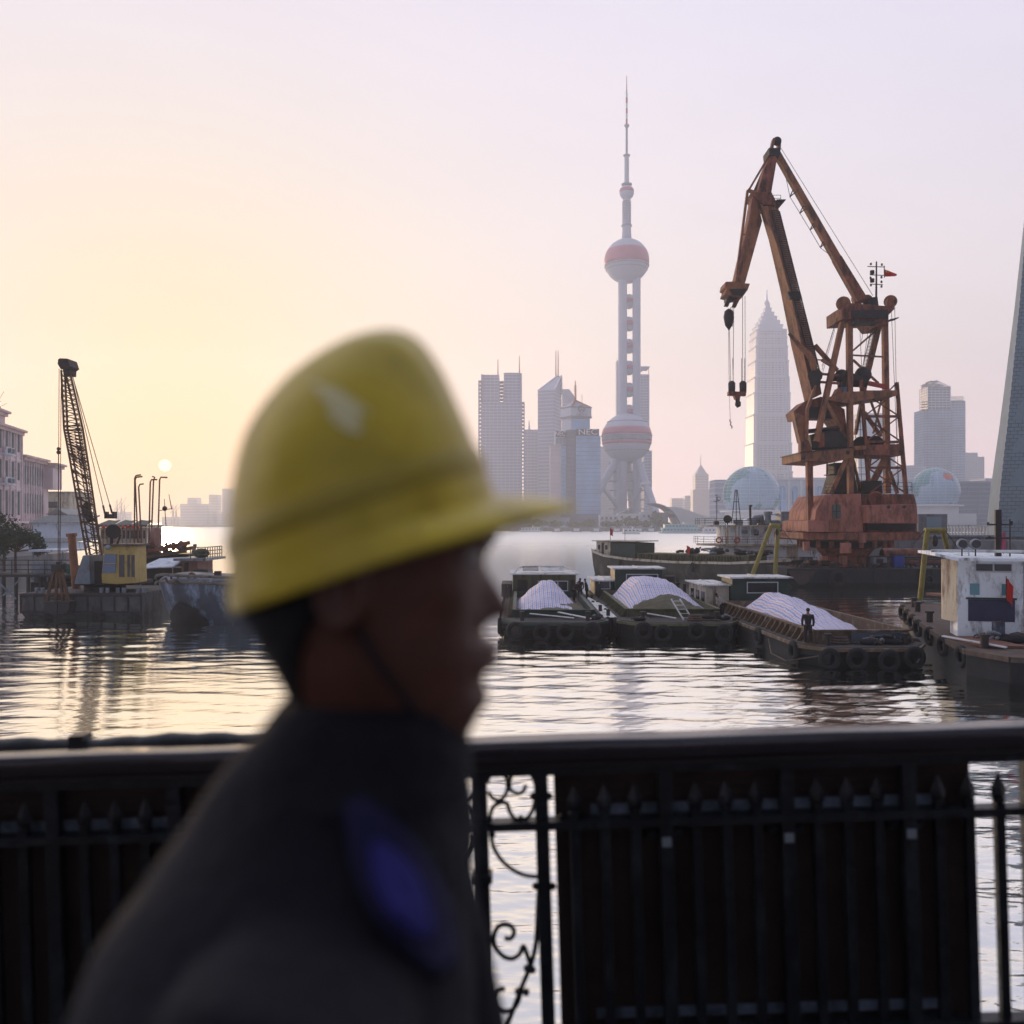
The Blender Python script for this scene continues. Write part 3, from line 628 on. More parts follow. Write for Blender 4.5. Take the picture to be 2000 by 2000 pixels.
# twin globes and the hall between
def globe(px, py, rpx, Y, label, cont):
    r = rpx/F*Y; t = Thing('glass_globe', label, 'globe', (PX(px, Y), Y, 2.6), 0, 'glass globes of the convention hall')
    cz = PZ(py, Y)-2.6
    m = bpy.data.materials.get('globe_glass_'+str(cont))
    if not m:
        m = M('globe_glass_'+str(cont), (.34, .50, .62), .2, bump=0, var=.12, scale=.05)
        tr = m.node_tree; b = tr.nodes['Principled BSDF']; tcn = tr.nodes.new('ShaderNodeTexCoord'); n = tr.nodes.new('ShaderNodeTexNoise'); n.inputs['Scale'].default_value = .045; n.inputs['Detail'].default_value = 6
        mpn = tr.nodes.new('ShaderNodeMapping'); mpn.inputs['Location'].default_value = (cont*3.3, 1.2, cont*1.7); tr.links.new(tcn.outputs['Object'], mpn.inputs[0]); tr.links.new(mpn.outputs[0], n.inputs['Vector'])
        rp = tr.nodes.new('ShaderNodeValToRGB'); rp.color_ramp.elements[0].position = .50; rp.color_ramp.elements[1].position = .53; tr.links.new(n.outputs[0], rp.inputs[0])
        mx = tr.nodes.new('ShaderNodeMix'); mx.data_type = 'RGBA'; tr.links.new(rp.outputs[0], mx.inputs[0])
        src = b.inputs['Base Color'].links[0].from_socket; tr.links.new(src, mx.inputs[6]); mx.inputs[7].default_value = (.06, .26, .28, 1); tr.links.new(mx.outputs[2], b.inputs['Base Color'])
    g = t.part('glass_skin', MB().lathe(ball_prof(r, cz, 30, -R(36)), n=56), m, smooth=True)
    q = MB()
    for i in range(-5, 12):
        a = R(7.2*i)
        if a < -R(34): continue
        q.torus((0, 0, cz+r*math.sin(a)), r*math.cos(a)+.05, .09, 'z', 48, 4)
    for k in range(20):
        a = 2*math.pi*k/20; q.path([((r+.05)*math.cos(e_)*math.cos(a), (r+.05)*math.cos(e_)*math.sin(a), cz+(r+.05)*math.sin(e_)) for e_ in [R(-34+i*9.5) for i in range(14)]], .09, 4)
    t.part('ribs', q, m_line, g, fix=False)
    if cont == 2:
        rows = [[((r+.12)*math.cos(e_)*math.cos(a), (r+.12)*math.cos(e_)*math.sin(a), cz+(r+.12)*math.sin(e_)) for a in [R(-90+j) for j in (-2, 4, 10, 16, 24, 32)]] for e_ in [R(x) for x in (27, 33, 38, 42, 46)]]
        rows[0] = rows[0][1:5]+[rows[0][4]]*2; rows[-1] = [rows[-1][1]]+rows[-1][1:4]+[rows[-1][3]]*2
        t.part('red_panels', MB().grid(rows), M('red_glass', (.65, .09, .05), .4, bump=0), g, fix=False)
    t.part('base_ring', MB().lathe([(r*.92, 0), (r*.92, cz-r*.58)], n=40), m_whp)
    t.part('terrace', MB().lathe([(r*1.12, cz-r*.66), (r*1.12, cz-r*.60), (r*.8, cz-r*.58)], n=40), m_whp)
globe(1467, 965, 54, 700, 'left glass globe with teal map patterns, partly behind the white work vessel', 1)
globe(1826, 959, 45.5, 760, 'right glass globe with teal map patterns and a red patch, right of the orange crane', 2)
Y = 760.0
t = Thing('convention_hall', 'long pale hall with tall arched windows between the two glass globes', 'hall', (PX(1660, Y), Y, 2.6))
X_ = lambda p: PX(p, Y)-t.o.x; z = lambda p: PZ(p, Y)-2.6
wt = t.part('wall', MB().box(X_(1512), X_(1800), 4, 40, 0, z(934)), m_fw)
t.part('cornice', MB().box(X_(1511), X_(1801), 3, 41, z(937), z(932.5)), m_whp)
t.part('podium', MB().box(X_(1400), X_(1900), -6, 3.9, 0, z(1003)), m_whp)
for i in range(12):
    c = 1531+i*24.3
    t.part('column', MB().tube((X_(c-12), 3.4, 0), (X_(c-12), 3.4, z(938)), 1.0, n=8), m_whp)
    arch = [(X_(c)-3, z(995)), (X_(c)+3, z(995))]+[(X_(c)+3*math.cos(a), z(955)+3*math.sin(a)) for a in [math.pi*j/8 for j in range(9)]]
    wn = t.part('window', MB().prism([(x, 3.9, zz) for x, zz in arch], (0, -.2, 0)), m_fg, wt)
    t.part('window_frame', MB().path([(x, 3.5, zz) for x, zz in arch[1:]+[arch[0]]], .25, 4).box(X_(c)-.15, X_(c)+.15, 3.5, 3.69, z(995), z(951)).box(X_(c)-3, X_(c)+3, 3.5, 3.69, z(978), z(977)), m_whp, wn)
# right-hand group
block('distant_tower', 'stepped glass tower glimpsed through the orange crane frame', 'tower', 1677, 1725, 807, 1500, 30, m_fg, m_line, group='hazy towers right of centre')
block('distant_tower', 'lower slab at the right of the tower glimpsed through the crane', 'building', 1726, 1748, 861, 1480, 30, m_fl, m_line, group='hazy towers right of centre')
block('distant_building', 'low broad block left of the right globe top', 'building', 1749, 1808, 909, 1300, 30, m_fl, m_line, group='hazy towers right of centre')
Y = 1400.0
t = block('unfinished_tower', 'blue-grey twin tower with ragged scaffolding on its tops above the right globe', 'tower', 1805, 1858, 800, Y, 34, m_fg, m_dl, fl=4, mul=5)
block('', '', '', 1812, 1856, 755, Y+1, 28, m_fd, m_line, th=t, zb=800, fl=4, mul=5)
block('', '', '', 1858.5, 1885, 783, Y+8, 34, m_fg, m_line, th=t, fl=4, mul=5)
X_ = lambda p: PX(p, Y)-t.o.x; z = lambda p: PZ(p, Y)-2.6
q = MB(); rng = random.Random(4)
for i in range(46):
    a = rng.uniform(1810, 1846); h = 740+max(0, (a-1835))*1.3+max(0, (1822-a))*.8; b = rng.uniform(h, 760); q.box(X_(a), X_(a+rng.uniform(3, 14)), rng.uniform(-2, 20), rng.uniform(21, 24), z(b), z(b)+.7)
for i in range(22):
    a = 1812+i*2; q.box(X_(a)-.3, X_(a)+.3, -1.5, -.9, z(760), z(742+abs(i-8)*.9))
t.part('scaffold', q, m_dl)
q = MB()
for i in range(14): q.box(X_(1857+i*2), X_(1857.4+i*2), 4, 4.6, z(784), z(773))
for i in range(3): q.box(X_(1856), X_(1886), 4, 5, z(782-i*3.5), z(781.4-i*3.5))
for i in range(4): q.box(X_(1801), X_(1812), -2, 8, z(800-i*5), z(799-i*5))
t.part('scaffold', q, m_dl)
block('distant_building', 'pale apartment block stepping down right of the unfinished twin tower', 'building', 1886, 1909, 884, 1700, 30, m_fl, m_line, group='hazy towers right of centre')
block('distant_building', 'lowest step of the pale apartment blocks near the stone pylon', 'building', 1909.5, 1922, 892, 1700, 30, m_fl, m_line, group='hazy towers right of centre')
t = block('dark_hall', 'dark blue-grey hall with a slanted glass end between right globe and stone pylon', 'building', 1868, 1934, 940, 820, 40, m_fd, m_dl, fl=4, mul=9)
block('riverside_block', 'pinkish flat block just left of the stone pylon', 'building', 1925, 1975, 934, 900, 30, m_fp, m_line)
# far left skyline
fl_ = [(352, 366, 984, 'faint slab low over the water right of the hooked poles'), (366, 384, 972, 'faint mid-height block in the glow right of the sun'), (382, 404, 984, 'faint wide block next to the tall faint tower'), (408, 424, 966, 'faint block right beside the tall faint tower'),
       (434, 456, 954, 'tallest faint tower at the helmet edge'), (417, 470, 1001, 'faint broad podium at the shore by the helmet edge'), (316, 350, 1010, 'faint low sheds beyond the hooked poles'), (228, 246, 1000, 'faint shipyard hall behind the lattice boom')]
for a, b, c, lab in fl_:
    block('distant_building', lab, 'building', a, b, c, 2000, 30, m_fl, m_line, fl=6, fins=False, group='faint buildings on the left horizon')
for px, h in ((229, 975), (237, 972), (243, 985), (338, 985), (344, 987)):
    Y = 1650.0; t = Thing('shipyard_crane', {229: 'faint shipyard crane at the left of the pair behind the boom', 237: 'faint tallest shipyard crane behind the boom', 243: 'faint short shipyard crane right of the tall one', 338: 'faint crane left of the sunlit pair on the horizon', 344: 'faint crane at the right of the pair under the sun'}[px], 'crane', (PX(px, Y), Y, 2.6), 0, 'shipyard cranes on the horizon')
    z_ = PZ(h, Y)-2.6
    t.part('tower', MB().beam((-3, 0, 0), (0, 0, z_*.8), .9).beam((3, 0, 0), (0, 0, z_*.8), .9).beam((0, 0, z_*.4), (0, 0, z_), .7), m_dl)
    t.part('jib', MB().beam((-5, 0, z_*.55), (9, 0, z_*1.02), .6).beam((-5, 0, z_*.55), (0, 0, z_), .5), m_dl)
# quay furniture and boats on the far side
t = Thing('far_quay_wall', 'long low pale quay wall along the far bank under the towers', 'quay wall', (60, 742, 0))
t.part('wall', MB().beam((-62, 2, 1.5), (0, 2, 1.5), .8, 3.4).beam((0, 2, 1.5), (190, -29, 1.5), .8, 3.4).beam((190, -29, 1.5), (500, -104, 1.5), .8, 3.4), m_quay)
def ferry(name, label, px0, px1, Y, decks, col, grp=None, prow=True):
    x0, x1 = PX(px0, Y), PX(px1, Y); Lg = x1-x0
    t = Thing(name, label, 'boat', ((x0+x1)/2, Y, 0), 0, grp)
    h = Lg/2; b = min(4, Lg*.12); H0 = max(1.0, Lg*.035)
    t.part('hull', MB().loft([[(-h, -b*.4, H0*1.3), (-h*.85, -b, H0), (h*.9, -b, H0), (h, 0, H0*1.3), (h*.9, b, H0), (-h*.85, b, H0)], [(-h*.94, -b*.2, -.2), (-h*.85, -b*.8, -.2), (h*.85, -b*.8, -.2), (h*.92, 0, -.2), (h*.85, b*.8, -.2), (-h*.85, b*.8, -.2)]]), m_whp)
    zz = H0
    for d in range(decks):
        f = .82-.1*d; dk = t.part('deck_house', MB().box(-h*f, h*(f-.05), -b*.8, b*.8, zz, zz+2.3), col)
        n = int(Lg*f/2.2)
        q = MB()
        for i in range(n): xx = -h*f+1+i*2*h*f/n*.97; q.box(xx, xx+1.2, -b*.8-.06, -b*.8-.005, zz+.9, zz+1.7)
        t.part('window_row', q, m_fd, dk)
        t.part('roof', MB().box(-h*f-.5, h*(f-.05)+.5, -b*.9, b*.9, zz+2.3, zz+2.5), m_whp, dk); zz += 2.5
    t.part('funnel', MB().box(h*.1, h*.2, -.8, .8, zz, zz+1.4), m_whp)
m_turq = M('ferry_turquoise', (.30, .55, .55), .5, bump=0)
ferry('ferry', 'long turquoise and white two-deck ferry moored at the far bank', 1284, 1375, 600, 2, m_turq)
ferry('ferry', 'white ferry moored behind the white work vessel on the far bank', 1368, 1430, 590, 2, m_whp)
ferry('motor_launch', 'small white launch passing below the television tower', 1214, 1251, 560, 1, m_whp)
ferry('motor_launch', 'low white boat moored left below the warehouse with characters', 1014, 1060, 690, 1, m_whp)
q0 = None
for i, px in enumerate((1088, 1126, 1165, 1205, 1248, 1272)):
    if q0 is None:
        t = Thing('mooring_pontoon', 'small white pontoon hut along the far quay', 'pontoon', (PX(px, 700), 700, 0), 0, 'pontoon huts along the far quay')
        t.part('float', MB().box(-4, 4, -1.5, 1.5, -.2, .6), m_dl); t.part('hut', MB().box(-2, 2, -1, 1, .6, 2.4), m_whp); t.part('roof', MB().box(-2.5, 2.5, -1.4, 1.4, 2.4, 2.6), m_whp); q0 = t.e
    else: dup(q0, (PX(px, 700), 700, 0))
# ================================================================ shared near materials
m_rust = M('crane_rust_paint', (.29, .095, .05), .75, scale=.8, var=.35, bump=.2, stain=(.07, .03, .02), samt=.75)
m_rust2 = M('crane_faded_paint', (.38, .14, .095), .75, scale=.7, var=.2, bump=.15, stain=(.15, .055, .035), samt=.6)
m_brown = M('crane_boom_paint', (.32, .13, .06), .75, scale=.7, var=.3, bump=.2, stain=(.09, .05, .035), samt=.6)
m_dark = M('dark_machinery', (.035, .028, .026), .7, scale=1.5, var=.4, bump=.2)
m_rope = M('wire_rope', (.10, .06, .05), .8, bump=0, var=.1)
m_hull = M('black_hull', (.011, .011, .011), .7, scale=.6, var=.4, bump=.3, stain=(.028, .022, .017), samt=.4)
m_hullb = M('grey_blue_hull', (.06, .075, .10), .6, scale=.45, var=.4, bump=.5, stain=(.24, .30, .40), samt=.45, bscale=.9)
m_deck = M('grimy_deck', (.065, .06, .055), .85, scale=1.2, var=.4, bump=.3, stain=(.04, .035, .03), samt=.6)
m_wood = M('worn_planks', (.11, .075, .055), .85, scale=1.5, var=.35, bump=.3, stain=(.06, .05, .045), samt=.5)
m_green = M('dark_green_paint', (.025, .055, .042), .6, scale=1.0, var=.3, bump=.1, stain=(.05, .05, .035), samt=.4)
m_olive = M('olive_coaming', (.12, .12, .06), .75, scale=1.2, var=.3, bump=.2, stain=(.05, .04, .025), samt=.5)
m_white = M('boat_white_paint', (.84, .90, .93), .6, scale=.8, var=.1, bump=.1, stain=(.20, .19, .17), samt=.35)
m_cream = M('boat_cream_paint', (.55, .50, .38), .7, scale=.8, var=.15, bump=.1, stain=(.18, .12, .08), samt=.5)
m_roofw = M('cabin_roof_pale', (.70, .70, .67), .7, scale=.8, var=.15, bump=.1, stain=(.2, .19, .17), samt=.4)
m_win = glass('dark_window', (.02, .025, .03), .15)
m_wing = glass('teal_window', (.12, .32, .36), .2)
m_frame = M('window_frame_white', (.55, .58, .58), .6, bump=0, var=.1)
m_tyre = M('tyre_rubber', (.014, .014, .014), .85, scale=3, var=.3, bump=.3)
m_yel = M('yellow_pipe', (.25, .21, .04), .6, scale=2, var=.2, bump=.1, stain=(.16, .10, .04), samt=.4)
m_cab = M('cab_yellow', (.50, .36, .10), .6, scale=1.5, var=.15, bump=.1, stain=(.22, .14, .05), samt=.35)
m_red = M('flag_red', (.60, .03, .02), .8, bump=0, var=.15)
m_gold = M('flag_gold', (.8, .6, .05), .8, bump=0, var=.1)
m_blue = M('plastic_blue', (.03, .06, .32), .5, bump=0, var=.2)
m_grey = M('machine_grey', (.22, .26, .29), .6, scale=1, var=.2, bump=.1, stain=(.1, .09, .08), samt=.4)
m_sand = M('sand_cargo', (.13, .12, .075), .95, scale=1.5, var=.25, bump=.5, bscale=14)
m_skin = M('skin_tan', (.20, .10, .06), .6, bump=0, var=.1)
m_black = M('cloth_black', (.015, .015, .018), .9, bump=0, var=.2)
m_hair = M('hair_black', (.01, .009, .008), .8, bump=0, var=.2)
m_shirt = M('cloth_pale', (.40, .38, .34), .9, bump=0, var=.1)
m_lat = M('lattice_steel', (.11, .055, .028), .7, scale=2, var=.3, bump=0)

def rail_mb(pts, h=.9, r=.025, post=1.6, mid=1):
    q = MB(); pts = [Vector(p) for p in pts]
    for a, b in zip(pts[:-1], pts[1:]):
        for j in range(mid+1): hh = Vector((0, 0, h*(j+1)/(mid+1))); q.tube(a+hh, b+hh, r, n=6)
        n = max(1, int((b-a).length/post))
        for i in range(n+1): p = a.lerp(b, i/n); q.tube(p, p+Vector((0, 0, h)), r, n=6)
    return q

# ================================================================ floating crane
YC = 105.0; sC = YC/F
CR = Thing('floating_crane', 'tall rust-orange harbour crane with double jib standing on the floating pontoon', 'crane', P(1668, 1114, YC))
def C(px, py, dy=0.0): return P(px, py, YC+dy)
def cp(name, mb, mat, parent=None, **k): return CR.part(name, mb, mat, parent, world=True, **k)
def plate(pts, dy, th): return MB().prism([C(*p, dy) for p in pts], (0, th, 0))
def bm_(a, b, w, w1=None, da=0.0, db=None, d=None, mb=None):
    mb = mb or MB(); db = da if db is None else db
    w_ = w*sC; w1_ = (w1 or w)*sC
    dd = d or None
    return mb.beam(C(*a, da), C(*b, db), w_ if dd is None else dd, w_, w1_ if dd is None else dd, w1_, up=(0, 1, 0) if False else (0, 0, 1))
# beams: width measured in the picture plane; use helper that orients the section
def bar(a, b, w, w1=None, da=0.0, db=None, dep=1.0, mb=None):
    mb = mb or MB(); db = da if db is None else db; w1 = w1 or w
    A, B = C(*a, da), C(*b, db); d = (B-A).normalized(); s = Vector((d.z, 0, -d.x)).normalized(); u = Vector((0, 1, 0))
    v = []
    for p, ww in ((A, w*sC/2), (B, w1*sC/2)):
        v += [p-s*ww-u*dep/2, p+s*ww-u*dep/2, p+s*ww+u*dep/2, p-s*ww+u*dep/2]
    return mb.add(v, [(0,3,2,1),(4,5,6,7),(0,1,5,4),(1,2,6,5),(2,3,7,6),(3,0,4,7)])
# pedestal and slewing ring
c = C(1650, 1114)
cx, cy = c.x, c.y; zz = lambda py: PZ(py, YC)
ped = cp('pedestal', MB().lathe([(2.5, 0), (2.45, zz(1088)-zz(1116)), (3.1, zz(1074)-zz(1116)), (3.4, zz(1068)-zz(1116))], (cx, cy, zz(1116)), 12), m_rust)
for px in (1612, 1650): cp('pedestal_rib', MB().prism([C(px-6, 1116, -3.6), C(px+5, 1116, -3.6), C(px+5, 1086, -3.2), C(px-6, 1086, -3.2)], (0, .8, 0)), m_rust2, ped)
sr = cp('slewing_ring', MB().lathe([(3.6, zz(1070)), (4.6, zz(1062)), (5.0, zz(1057)), (5.0, zz(1052))], (cx, cy, 0), 28), m_dark, smooth='auto')
for k in range(20): a = 2*math.pi*k/20; cp('ring_roller', MB().tube((cx+5*math.cos(a), cy+5*math.sin(a), zz(1068)), (cx+5*math.cos(a), cy+5*math.sin(a), zz(1055)), .28, n=8), m_rust, sr)
bp_ = cp('turntable', plate([k5(755, 1370), k5(1690, 1362), k5(1690, 1430), k5(1240, 1432), k5(870, 1425), k5(800, 1432), k5(760, 1420)], -5.5, 11), m_rust, bevel=.08)
for a, b, c_, d in ((1570, 1582, 1072, 1056), (1643, 1663, 1077, 1058), (1678, 1692, 1058, 1040)): cp('bracket', MB().box(C(a, 1, -5.95).x, C(b, 1, -5.95).x, YC-5.95, YC-5.52, zz(c_), zz(d)), m_rust2, bp_)
# machinery house
hs = cp('machinery_house', plate([k5(800, 1362), k5(800, 1278), k5(852, 1270), k5(862, 1190), k5(930, 1072), k5(1215, 1062), k5(1235, 1366)], -5.2, 9.6), m_rust2, bevel=.06)
cp('house_extension', plate([k5(1217, 1066), k5(1630, 1066), k5(1650, 1140), k5(1655, 1364), k5(1236, 1366)], -3.8, 8.0), m_rust, bevel=.06)
cp('window', MB().box(C(*k5(990, 0), -5.26).x, C(*k5(1055, 0), -5.26).x, YC-5.26, YC-5.15, C(1600, k5(0, 1258)[1], -5.26).z, C(1600, k5(0, 1150)[1], -5.26).z), M('dull_green_glass', (.07, .09, .07), .3, bump=0), hs)
cp('window_frame', MB().box(C(*k5(1020, 0), -5.3).x, C(*k5(1026, 0), -5.3).x, YC-5.32, YC-5.24, C(1600, k5(0, 1258)[1], -5.26).z, C(1600, k5(0, 1150)[1], -5.26).z).box(C(*k5(990, 0), -5.3).x, C(*k5(1055, 0), -5.3).x, YC-5.31, YC-5.25, C(1600, k5(0, 1206)[1], -5.26).z, C(1600, k5(0, 1200)[1], -5.26).z), m_dark, hs)
cp('lower_box', plate([k5(800, 1364), k5(800, 1276), k5(965, 1274), k5(965, 1366)], -5.9, .69), m_rust2, hs)
cp('lower_box', plate([k5(967, 1366), k5(967, 1274), k5(1052, 1272), k5(1056, 1366)], -5.7, .49), m_rust, hs)
cw = cp('counterweight', plate([k5(1256, 1152), k5(1655, 1145), k5(1666, 1298), k5(1266, 1296)], -6.6, 3.0), m_rust2, bevel=.12)
q = MB()
for a in (1430, 1555): q.sphere(C(*k5(a, 1166), -6.65), .2, 8, 6)
cp('lifting_eye', q, m_dark, cw)
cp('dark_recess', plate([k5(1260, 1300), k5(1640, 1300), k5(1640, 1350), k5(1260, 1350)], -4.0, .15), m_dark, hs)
cp('exhaust_ring', MB().torus(C(*k5(1332, 1108), -4.0), .95*.8, .16, 'y', 18, 6), m_rust, hs)
cp('left_post', bar(k5(806, 815), k5(812, 1278), 11, 10, -3, dep=.7), m_rust)
q = rail_mb([C(*k5(1385, 1062), -3.5), C(*k5(1615, 1062), -3.5), C(*k5(1615, 1062), 3)], 1.2, .03, 1.2, 2)
cp('deck_railing', q, m_dark)
q = rail_mb([C(*k5(930, 1066), -4), C(*k5(1000, 1066), -4)], 1.1, .03, 1.0, 2)
cp('deck_railing', q, m_dark)
# main platform
pf = cp('main_platform', plate([k5(740, 740), k5(1150, 700), k5(1155, 778), k5(1000, 818), k5(742, 806)], -3.6, 7.2), m_brown, bevel=.06)
cp('platform_beam', bar(k5(1150, 735), k5(1445, 735), 18, 22, 0, dep=6), m_rust, pf)
cp('platform_beam', bar(k5(1150, 706), k5(1245, 700), 7, 7, -3.5, dep=.8), m_brown, pf)
cp('flange', plate([k5(735, 736), k5(1150, 694), k5(1150, 702), k5(735, 745)], -3.8, 7.6), m_dark, pf)
q = MB()
for a, b in ((762, 780), (1110, 740)): q.tube(C(*k5(a, b), -3.85), C(*k5(a, b), -3.55), .22, n=12)
cp('pivot_cap', q, m_dark, pf)
cp('jib_foot_bracket', plate([k5(742, 738), k5(742, 655), k5(800, 645), k5(835, 730)], -3.2, 1.0), m_rust, pf)
cp('jib_foot_bracket', plate([k5(830, 720), k5(840, 640), k5(1100, 650), k5(1110, 705)], 1.5, 1.2), m_dark, pf)
cab = cp('operator_cab', plate([k5(830, 700), k5(815, 600), k5(930, 568), k5(1060, 575), k5(1110, 640), k5(1110, 700)], -2.6, 3.6), m_dark, bevel=.05)
cp('cab_front', plate([k5(880, 700), k5(875, 602), k5(926, 578), k5(928, 700)], -2.75, .14), m_rust, cab)
cp('cab_roof', plate([k5(800, 556), k5(1030, 530), k5(1060, 548), k5(920, 560), k5(800, 566)], -3.0, 4.4), m_dark, cab)
q = rail_mb([C(*k5(945, 915), -3), C(*k5(1005, 915), -3), C(*k5(1005, 915), 0)], 1.6, .035, .8, 2); q.beam(C(*k5(945, 915), -2), C(*k5(1010, 915), -2), 2.0, .1)
q.tube(C(*k5(950, 915), -3), C(*k5(950, 820), -3), .04).tube(C(*k5(1003, 915), -3), C(*k5(1003, 820), -3), .04)
cp('hanging_gangway', q, m_dark, pf)
# tower frame
TL = [('leg', k4(1030, 1440), k5(862, 655), 8.5, 9.5, -1.2, -3.2), ('leg', k4(1076, 1440), k5(1130, 1064), 10, 8.5, -1.0, -3.4),
      ('leg', k4(1302, 1480), k5(1255, 150), 9, 9, 1.0, 2.0), ('leg', k4(1345, 1480), k5(1420, 1062), 9, 11, 1.2, 3.2)]
for n, a, b, w0, w1, d0, d1 in TL: cp('tower_leg', bar(a, b, w0, w1, d0, d1, dep=.75), m_brown)
cp('tower_leg', bar(k5(1255, 150), k5(1170, 600), 8, 4, 2.0, 3.0, dep=.6), m_brown)
for a, b, w_, d0, d1 in ((k5(1100, 790), k5(975, 1065), 8, -3, -3, ), (k5(940, 345), k5(1105, 655), 7, -2.5, -2), (k5(1150, 790), k5(1215, 1060), 4, 0, 0), (k5(1400, 790), k5(1265, 1060), 12, 2, 0), (k5(1240, 425), k5(1370, 615), 7, 1, 2),
        (k4(1105, 1680), k4(1260, 1545), 3, 0, 0), (k4(1105, 1715), k4(1330, 1727), 2.4, 0, 0), (k4(1105, 1750), k5(1350, 195), 3.2, 0, 0), (k5(1015, 80), k5(905, 10), 5, -2, -2), (k5(1380, 300), k5(1310, 590), 2, 1, 1), (k5(1285, 320), k5(1385, 590), 3, 1, 1),
        (k5(1290, 780), k5(1260, 960), 3, 0, 0), (k5(1440, 890), k5(1500, 1062), 6, 1, 1), (k5(1000, 920), k5(940, 1066), 6, 1, 1)):
    cp('brace', bar(a, b, w_, w_, d0, d1, dep=.35), m_brown)
cp('pedestal_tower', plate([k5(1010, 820), k5(1150, 820), k5(1190, 1062), k5(970, 1062), k5(1010, 925)], -.5, 3.0), m_dark)
cp('winch_block', plate([k5(1245, 962), k5(1378, 962), k5(1382, 1062), k5(1230, 1062)], -1, 3), m_dark)
q = MB()
for a, b in ((1215, 665), (1262, 660), (1325, 658)): q.tube(C(*k5(a, b+15), -1.2), C(*k5(a, b+15), 1.4), .95, n=18)
cp('winch_drums', q, m_dark, smooth='auto')
ep = cp('engine_platform', plate([k5(945, 310), k5(1080, 262), k5(1500, 250), k5(1500, 290), k5(1330, 312), k5(1100, 352), k5(960, 328)], -2.6, 5.6), m_brown)
q = MB().tube(C(*k5(1045, 165), -1), C(*k5(1255, 180), -1), .85, .7, 14)
cp('luffing_drum', q, m_dark, ep, smooth='auto')
cp('luffing_rack', bar(k5(1160, 172), k5(1420, 226), 8, 7, -1, dep=.5), M('signal_red', (.42, .05, .03), .5, bump=0, var=.2), ep)
cp('motor', MB().tube(C(*k5(1083, 262), -1), C(*k5(1083, 160), -1), .75, n=14).sphere(C(*k5(1230, 130), -.8), .95, 12, 8).sphere(C(*k5(1060, 140), -1.2), .8, 12, 8).tube(C(*k5(985, 150), -1), C(*k5(1060, 150), -1), .45, n=10), m_dark, ep, smooth='auto')
cp('gear_box', plate([k5(1020, 280), k5(1045, 230), k5(1062, 230), k5(1062, 280)], -2, 1.6), m_rust, ep)
cp('motor_cover', MB().tube(C(*k5(1083, 270), -1.02), C(*k5(1083, 232), -1.02), .82, n=14), M('drum_blue', (.12, .22, .32), .6, bump=0), ep)
q = MB()
for a, b in ((880, 120), (900, 185)): q.beam(C(*k5(a-20, b), -2), C(*k5(1045, b+12), -2), .25)
cp('walkway_beams', q, m_rust, ep)
# ladder tower on the right
for a, b, w_ in ((k5(1213, 170), k5(1272, 962), 5), (k5(1495, 188), k5(1568, 1066), 5)):
    cp('stair_tower_post', bar(a, b, w_, w_+1, -2.2, dep=.45), m_rust)
q = MB(); ys = [262, 456, 656, 860, 1060]
xl = lambda y: 1213+(y-170)*59/792; xr = lambda y: 1495+(y-188)*73/878
for y in ys[:-1]: bar(k5(xl(y), y), k5(xr(y), y), 4.5, da=-2.2, dep=.35, mb=q)
for y0, y1 in zip(ys[:-1], ys[1:]):
    bar(k5(xl(y0), y0), k5(xr(y1), y1), 2.0, da=-2.1, dep=.2, mb=q); bar(k5(xr(y0), y0), k5(xl(y1), y1), 2.0, da=-2.0, dep=.2, mb=q)
bar(k5(1495, 192), k5(1440, 248), 2, da=-2.2, dep=.2, mb=q)
cp('stair_tower_bracing', q, m_rust)
q = MB()
for x in (1170, 1210, 1250): bar(k5(x, 480), k5(x+8, 1060), .8, da=2.5, dep=.05, mb=q)
for y in (500, 560, 620, 860, 910, 960, 1010): bar(k5(1165, y), k5(1255, y), .8, da=2.5, dep=.05, mb=q)
cp('ladder_cage', q, m_dark)
# tower head
hd = cp('tower_head', plate([k4(1018, 1350), k4(1090, 1320), k4(1380, 1345), k4(1415, 1330), k4(1420, 1365), k4(1375, 1410), k4(1375, 1480), k4(1300, 1488), k4(1260, 1440), k4(1090, 1440), k4(1020, 1445)], -2.4, 5.0), m_rust, bevel=.05)
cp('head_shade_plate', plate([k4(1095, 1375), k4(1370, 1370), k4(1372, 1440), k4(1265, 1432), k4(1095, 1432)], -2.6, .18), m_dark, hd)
for a, b, r_, d in ((1032, 1325, .8, -2.2), (1140, 1290, .72, 1.2), (1212, 1298, .62, 1.2), (1388, 1310, .75, 1.2)): cp('sheave_housing', MB().tube(C(*k4(a, b), d), C(*k4(a, b), d+.6), r_, n=20), m_brown, hd, smooth='auto')
cp('sheave_cheek', plate([k4(1120, 1360), k4(1118, 1270), k4(1160, 1270), k4(1170, 1360)], .2, .9), m_brown, hd)
cp('sheave_cheek', plate([k4(1355, 1370), k4(1368, 1290), k4(1405, 1285), k4(1418, 1362)], -.6, .7), m_rust, hd)
cp('motor', plate([k4(1225, 1345), k4(1230, 1280), k4(1290, 1272), k4(1300, 1350)], -1.4, 1.4), m_dark, hd)
q = rail_mb([C(*k4(1098, 1478), -2.6), C(*k4(1275, 1478), -2.6)], .7, .03, .8, 1); q.beam(C(*k4(1095, 1478), -2), C(*k4(1290, 1478), -2), 1.6, .12); q.beam(C(*k4(1370, 1455), -1), C(*k4(1432, 1440), -1), 1.4, .1)
cp('catwalk', q, m_dark, hd)
q = MB(); A, B = C(*k4(1270, 1490), -.2), C(*k4(1185, 1850), -.2); o = Vector((.28, 0, 0))
q.beam(A-o, B-o, .07).beam(A+o, B+o, .07)
for i in range(34): p = A.lerp(B, i/34); q.beam(p-o, p+o, .06)
cp('ladder', q, m_dark)
q = MB().tube(C(*k4(1280, 1345)), C(*k4(1282, 1008)), .13, .08, 6)
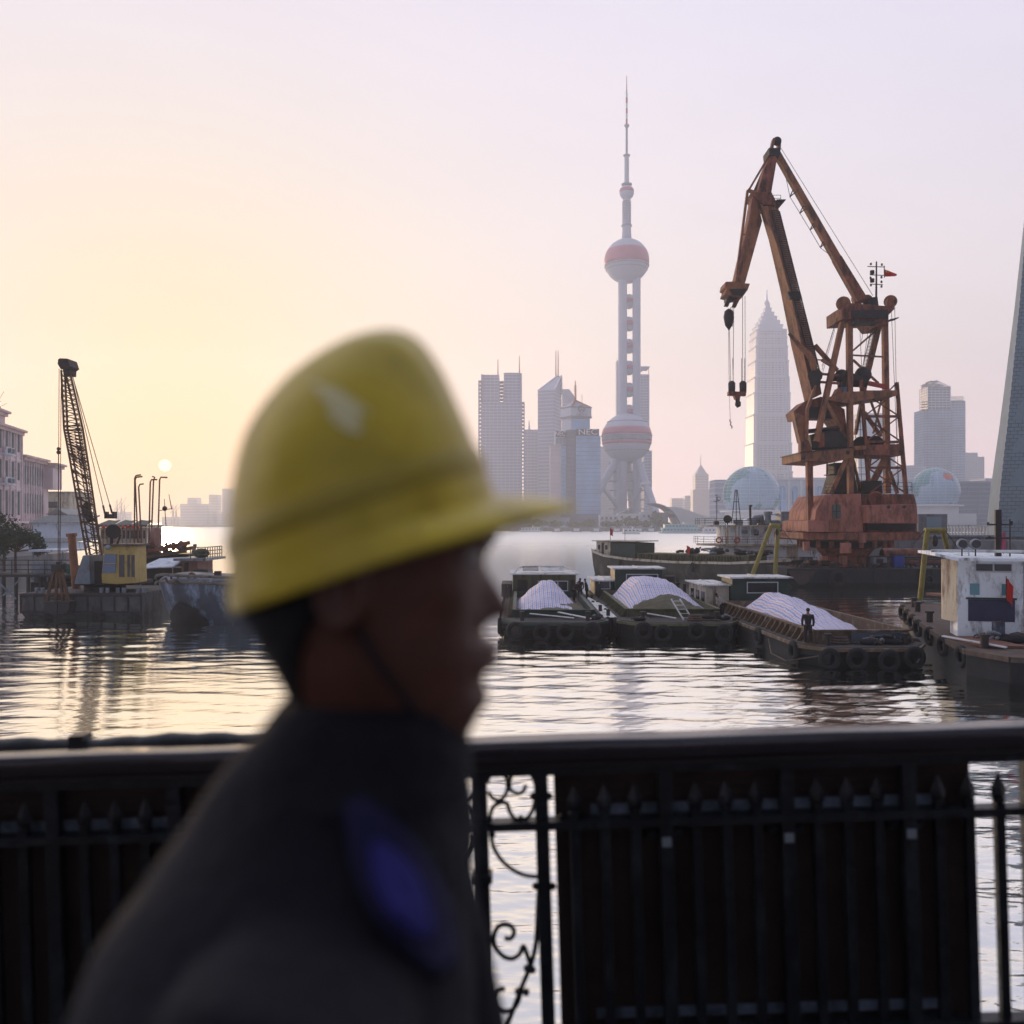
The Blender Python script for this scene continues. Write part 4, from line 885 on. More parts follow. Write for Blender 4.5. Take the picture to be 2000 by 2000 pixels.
for (a, b, y0) in ((1215, 1345, 1045), (1232, 1335, 1108), (1236, 1330, 1178)): q.beam(C(*k4(a, y0)), C(*k4(b, y0+4)), .08)
for a, b in ((1240, 1025), (1323, 1030), (1238, 1130), (1320, 1125), (1320, 1160), (1240, 1185), (1320, 1195)): q.tube(C(*k4(a, b+9)), C(*k4(a, b-7)), .11, n=6)
cp('signal_mast', q, m_dark)
q = MB()
for a, b in ((1250, 1090), (1250, 1152)): q.tube(C(*k4(a, b+12)), C(*k4(a, b-14)), .26, n=8)
cp('signal_lamps', q, m_dark)
fl = Thing('flag', 'red national flag flying from the mast on the tower head of the crane', 'flag', C(*k4(1343, 1095)))
rows = []
for j in range(2):
    rows.append([])
    for i in range(9):
        a = 1343+i*11.6; y = (1066+i*4.4) if j == 0 else (1122-i*.4 if i < 8 else 1112)
        rows[-1].append(tuple(C(*k4(a, y), .25*math.sin(i*.9))-fl.o))
fc = fl.part('cloth', MB().grid(rows), m_red, fix=False, smooth=True)
fl.part('staff', MB().tube(C(*k4(1341, 1040))-fl.o, C(*k4(1341, 1130))-fl.o, .05, n=6), m_dark)
def star(c, r, mb):
    pts = [(c[0]+(r if k % 2 == 0 else r*.4)*math.sin(math.pi*k/5), c[1], c[2]+(r if k % 2 == 0 else r*.4)*math.cos(math.pi*k/5)) for k in range(10)]
    return mb.prism(pts, (0, -.02, 0))
o_ = C(*k4(1357, 1083), -.12)-fl.o; q = star(o_, .13, MB())
for k in range(4): star(o_+Vector((.22+.05*math.sin(k*1.0+.6), -.02, .13-.1*k)), .045, q)
fl.part('stars', q, m_gold, fc)
# main jib (a deep box girder with portal foot)
jb = [k4(375, 520), k4(470, 830), k4(560, 1300), k5(770, 340), k5(683, 420), k5(738, 662), k5(790, 655), k5(775, 545), k5(808, 462), k5(985, 470), k5(1095, 655), k5(1112, 640), k5(1085, 400), k5(1000, 350), k5(900, 330), k4(850, 1850), k4(640, 1030), k4(535, 600), k4(520, 560), k4(400, 560)]
def tri_plate(left, right, dy, th, mat, name, parent=None):
    q = MB()
    for i in range(len(left)-1): q.prism([C(*left[i], dy), C(*right[i], dy), C(*right[i+1], dy), C(*left[i+1], dy)], (0, th, 0))
    return cp(name, q, mat, parent)
# left (lit) face strip and dark right strip: the girder is an L-turned box, modelled as a true box turned about its long axis
def girder(name, secs, mat, parent=None):
    """secs: (left, ridge, right) picture points; ridge is the near edge, so two faces show"""
    q = MB(); v = []; dn = 2.2
    for l, m_, r in secs: v += [C(*l, 0), C(*m_, -dn), C(*r, -.4), C(l[0]+(r[0]-m_[0]), r[1] if False else (l[1]+r[1])/2, dn)]
    n = len(secs); q.add(v, [(i*4+k, i*4+(k+1) % 4, i*4+4+(k+1) % 4, i*4+4+k) for i in range(n-1) for k in range(4)]+[(3, 2, 1, 0), (n*4-4, n*4-3, n*4-2, n*4-1)])
    return cp(name, q, mat, parent)
jib = girder('main_jib', [(k4(372, 520), k4(430, 600), k4(530, 560)), (k4(470, 850), k4(535, 900), k4(625, 940)), (k4(560, 1240), k4(640, 1290), k4(710, 1300)), (k4(640, 1650), k4(735, 1720), k4(815, 1660)), (k5(770, 345), k5(835, 300), k5(905, 280))], m_brown)
q = MB()
for k in range(74):
    f = k/73; a = Vector(C(*k4(490, 620), -1.9)).lerp(C(*k4(795, 1830), -1.9), f); b = a+Vector((1.05, .55, .05)); q.beam(a, b, .09, .09)
lad = cp('jib_ladder', q, m_dark, jib)
cp('jib_ladder_rails', MB().beam(C(*k4(490, 620), -1.95), C(*k4(795, 1830), -1.95), .12).beam(C(*k4(490, 620), -1.95)+Vector((1.05, .55, .05)), C(*k4(795, 1830), -1.95)+Vector((1.05, .55, .05)), .12), m_dark, jib)
q = MB()
for k in range(5): q.beam(C(*k4(612+k*5, 1238+k*13), -2.3), C(*k4(705+k*4, 1232+k*13), -1.5), .09)
q.prism([C(*k4(615, 1240), -2.25), C(*k4(705, 1235), -1.4), C(*k4(718, 1290), -1.4), C(*k4(630, 1290), -2.25)], (0, .5, 0))
cp('jib_platform', q, m_dark, jib)
cp('jib_portal', plate([k5(770, 340), k5(683, 420), k5(700, 480), k5(800, 465), k5(980, 468), k5(1108, 640), k5(1085, 400), k5(1000, 350), k5(900, 300)], -1.6, 3.0), m_rust, jib)
cp('jib_portal_lip', plate([k5(800, 470), k5(808, 380), k5(960, 385), k5(985, 470)], -1.8, .19), m_dark, jib)
cp('jib_leg', plate([k5(683, 420), k5(738, 662), k5(800, 665), k5(770, 560), k5(800, 465)], -3.0, 1.2), m_brown, jib)
cp('jib_leg', plate([k5(1085, 400), k5(1115, 660), k5(1080, 655), k5(975, 470)], .8, 1.2), m_rust, jib)
cp('jib_leg_strut', bar(k5(855, 215), k5(790, 400), 4, 5, -2.4, -3.2, dep=.5), m_brown, jib)
cp('jib_leg_strut', bar(k5(790, 400), k5(785, 640), 5, 5, -3.2, -3.2, dep=.5), m_brown, jib)
cp('jib_curved_strut', MB().path([C(*k4(x, y), -2.5) for x, y in ((622, 1550), (700, 1640), (765, 1700), (800, 1760), (815, 1830))], [.18, .28, .36, .4, .4], 8), m_brown, jib)
cp('jib_tail_strut', bar(k4(815, 1640), k4(985, 1830), 7, 6, -.5, dep=.6), m_brown, jib)
cp('jib_tail_strut', bar(k4(820, 1750), k4(935, 1750), 2, 2, -.5, dep=.2), m_brown, jib)
cp('pulley_cluster', MB().tube(C(*k4(820, 1870), -2.6), C(*k4(820, 1870), -1.4), .8, n=14).tube(C(*k5(855, 190), -2.4), C(*k5(855, 190), -1.2), .6, n=12), m_dark, jib)
cp('jib_head_joint', plate([k4(385, 485), k4(490, 480), k4(530, 560), k4(515, 580), k4(430, 580), k4(395, 540), k4(340, 480)], -1.6, 3.2), m_rust, jib, bevel=.05)
q = rail_mb([C(*k4(498, 580), -1.8), C(*k4(560, 580), -1.8), C(*k4(560, 580), 1.5)], 1.1, .03, .9, 2); q.beam(C(*k4(498, 580), 0), C(*k4(565, 580), 0), 3.4, .08)
cp('jib_head_gallery', q, m_dark, jib)
# fly jib
fj = cp('fly_jib', plate([k4(500, 180), k4(532, 230), k4(488, 490), k4(385, 490), k4(440, 300)], -1.0, 2.0), m_rust)
cp('fly_jib_arm', plate([k4(352, 505), k4(372, 520), k4(420, 700), k4(290, 1172), k4(213, 1170), k4(318, 700)], -.9, 1.8), m_brown, fj)
cp('fly_jib_edge', plate([k4(350, 505), k4(372, 510), k4(245, 1100), k4(222, 1160), k4(318, 700)], -1.0, .09), m_rust2, fj)
cp('fly_jib_stay', bar(k4(480, 195), k4(318, 470), 4, 3.6, -.6, dep=.4), m_brown, fj)
cp('fly_jib_stay', bar(k4(455, 250), k4(360, 475), 3, 3, .8, dep=.3), m_brown, fj)
cp('fly_jib_stay', bar(k4(310, 470), k4(228, 1100), 4.2, 4, -.6, dep=.4), m_brown, fj)
cp('fly_jib_link', bar(k4(310, 470), k4(395, 500), 5, 6, -.6, dep=.4), m_brown, fj)
cp('fly_jib_link', bar(k4(268, 802), k4(300, 804), 1.5, 1.5, -.6, dep=.2), m_brown, fj)
cp('apex_block', plate([k4(470, 150), k4(560, 150), k4(555, 205), k4(475, 205)], -1.2, 2.4), m_dark, fj)
cp('apex_plate', plate([k4(503, 75), k4(520, 72), k4(505, 155), k4(487, 150)], -1.1, .8), m_brown, fj)
cp('apex_plate', plate([k4(545, 84), k4(565, 84), k4(560, 160), k4(538, 155)], .2, .8), m_brown, fj)
cp('apex_sheave', MB().tube(C(*k4(532, 100), -.5), C(*k4(532, 100), .5), .5, n=16), m_dark, fj)
jh = cp('jib_nose', plate([k4(145, 1160), k4(215, 1158), k4(290, 1172), k4(328, 1174), k4(310, 1222), k4(272, 1275), k4(215, 1268), k4(140, 1250), k4(155, 1208), k4(137, 1198)], -1.3, 2.6), m_brown, fj)
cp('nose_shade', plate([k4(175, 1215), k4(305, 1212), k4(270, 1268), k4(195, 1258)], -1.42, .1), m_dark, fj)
cp('nose_fork', plate([k4(175, 1250), k4(200, 1262), k4(165, 1345), k4(135, 1340)], -.9, .5), m_dark, fj)
cp('nose_fork', plate([k4(215, 1288), k4(250, 1295), k4(222, 1352), k4(195, 1345)], -.9, .5), m_rust, fj)
cp('nose_fork', plate([k4(150, 1282), k4(235, 1280), k4(232, 1296), k4(150, 1305)], -.6, 1.2), m_dark, fj)
# back tie
tb = cp('tie_beam', bar(k4(530, 195), k4(980, 985), 10, 14, 0, dep=.9), m_brown)
cp('tie_beam_end', bar(k4(980, 985), k4(1165, 1300), 15, 19, 0, dep=1.0), m_rust, tb)
for a, b in ((655, 465), (730, 590), (808, 715), (885, 848)):
    q = MB(); bar(k4(a-2, b), k4(a-26, b+55), 1.8, da=0, dep=.15, mb=q); bar(k4(a+15, b+20), k4(a-26, b+55), 1.8, da=0, dep=.15, mb=q)
    cp('rope_guide', q, m_dark, tb)
q = MB(); pts = [k4(*p) for p in ((598, 370), (629, 520), (703, 640), (781, 770), (860, 905), (985, 1000))]
for a, b in zip(pts[:-1], pts[1:]): q.tube(C(*a), C(*b), .035, n=5)
q.tube(C(*k4(560, 150)), C(*k4(1255, 1265)), .03, n=5)
cp('tie_wire', q, m_rope, tb)
# hoist ropes and hooks
q = MB()
def rope(a, b, r=.035, d=0): q.tube(C(*a, d), C(*b, d), r, n=5)
rope(k4(184, 1350), k4(168, 1430)); rope(k4(205, 1345), k4(200, 1930)); rope(k4(192, 1345), k4(196, 1500)); rope(k4(272, 1275), k4(272, 1930)); rope(k4(290, 1270), k4(292, 1930), .03)
rope(k5(205, 0), k5(210, 210)); rope(k5(275, 0), k5(275, 210)); rope(k5(300, 0), k5(298, 210), .03); rope(k4(166, 1515), k5(178, 210), .03); rope(k4(172, 1515), k5(190, 210), .03)
rope(k5(178, 280), k5(186, 480), .022)
for a, b in ((1010, 1350, ), (1000, 1380), (995, 1420)): rope(k4(a, b), k4(870, 1800+(b-1350)), .025, -1)
for a, b in ((1395, 1380), (1420, 1350)): rope(k4(a, b), k5(a*1.0+85+(b-1350), 1000), .03)
rope(k4(1155, 1480), k4(1170, 1800), .03); rope(k4(1190, 1470), k4(1165, 1640), .03); rope(k4(1228, 1470), k4(1180, 1800), .03)
cp('ropes', q, m_rope)
hk = cp('auxiliary_hook', MB().lathe([(.1, 1.5), (.5, 1.2), (.62, .5), (.45, -.4), (.15, -.8)], C(*k4(168, 1462)), 12), m_dark, smooth=True)
cp('hook_tip', MB().path([C(*k4(x, y)) for x, y in ((168, 1490), (168, 1505), (176, 1512), (170, 1522), (162, 1516))], .09, 6), m_dark, hk)
mh = cp('main_hook_beam', plate([k5(175, 258), k5(310, 262), k5(310, 292), k5(270, 290), k5(262, 318), k5(228, 318), k5(220, 290), k5(175, 288)], -.4, .8), m_rust)
for a in (198, 286): cp('hook_pulley', MB().lathe([(.2, -.62*1.3), (.4, -.55), (.42, .55), (.2, .8)], C(*k5(a, 232)), 12), m_dark, mh, smooth=True)
cp('hook', MB().path([C(*k5(x, y)) for x, y in ((244, 318), (244, 335), (252, 350), (250, 368), (242, 376), (236, 366), (240, 345))], [.3, .25, .28, .3, .2, .2, .2], 8), m_dark, mh)
cp('tag_line', MB().path([C(*k5(x, y)) for x, y in ((186, 480), (182, 490), (192, 505), (186, 520), (200, 535), (198, 550))], .07, 5), M('tag_red', (.35, .05, .04), .8, bump=0), mh)

# ================================================================ crane pontoon
def tyre(t, c, r=.5, w_=.17, axis='y', parent=None): return t.part('tyre_fender', MB().torus(c, r, w_, axis, 18, 8), m_tyre, parent, smooth=True)
YP = 99.0
pt = Thing('crane_pontoon', 'long low black steel pontoon carrying the rust-orange crane', 'pontoon', (PX(1700, YP), YP, 0))
X0, X1 = PX(1537, YP)-pt.o.x, PX(1990, YP)-pt.o.x; zt = PZ(1111, YP)
hl = pt.part('hull', MB().loft([[(X0+1.5, .5, -.6), (X1, .5, -.6), (X1, 22, -.6), (X0+1.5, 22, -.6)], [(X0, 0, .5), (X1, 0, .5), (X1, 22, .5), (X0, 22, .5)], [(X0, 0, zt), (X1, 0, zt), (X1, 22, zt), (X0, 22, zt)]]), m_hull)
q = MB()
for i in range(17): x = X0+(X1-X0)*i/16; q.box(x-.05, x+.05, -.10, -.004, .3, zt-.02)
q.box(X0, X1, -.16, -.004, zt-.22, zt-.05).box(X0, X1, -.13, -.004, .45, .6)
pt.part('rubbing_strakes', q, m_hull, hl)
pt.part('deck', MB().box(X0+.05, X1-.05, .05, 21.9, zt+.002, zt+.03), m_deck)
pt.part('bow_plate', MB().prism([(X0-.02, -.2, zt-.2), (X0+3.2, -.2, zt-.2), (X0+2.0, -.2, .35), (X0+1.2, -.2, .25)], (0, .18, 0)), M('hull_brown', (.05, .035, .03), .8, bump=.2), hl)
cxx = PX(1634, YP)-pt.o.x
tyre(pt, (cxx, -.35, .95), .72, .26); tyre(pt, (PX(1812, YP)-pt.o.x, -.3, .8), .4, .15)
q = rail_mb([(X0+.5, .3, zt), (X0+.5, 21, zt)], 1.0, .03, 2.0, 1)
for i, (px, dy) in enumerate(((1560, 1), (1598, 1.2), (1690, 1.5), (1705, 1.0), (1775, 1.2), (1830, 1.6))):
    x = PX(px, YP+dy)-pt.o.x
    b = pt.part('bollard', MB().tube((x-.25, dy, zt), (x-.25, dy, zt+.5), .14, n=10).tube((x+.25, dy, zt), (x+.25, dy, zt+.5), .14, n=10).box(x-.5, x+.5, dy-.2, dy+.2, zt+.02, zt+.1), m_dark)
# loose gear on the pontoon: each a thing of its own
def on(px, py, Y): return P(px, py, Y)
zt_ = zt
t = Thing('storage_bin', 'upright dark blue plastic bin on the crane pontoon right of the orange pedestal', 'bin', (PX(1753, YP+3), YP+3, zt_))
t.part('body', MB().box(-.58, .58, -.5, .5, 0, 1.35), m_blue, bevel=.06); t.part('lid', MB().box(-.6, .6, -.52, .52, 1.36, 1.45), m_dark)
t = Thing('generator_set', 'pale grey generator box on the pontoon left of the blue bin', 'generator', (PX(1716, YP+3), YP+3, zt_))
b = t.part('housing', MB().box(-.75, .75, -.5, .5, .25, 1.15), m_grey, bevel=.05); t.part('louvre', MB().box(-.45, .3, -.53, -.51, .5, .95), m_dark, b); t.part('skid', MB().box(-.85, .85, -.5, .5, 0, .24), m_dark); t.part('exhaust', MB().tube((.5, 0, 1.15), (.5, 0, 1.6), .06), m_dark)
t = Thing('pipe_stack', 'stack of long rusty pipes lying on the pontoon behind the blue bin', 'pipes', (PX(1770, YP+8), YP+8, zt_))
for i in range(7):
    r_ = .16 if i < 6 else .3; t.part('pipe', MB().tube((-6+i*.3, .1*i, .2+.24*(i % 4)+(.1 if i > 3 else 0)), (9+i*.2, .5*i-1, .2+.24*(i % 4)+(.1 if i > 3 else 0)), r_, n=10), (m_dark, m_rust, m_wood)[i % 3], smooth='auto')
t = Thing('pipe_section', 'large open brown steel pipe section behind the generator, at the foot of the stone wall', 'pipe', (PX(1762, YP+14), YP+14, zt_))
t.part('shell', MB().lathe([(.9, -2.5), (.9, 2.5), (.78, 2.5), (.78, -2.5)], (0, 0, .92), 20, axis='x'), m_rust, fix=False)
rngp = random.Random(12)
for i, (px, dy, kind) in enumerate(((1574, 2, 0), (1610, 2.6, 1), (1630, 1.4, 0), (1665, 1.0, 2), (1728, 2.0, 0), (1548, 3, 2), (1588, 3.2, 1), (1788, 2.4, 2))):
    lab = ['coil of dark rope by the left corner of the crane pontoon', 'small winch just left of the crane pedestal', 'rope coil in front of the crane pedestal', 'heap of scrap iron in front of the pedestal right edge', 'rope coil beside the grey generator', 'heap of chain at the far left of the pontoon deck', 'small winch by the white vessel on the pontoon', 'heap of scrap right of the blue bin'][i]
    x, y = PX(px, YP+dy), YP+dy
    if kind == 0:
        t = Thing('rope_coil', lab, 'rope', (x, y, zt_), 0, 'gear on the crane pontoon'); q = MB()
        for k in range(4): q.torus((0, 0, .09+k*.13), .5-k*.04, .08, 'z', 16, 6)
        t.part('coil', q, m_dark); t.part('loose_end', MB().path([(.5, 0, .1), (.9, -.3, .06), (1.3, -.1, .06), (1.7, -.4, .06)], .06, 6), m_dark)
    elif kind == 1:
        t = Thing('deck_winch', lab, 'winch', (x, y, zt_), 0, 'gear on the crane pontoon'); t.part('drum', MB().tube((-.5, 0, .5), (.5, 0, .5), .32, n=14), m_dark); t.part('frame', MB().box(-.62, -.52, -.4, .4, 0, .8).box(.52, .62, -.4, .4, 0, .8).box(-.62, .62, -.45, .45, .0, .1), m_rust); t.part('motor', MB().tube((.65, 0, .45), (1.1, 0, .45), .2, n=10), m_grey)
    else:
        t = Thing('scrap_heap', lab, 'scrap', (x, y, zt_), 0, 'gear on the crane pontoon')
        for k in range(7):
            a = Vector((rngp.uniform(-.9, .9), rngp.uniform(-.4, .4), rngp.uniform(.05, .5))); b = a+Vector((rngp.uniform(-.8, .8), rngp.uniform(-.5, .5), rngp.uniform(-.1, .3))); t.part('piece', MB().beam(a, b, rngp.uniform(.08, .25), rngp.uniform(.05, .2)), (m_dark, m_rust, m_deck)[k % 3])

# ================================================================ white work vessel behind the pontoon
YV = 122.0
wv = Thing('work_vessel', 'white two-deck work vessel with radio masts moored left of the orange crane', 'vessel', (PX(1490, YV), YV, 0))
V = lambda px, py, dy=0: P(px, py, YV+dy)-wv.o
xa, xb = V(1402, 0).x, V(1610, 0).x
zd0, zd1, zd2 = PZ(1100, YV), PZ(1064, YV), PZ(1027, YV)
def rounded(x0, x1, y0, y1, z0, z1, r=2.2, n=8):
    pts = [(x0+r-r*math.sin(a), (y0+y1)/2-(y1-y0)/2*math.cos(a)) for a in [math.pi*i/n for i in range(n+1)]]
    pts = pts+[(x1, y1), (x1, y0)]
    return MB().prism([(x, y, z0) for x, y in pts], (0, 0, z1-z0))
hl = wv.part('hull', rounded(xa-2.2, xb, -3, 5, -.4, zd0-.1, 4), m_hull)
wv.part('main_deck', rounded(xa-2.6, xb, -3.1, 5.1, zd0-.09, zd0+.05, 4), m_deck)
lo = wv.part('lower_deckhouse', rounded(xa, xb, -2, 4.4, zd0+.06, zd1-.1, 2), m_white)
wv.part('upper_deck', rounded(xa-2.6, xb, -2.8, 5, zd1-.09, zd1+.12, 3), m_cream)
up_ = wv.part('upper_deckhouse', rounded(xa+.2, xb, -1.4, 4, zd1+.13, zd2-.1, 2), m_white)
wv.part('boat_deck', rounded(xa-2.4, xb, -2.3, 4.6, zd2-.09, zd2+.1, 3), m_cream)
for (a, b, c, d) in ((1473, 1482, 1036, 1046), (1536, 1548, 1034, 1043), (1557, 1569, 1034, 1043), (1520, 1527, 1035, 1043)):
    p0, p1 = V(a, d, -1.5), V(b, c, -1.5); w_ = wv.part('window', MB().box(p0.x, p1.x, -1.47, -1.41, p0.z, p1.z), m_win, up_); 
for (a, b) in ((1416, 1423), (1436, 1442)):
    p0, p1 = V(a, 1062, -1.5), V(b, 1036, -1.5); wv.part('door', MB().box(p0.x, p1.x, -1.48, -1.41, p0.z, p1.z), m_cream, up_)
for (a, b, c, d) in ((1491, 1497, 1073, 1083), (1503, 1507, 1074, 1082)):
    p0, p1 = V(a, d, -2.1), V(b, c, -2.1); wv.part('window', MB().box(p0.x, p1.x, -2.08, -2.01, p0.z, p1.z), m_win, lo)
for (a, b) in ((1537, 1547), (1550, 1558)):
    p0, p1 = V(a, 1098, -2.1), V(b, 1068, -2.1); wv.part('door', MB().box(p0.x, p1.x, -2.09, -2.01, p0.z, p1.z), m_cream, lo)
for px in (1453, 1472, 1568, 1580):
    p = V(px, 1092 if px > 1500 else 1038, -2.1); 
    u = wv.part('air_conditioner', MB().box(p.x-.42, p.x+.42, p.y-.35, p.y, p.z-.3, p.z+.3), m_grey); wv.part('fan_grille', MB().torus((p.x, p.y-.37, p.z), .2, .03, 'y', 14, 5), m_dark, u)
q = rail_mb([(xa-2.4, 4, zd1+.1), (xa-2.5, 1, zd1+.1), (xa-2.2, -1.5, zd1+.1), (xa+.5, -2.7, zd1+.1), (xa+6, -2.7, zd1+.1)], 1.0, .03, 1.3, 2); wv.part('guard_rail', q, m_dark)
q = rail_mb([(xa-2.2, 4, zd2+.1), (xa-2.3, 1, zd2+.1), (xa-2.0, -1.3, zd2+.1), (xa+.5, -2.2, zd2+.1), (xa+5, -2.2, zd2+.1)], .9, .03, 1.3, 2); wv.part('guard_rail', q, m_dark)
q = rail_mb([(xa-2.4, 3, zd0), (xa-2.4, -1, zd0), (xa, -3, zd0), (xb-2, -3, zd0)], .9, .03, 1.6, 1); wv.part('guard_rail', q, m_dark)
for px, py in ((1404, 1055), (1440, 1055)):
    p = V(px, py, -2.9); wv.part('lifebuoy', MB().torus(p, .33, .09, 'y', 16, 8), M('buoy_red', (.5, .09, .04), .6, bump=0), smooth=True)
for px in (1404, 1411, 1419, 1440, 1447, 1466): wv.part('stanchion', MB().tube(V(px, 1063, -2.3), V(px, 1028, -2.3), .06, n=6), m_white)
# things on the boat deck
wv.part('lattice_aerial', MB().tube(V(1429, 1022), V(1436, 957), .06, n=5).tube(V(1447, 1022), V(1440, 957), .06, n=5).tube(V(1438, 1022, 2), V(1438, 957), .06, n=5).tube(V(1432, 1000), V(1445, 1000), .04, n=5).tube(V(1434, 980), V(1442, 980), .04, n=5).tube(V(1436, 957), V(1440, 957), .04), m_dark)
wv.part('aerial_pole', MB().tube(V(1400, 1026), V(1400, 970), .05, n=5).tube(V(1393, 980), V(1405, 978), .035, n=5).torus(V(1404, 974), .25, .03, 'y', 6, 4).tube(V(1396, 968), V(1402, 967), .03, n=5), m_dark)
wv.part('funnel_pole', MB().tube(V(1466, 1026), V(1465, 990), .16, n=8).box(V(1463, 0).x, V(1468.5, 0).x, -.2, .2, V(0, 990).z, V(0, 986).z), m_dark)
for a, b in ((1523, 966), (1548, 960)): wv.part('whip_aerial', MB().tube(V(a+2, 1020), V(a, b), .035, .02, 5), m_dark)
wv.part('searchlight', MB().tube(V(1421, 1014, -1), V(1421, 1014, .4), .55, n=16).tube(V(1421, 1025), V(1421, 1014), .08), m_dark)
wv.part('equipment_box', MB().box(V(1391, 0).x, V(1400, 0).x, -1.4, -.6, V(0, 1025).z, V(0, 1018).z), m_dark)
wv.part('equipment_box', MB().box(V(1431, 0).x, V(1446, 0).x, -1.4, -.3, V(0, 1026).z, V(0, 1015).z), m_grey)
fn = wv.part('ventilator', MB().path([V(1470, 1030, 1), V(1471, 1018, 1), V(1476, 1014, 1), V(1490, 1012, 1)], .55, 12), m_grey, smooth='auto')
wv.part('ventilator', MB().tube(V(1500, 1024), V(1500, 1001), .4, n=12).tube(V(1500, 1006), V(1500, 999), .58, n=12), m_grey)
wv.part('ventilator', MB().tube(V(1556, 1024), V(1556, 1003), .42, n=12).tube(V(1556, 1006), V(1556, 999), .62, n=12), m_grey)
wv.part('roof_house', MB().box(V(1523, 0).x, V(1552, 0).x, -.6, 2, zd2+.1, V(0, 999).z), m_grey, bevel=.1)
wv.part('awning', MB().prism([V(1452, 1016, 1), V(1488, 1006, 1), V(1545, 999, 1), V(1545, 1001, 1), V(1488, 1009, 1), V(1452, 1019, 1)], (0, 2, 0)), m_white)
wv.part('duct', MB().tube(V(1480, 1022, 1), V(1560, 1021, 1), .42, n=10), m_grey, smooth='auto')

# ================================================================ promenade, wall and stone pylon on the right
m_stone = M('pylon_granite', (.25, .31, .34), .8, scale=.3, var=.12, bump=.15)
YM = 135.0
mo = Thing('stone_pylon', 'tall curving grey granite pylon with coursed blocks at the right picture edge', 'monument', (PX(1990, YM), YM, 4.7))
prof = [(1946, 1052), (1948, 1030), (1953.6, 957), (1961, 890), (1968, 830), (1975.5, 757), (1982.6, 685), (1992, 590), (2000, 493), (2006, 420), (2012, 340)]
rows = []
for (a, b) in prof:
    p = P(a, b, YM)-mo.o; dpt = 3.2+(b-340)*.004; xr_ = P(2078, b, YM).x-mo.o.x
    rows.append([(p.x, 0, p.z), (xr_, -2.5, p.z), (xr_+1, 4, p.z), (p.x+1.5, dpt, p.z)])
sh = mo.part('shaft', MB().loft(rows), m_stone)
q = MB(); z0 = rows[0][0][2]; z1 = rows[-1][0][2]; zc = z0+.5; kk_ = 0
def lx(z):
    for r0, r1 in zip(rows[:-1], rows[1:]):
        if r0[0][2] <= z <= r1[0][2]:
            f = (z-r0[0][2])/(r1[0][2]-r0[0][2]); return [r0[0][0]+(r1[0][0]-r0[0][0])*f, r0[3][1]+(r1[3][1]-r0[3][1])*f]
    return [rows[-1][0][0], 3]
while zc < z1-.3:
    x = lx(zc)[0]; q.box(x+.0, x+.05, -.012, lx(zc)[1], zc, zc+.035) if False else None
    w_ = rows[0][1][0]; q.prism([(x-.004, -.012, zc), (w_, -2.512, zc), (w_, -2.50, zc), (x, .0, zc)], (0, 0, .045))
    n = 9
    for i in range(n):
        f = (i+.5*(kk_ % 2))/n; xx = x+(w_-x)*f; yy = -2.5*(xx-x)/(w_-x); q.box(xx, xx+.04, yy-.014, yy-.002, zc, zc+.55) 
    zc += .55; kk_ += 1
mo.part('block_joints', q, M('joint_dark', (.05, .06, .068), .9, bump=0, var=.1), sh)
YW = 124.0
t = Thing('flood_wall', 'grey concrete flood wall along the promenade behind the crane pontoon', 'wall', (PX(1725, YW), YW, 0))
w0 = t.part('wall', MB().prism([(0, 0, -1), (24, -2, -1), (24, -2, PZ(1048, YW)), (0, 0, PZ(1048, YW))], (0, .8, 0)), m_quay)
t.part('coping', MB().prism([(-.2, -.2, PZ(1048, YW)), (24, -2.2, PZ(1048, YW)), (24, -2.2, PZ(1045, YW)), (-.2, -.2, PZ(1045, YW))], (0, 1.2, 0)), m_stone)
t.part('painted_panel', MB().box(.3, 1.6, -.3, -.16, PZ(1070, YW), PZ(1056, YW)), M('poster_red', (.45, .10, .06), .7, bump=0), w0)
t = Thing('concrete_block', 'square grey concrete block house on the flood wall right of the crane', 'block', (PX(1822, 126), 126, PZ(1046, 126)))
w0 = t.part('wall', MB().box(-2.0, 2.0, 0, 4, 0, PZ(1004, 126)-PZ(1046, 126)), m_quay)
t.part('recess', MB().box(-.9, 1.2, -.05, -.01, 1.0, 2.6), m_stone, w0)
t = Thing('balustrade', 'pale balustrade on the promenade between block house and pylon', 'railing', (PX(1852, 130), 130, PZ(1050, 130)))
q = MB(); zt2 = PZ(1025, 130)-t.o.z
for i in range(13): q.box(i*.46, i*.46+.14, -.1, .1, .2, zt2-.2)
t.part('balusters', q, m_roofw); t.part('rail', MB().box(-.1, 6.1, -.16, .16, zt2-.2, zt2).box(-.1, 6.1, -.16, .16, 0, .2), m_roofw)
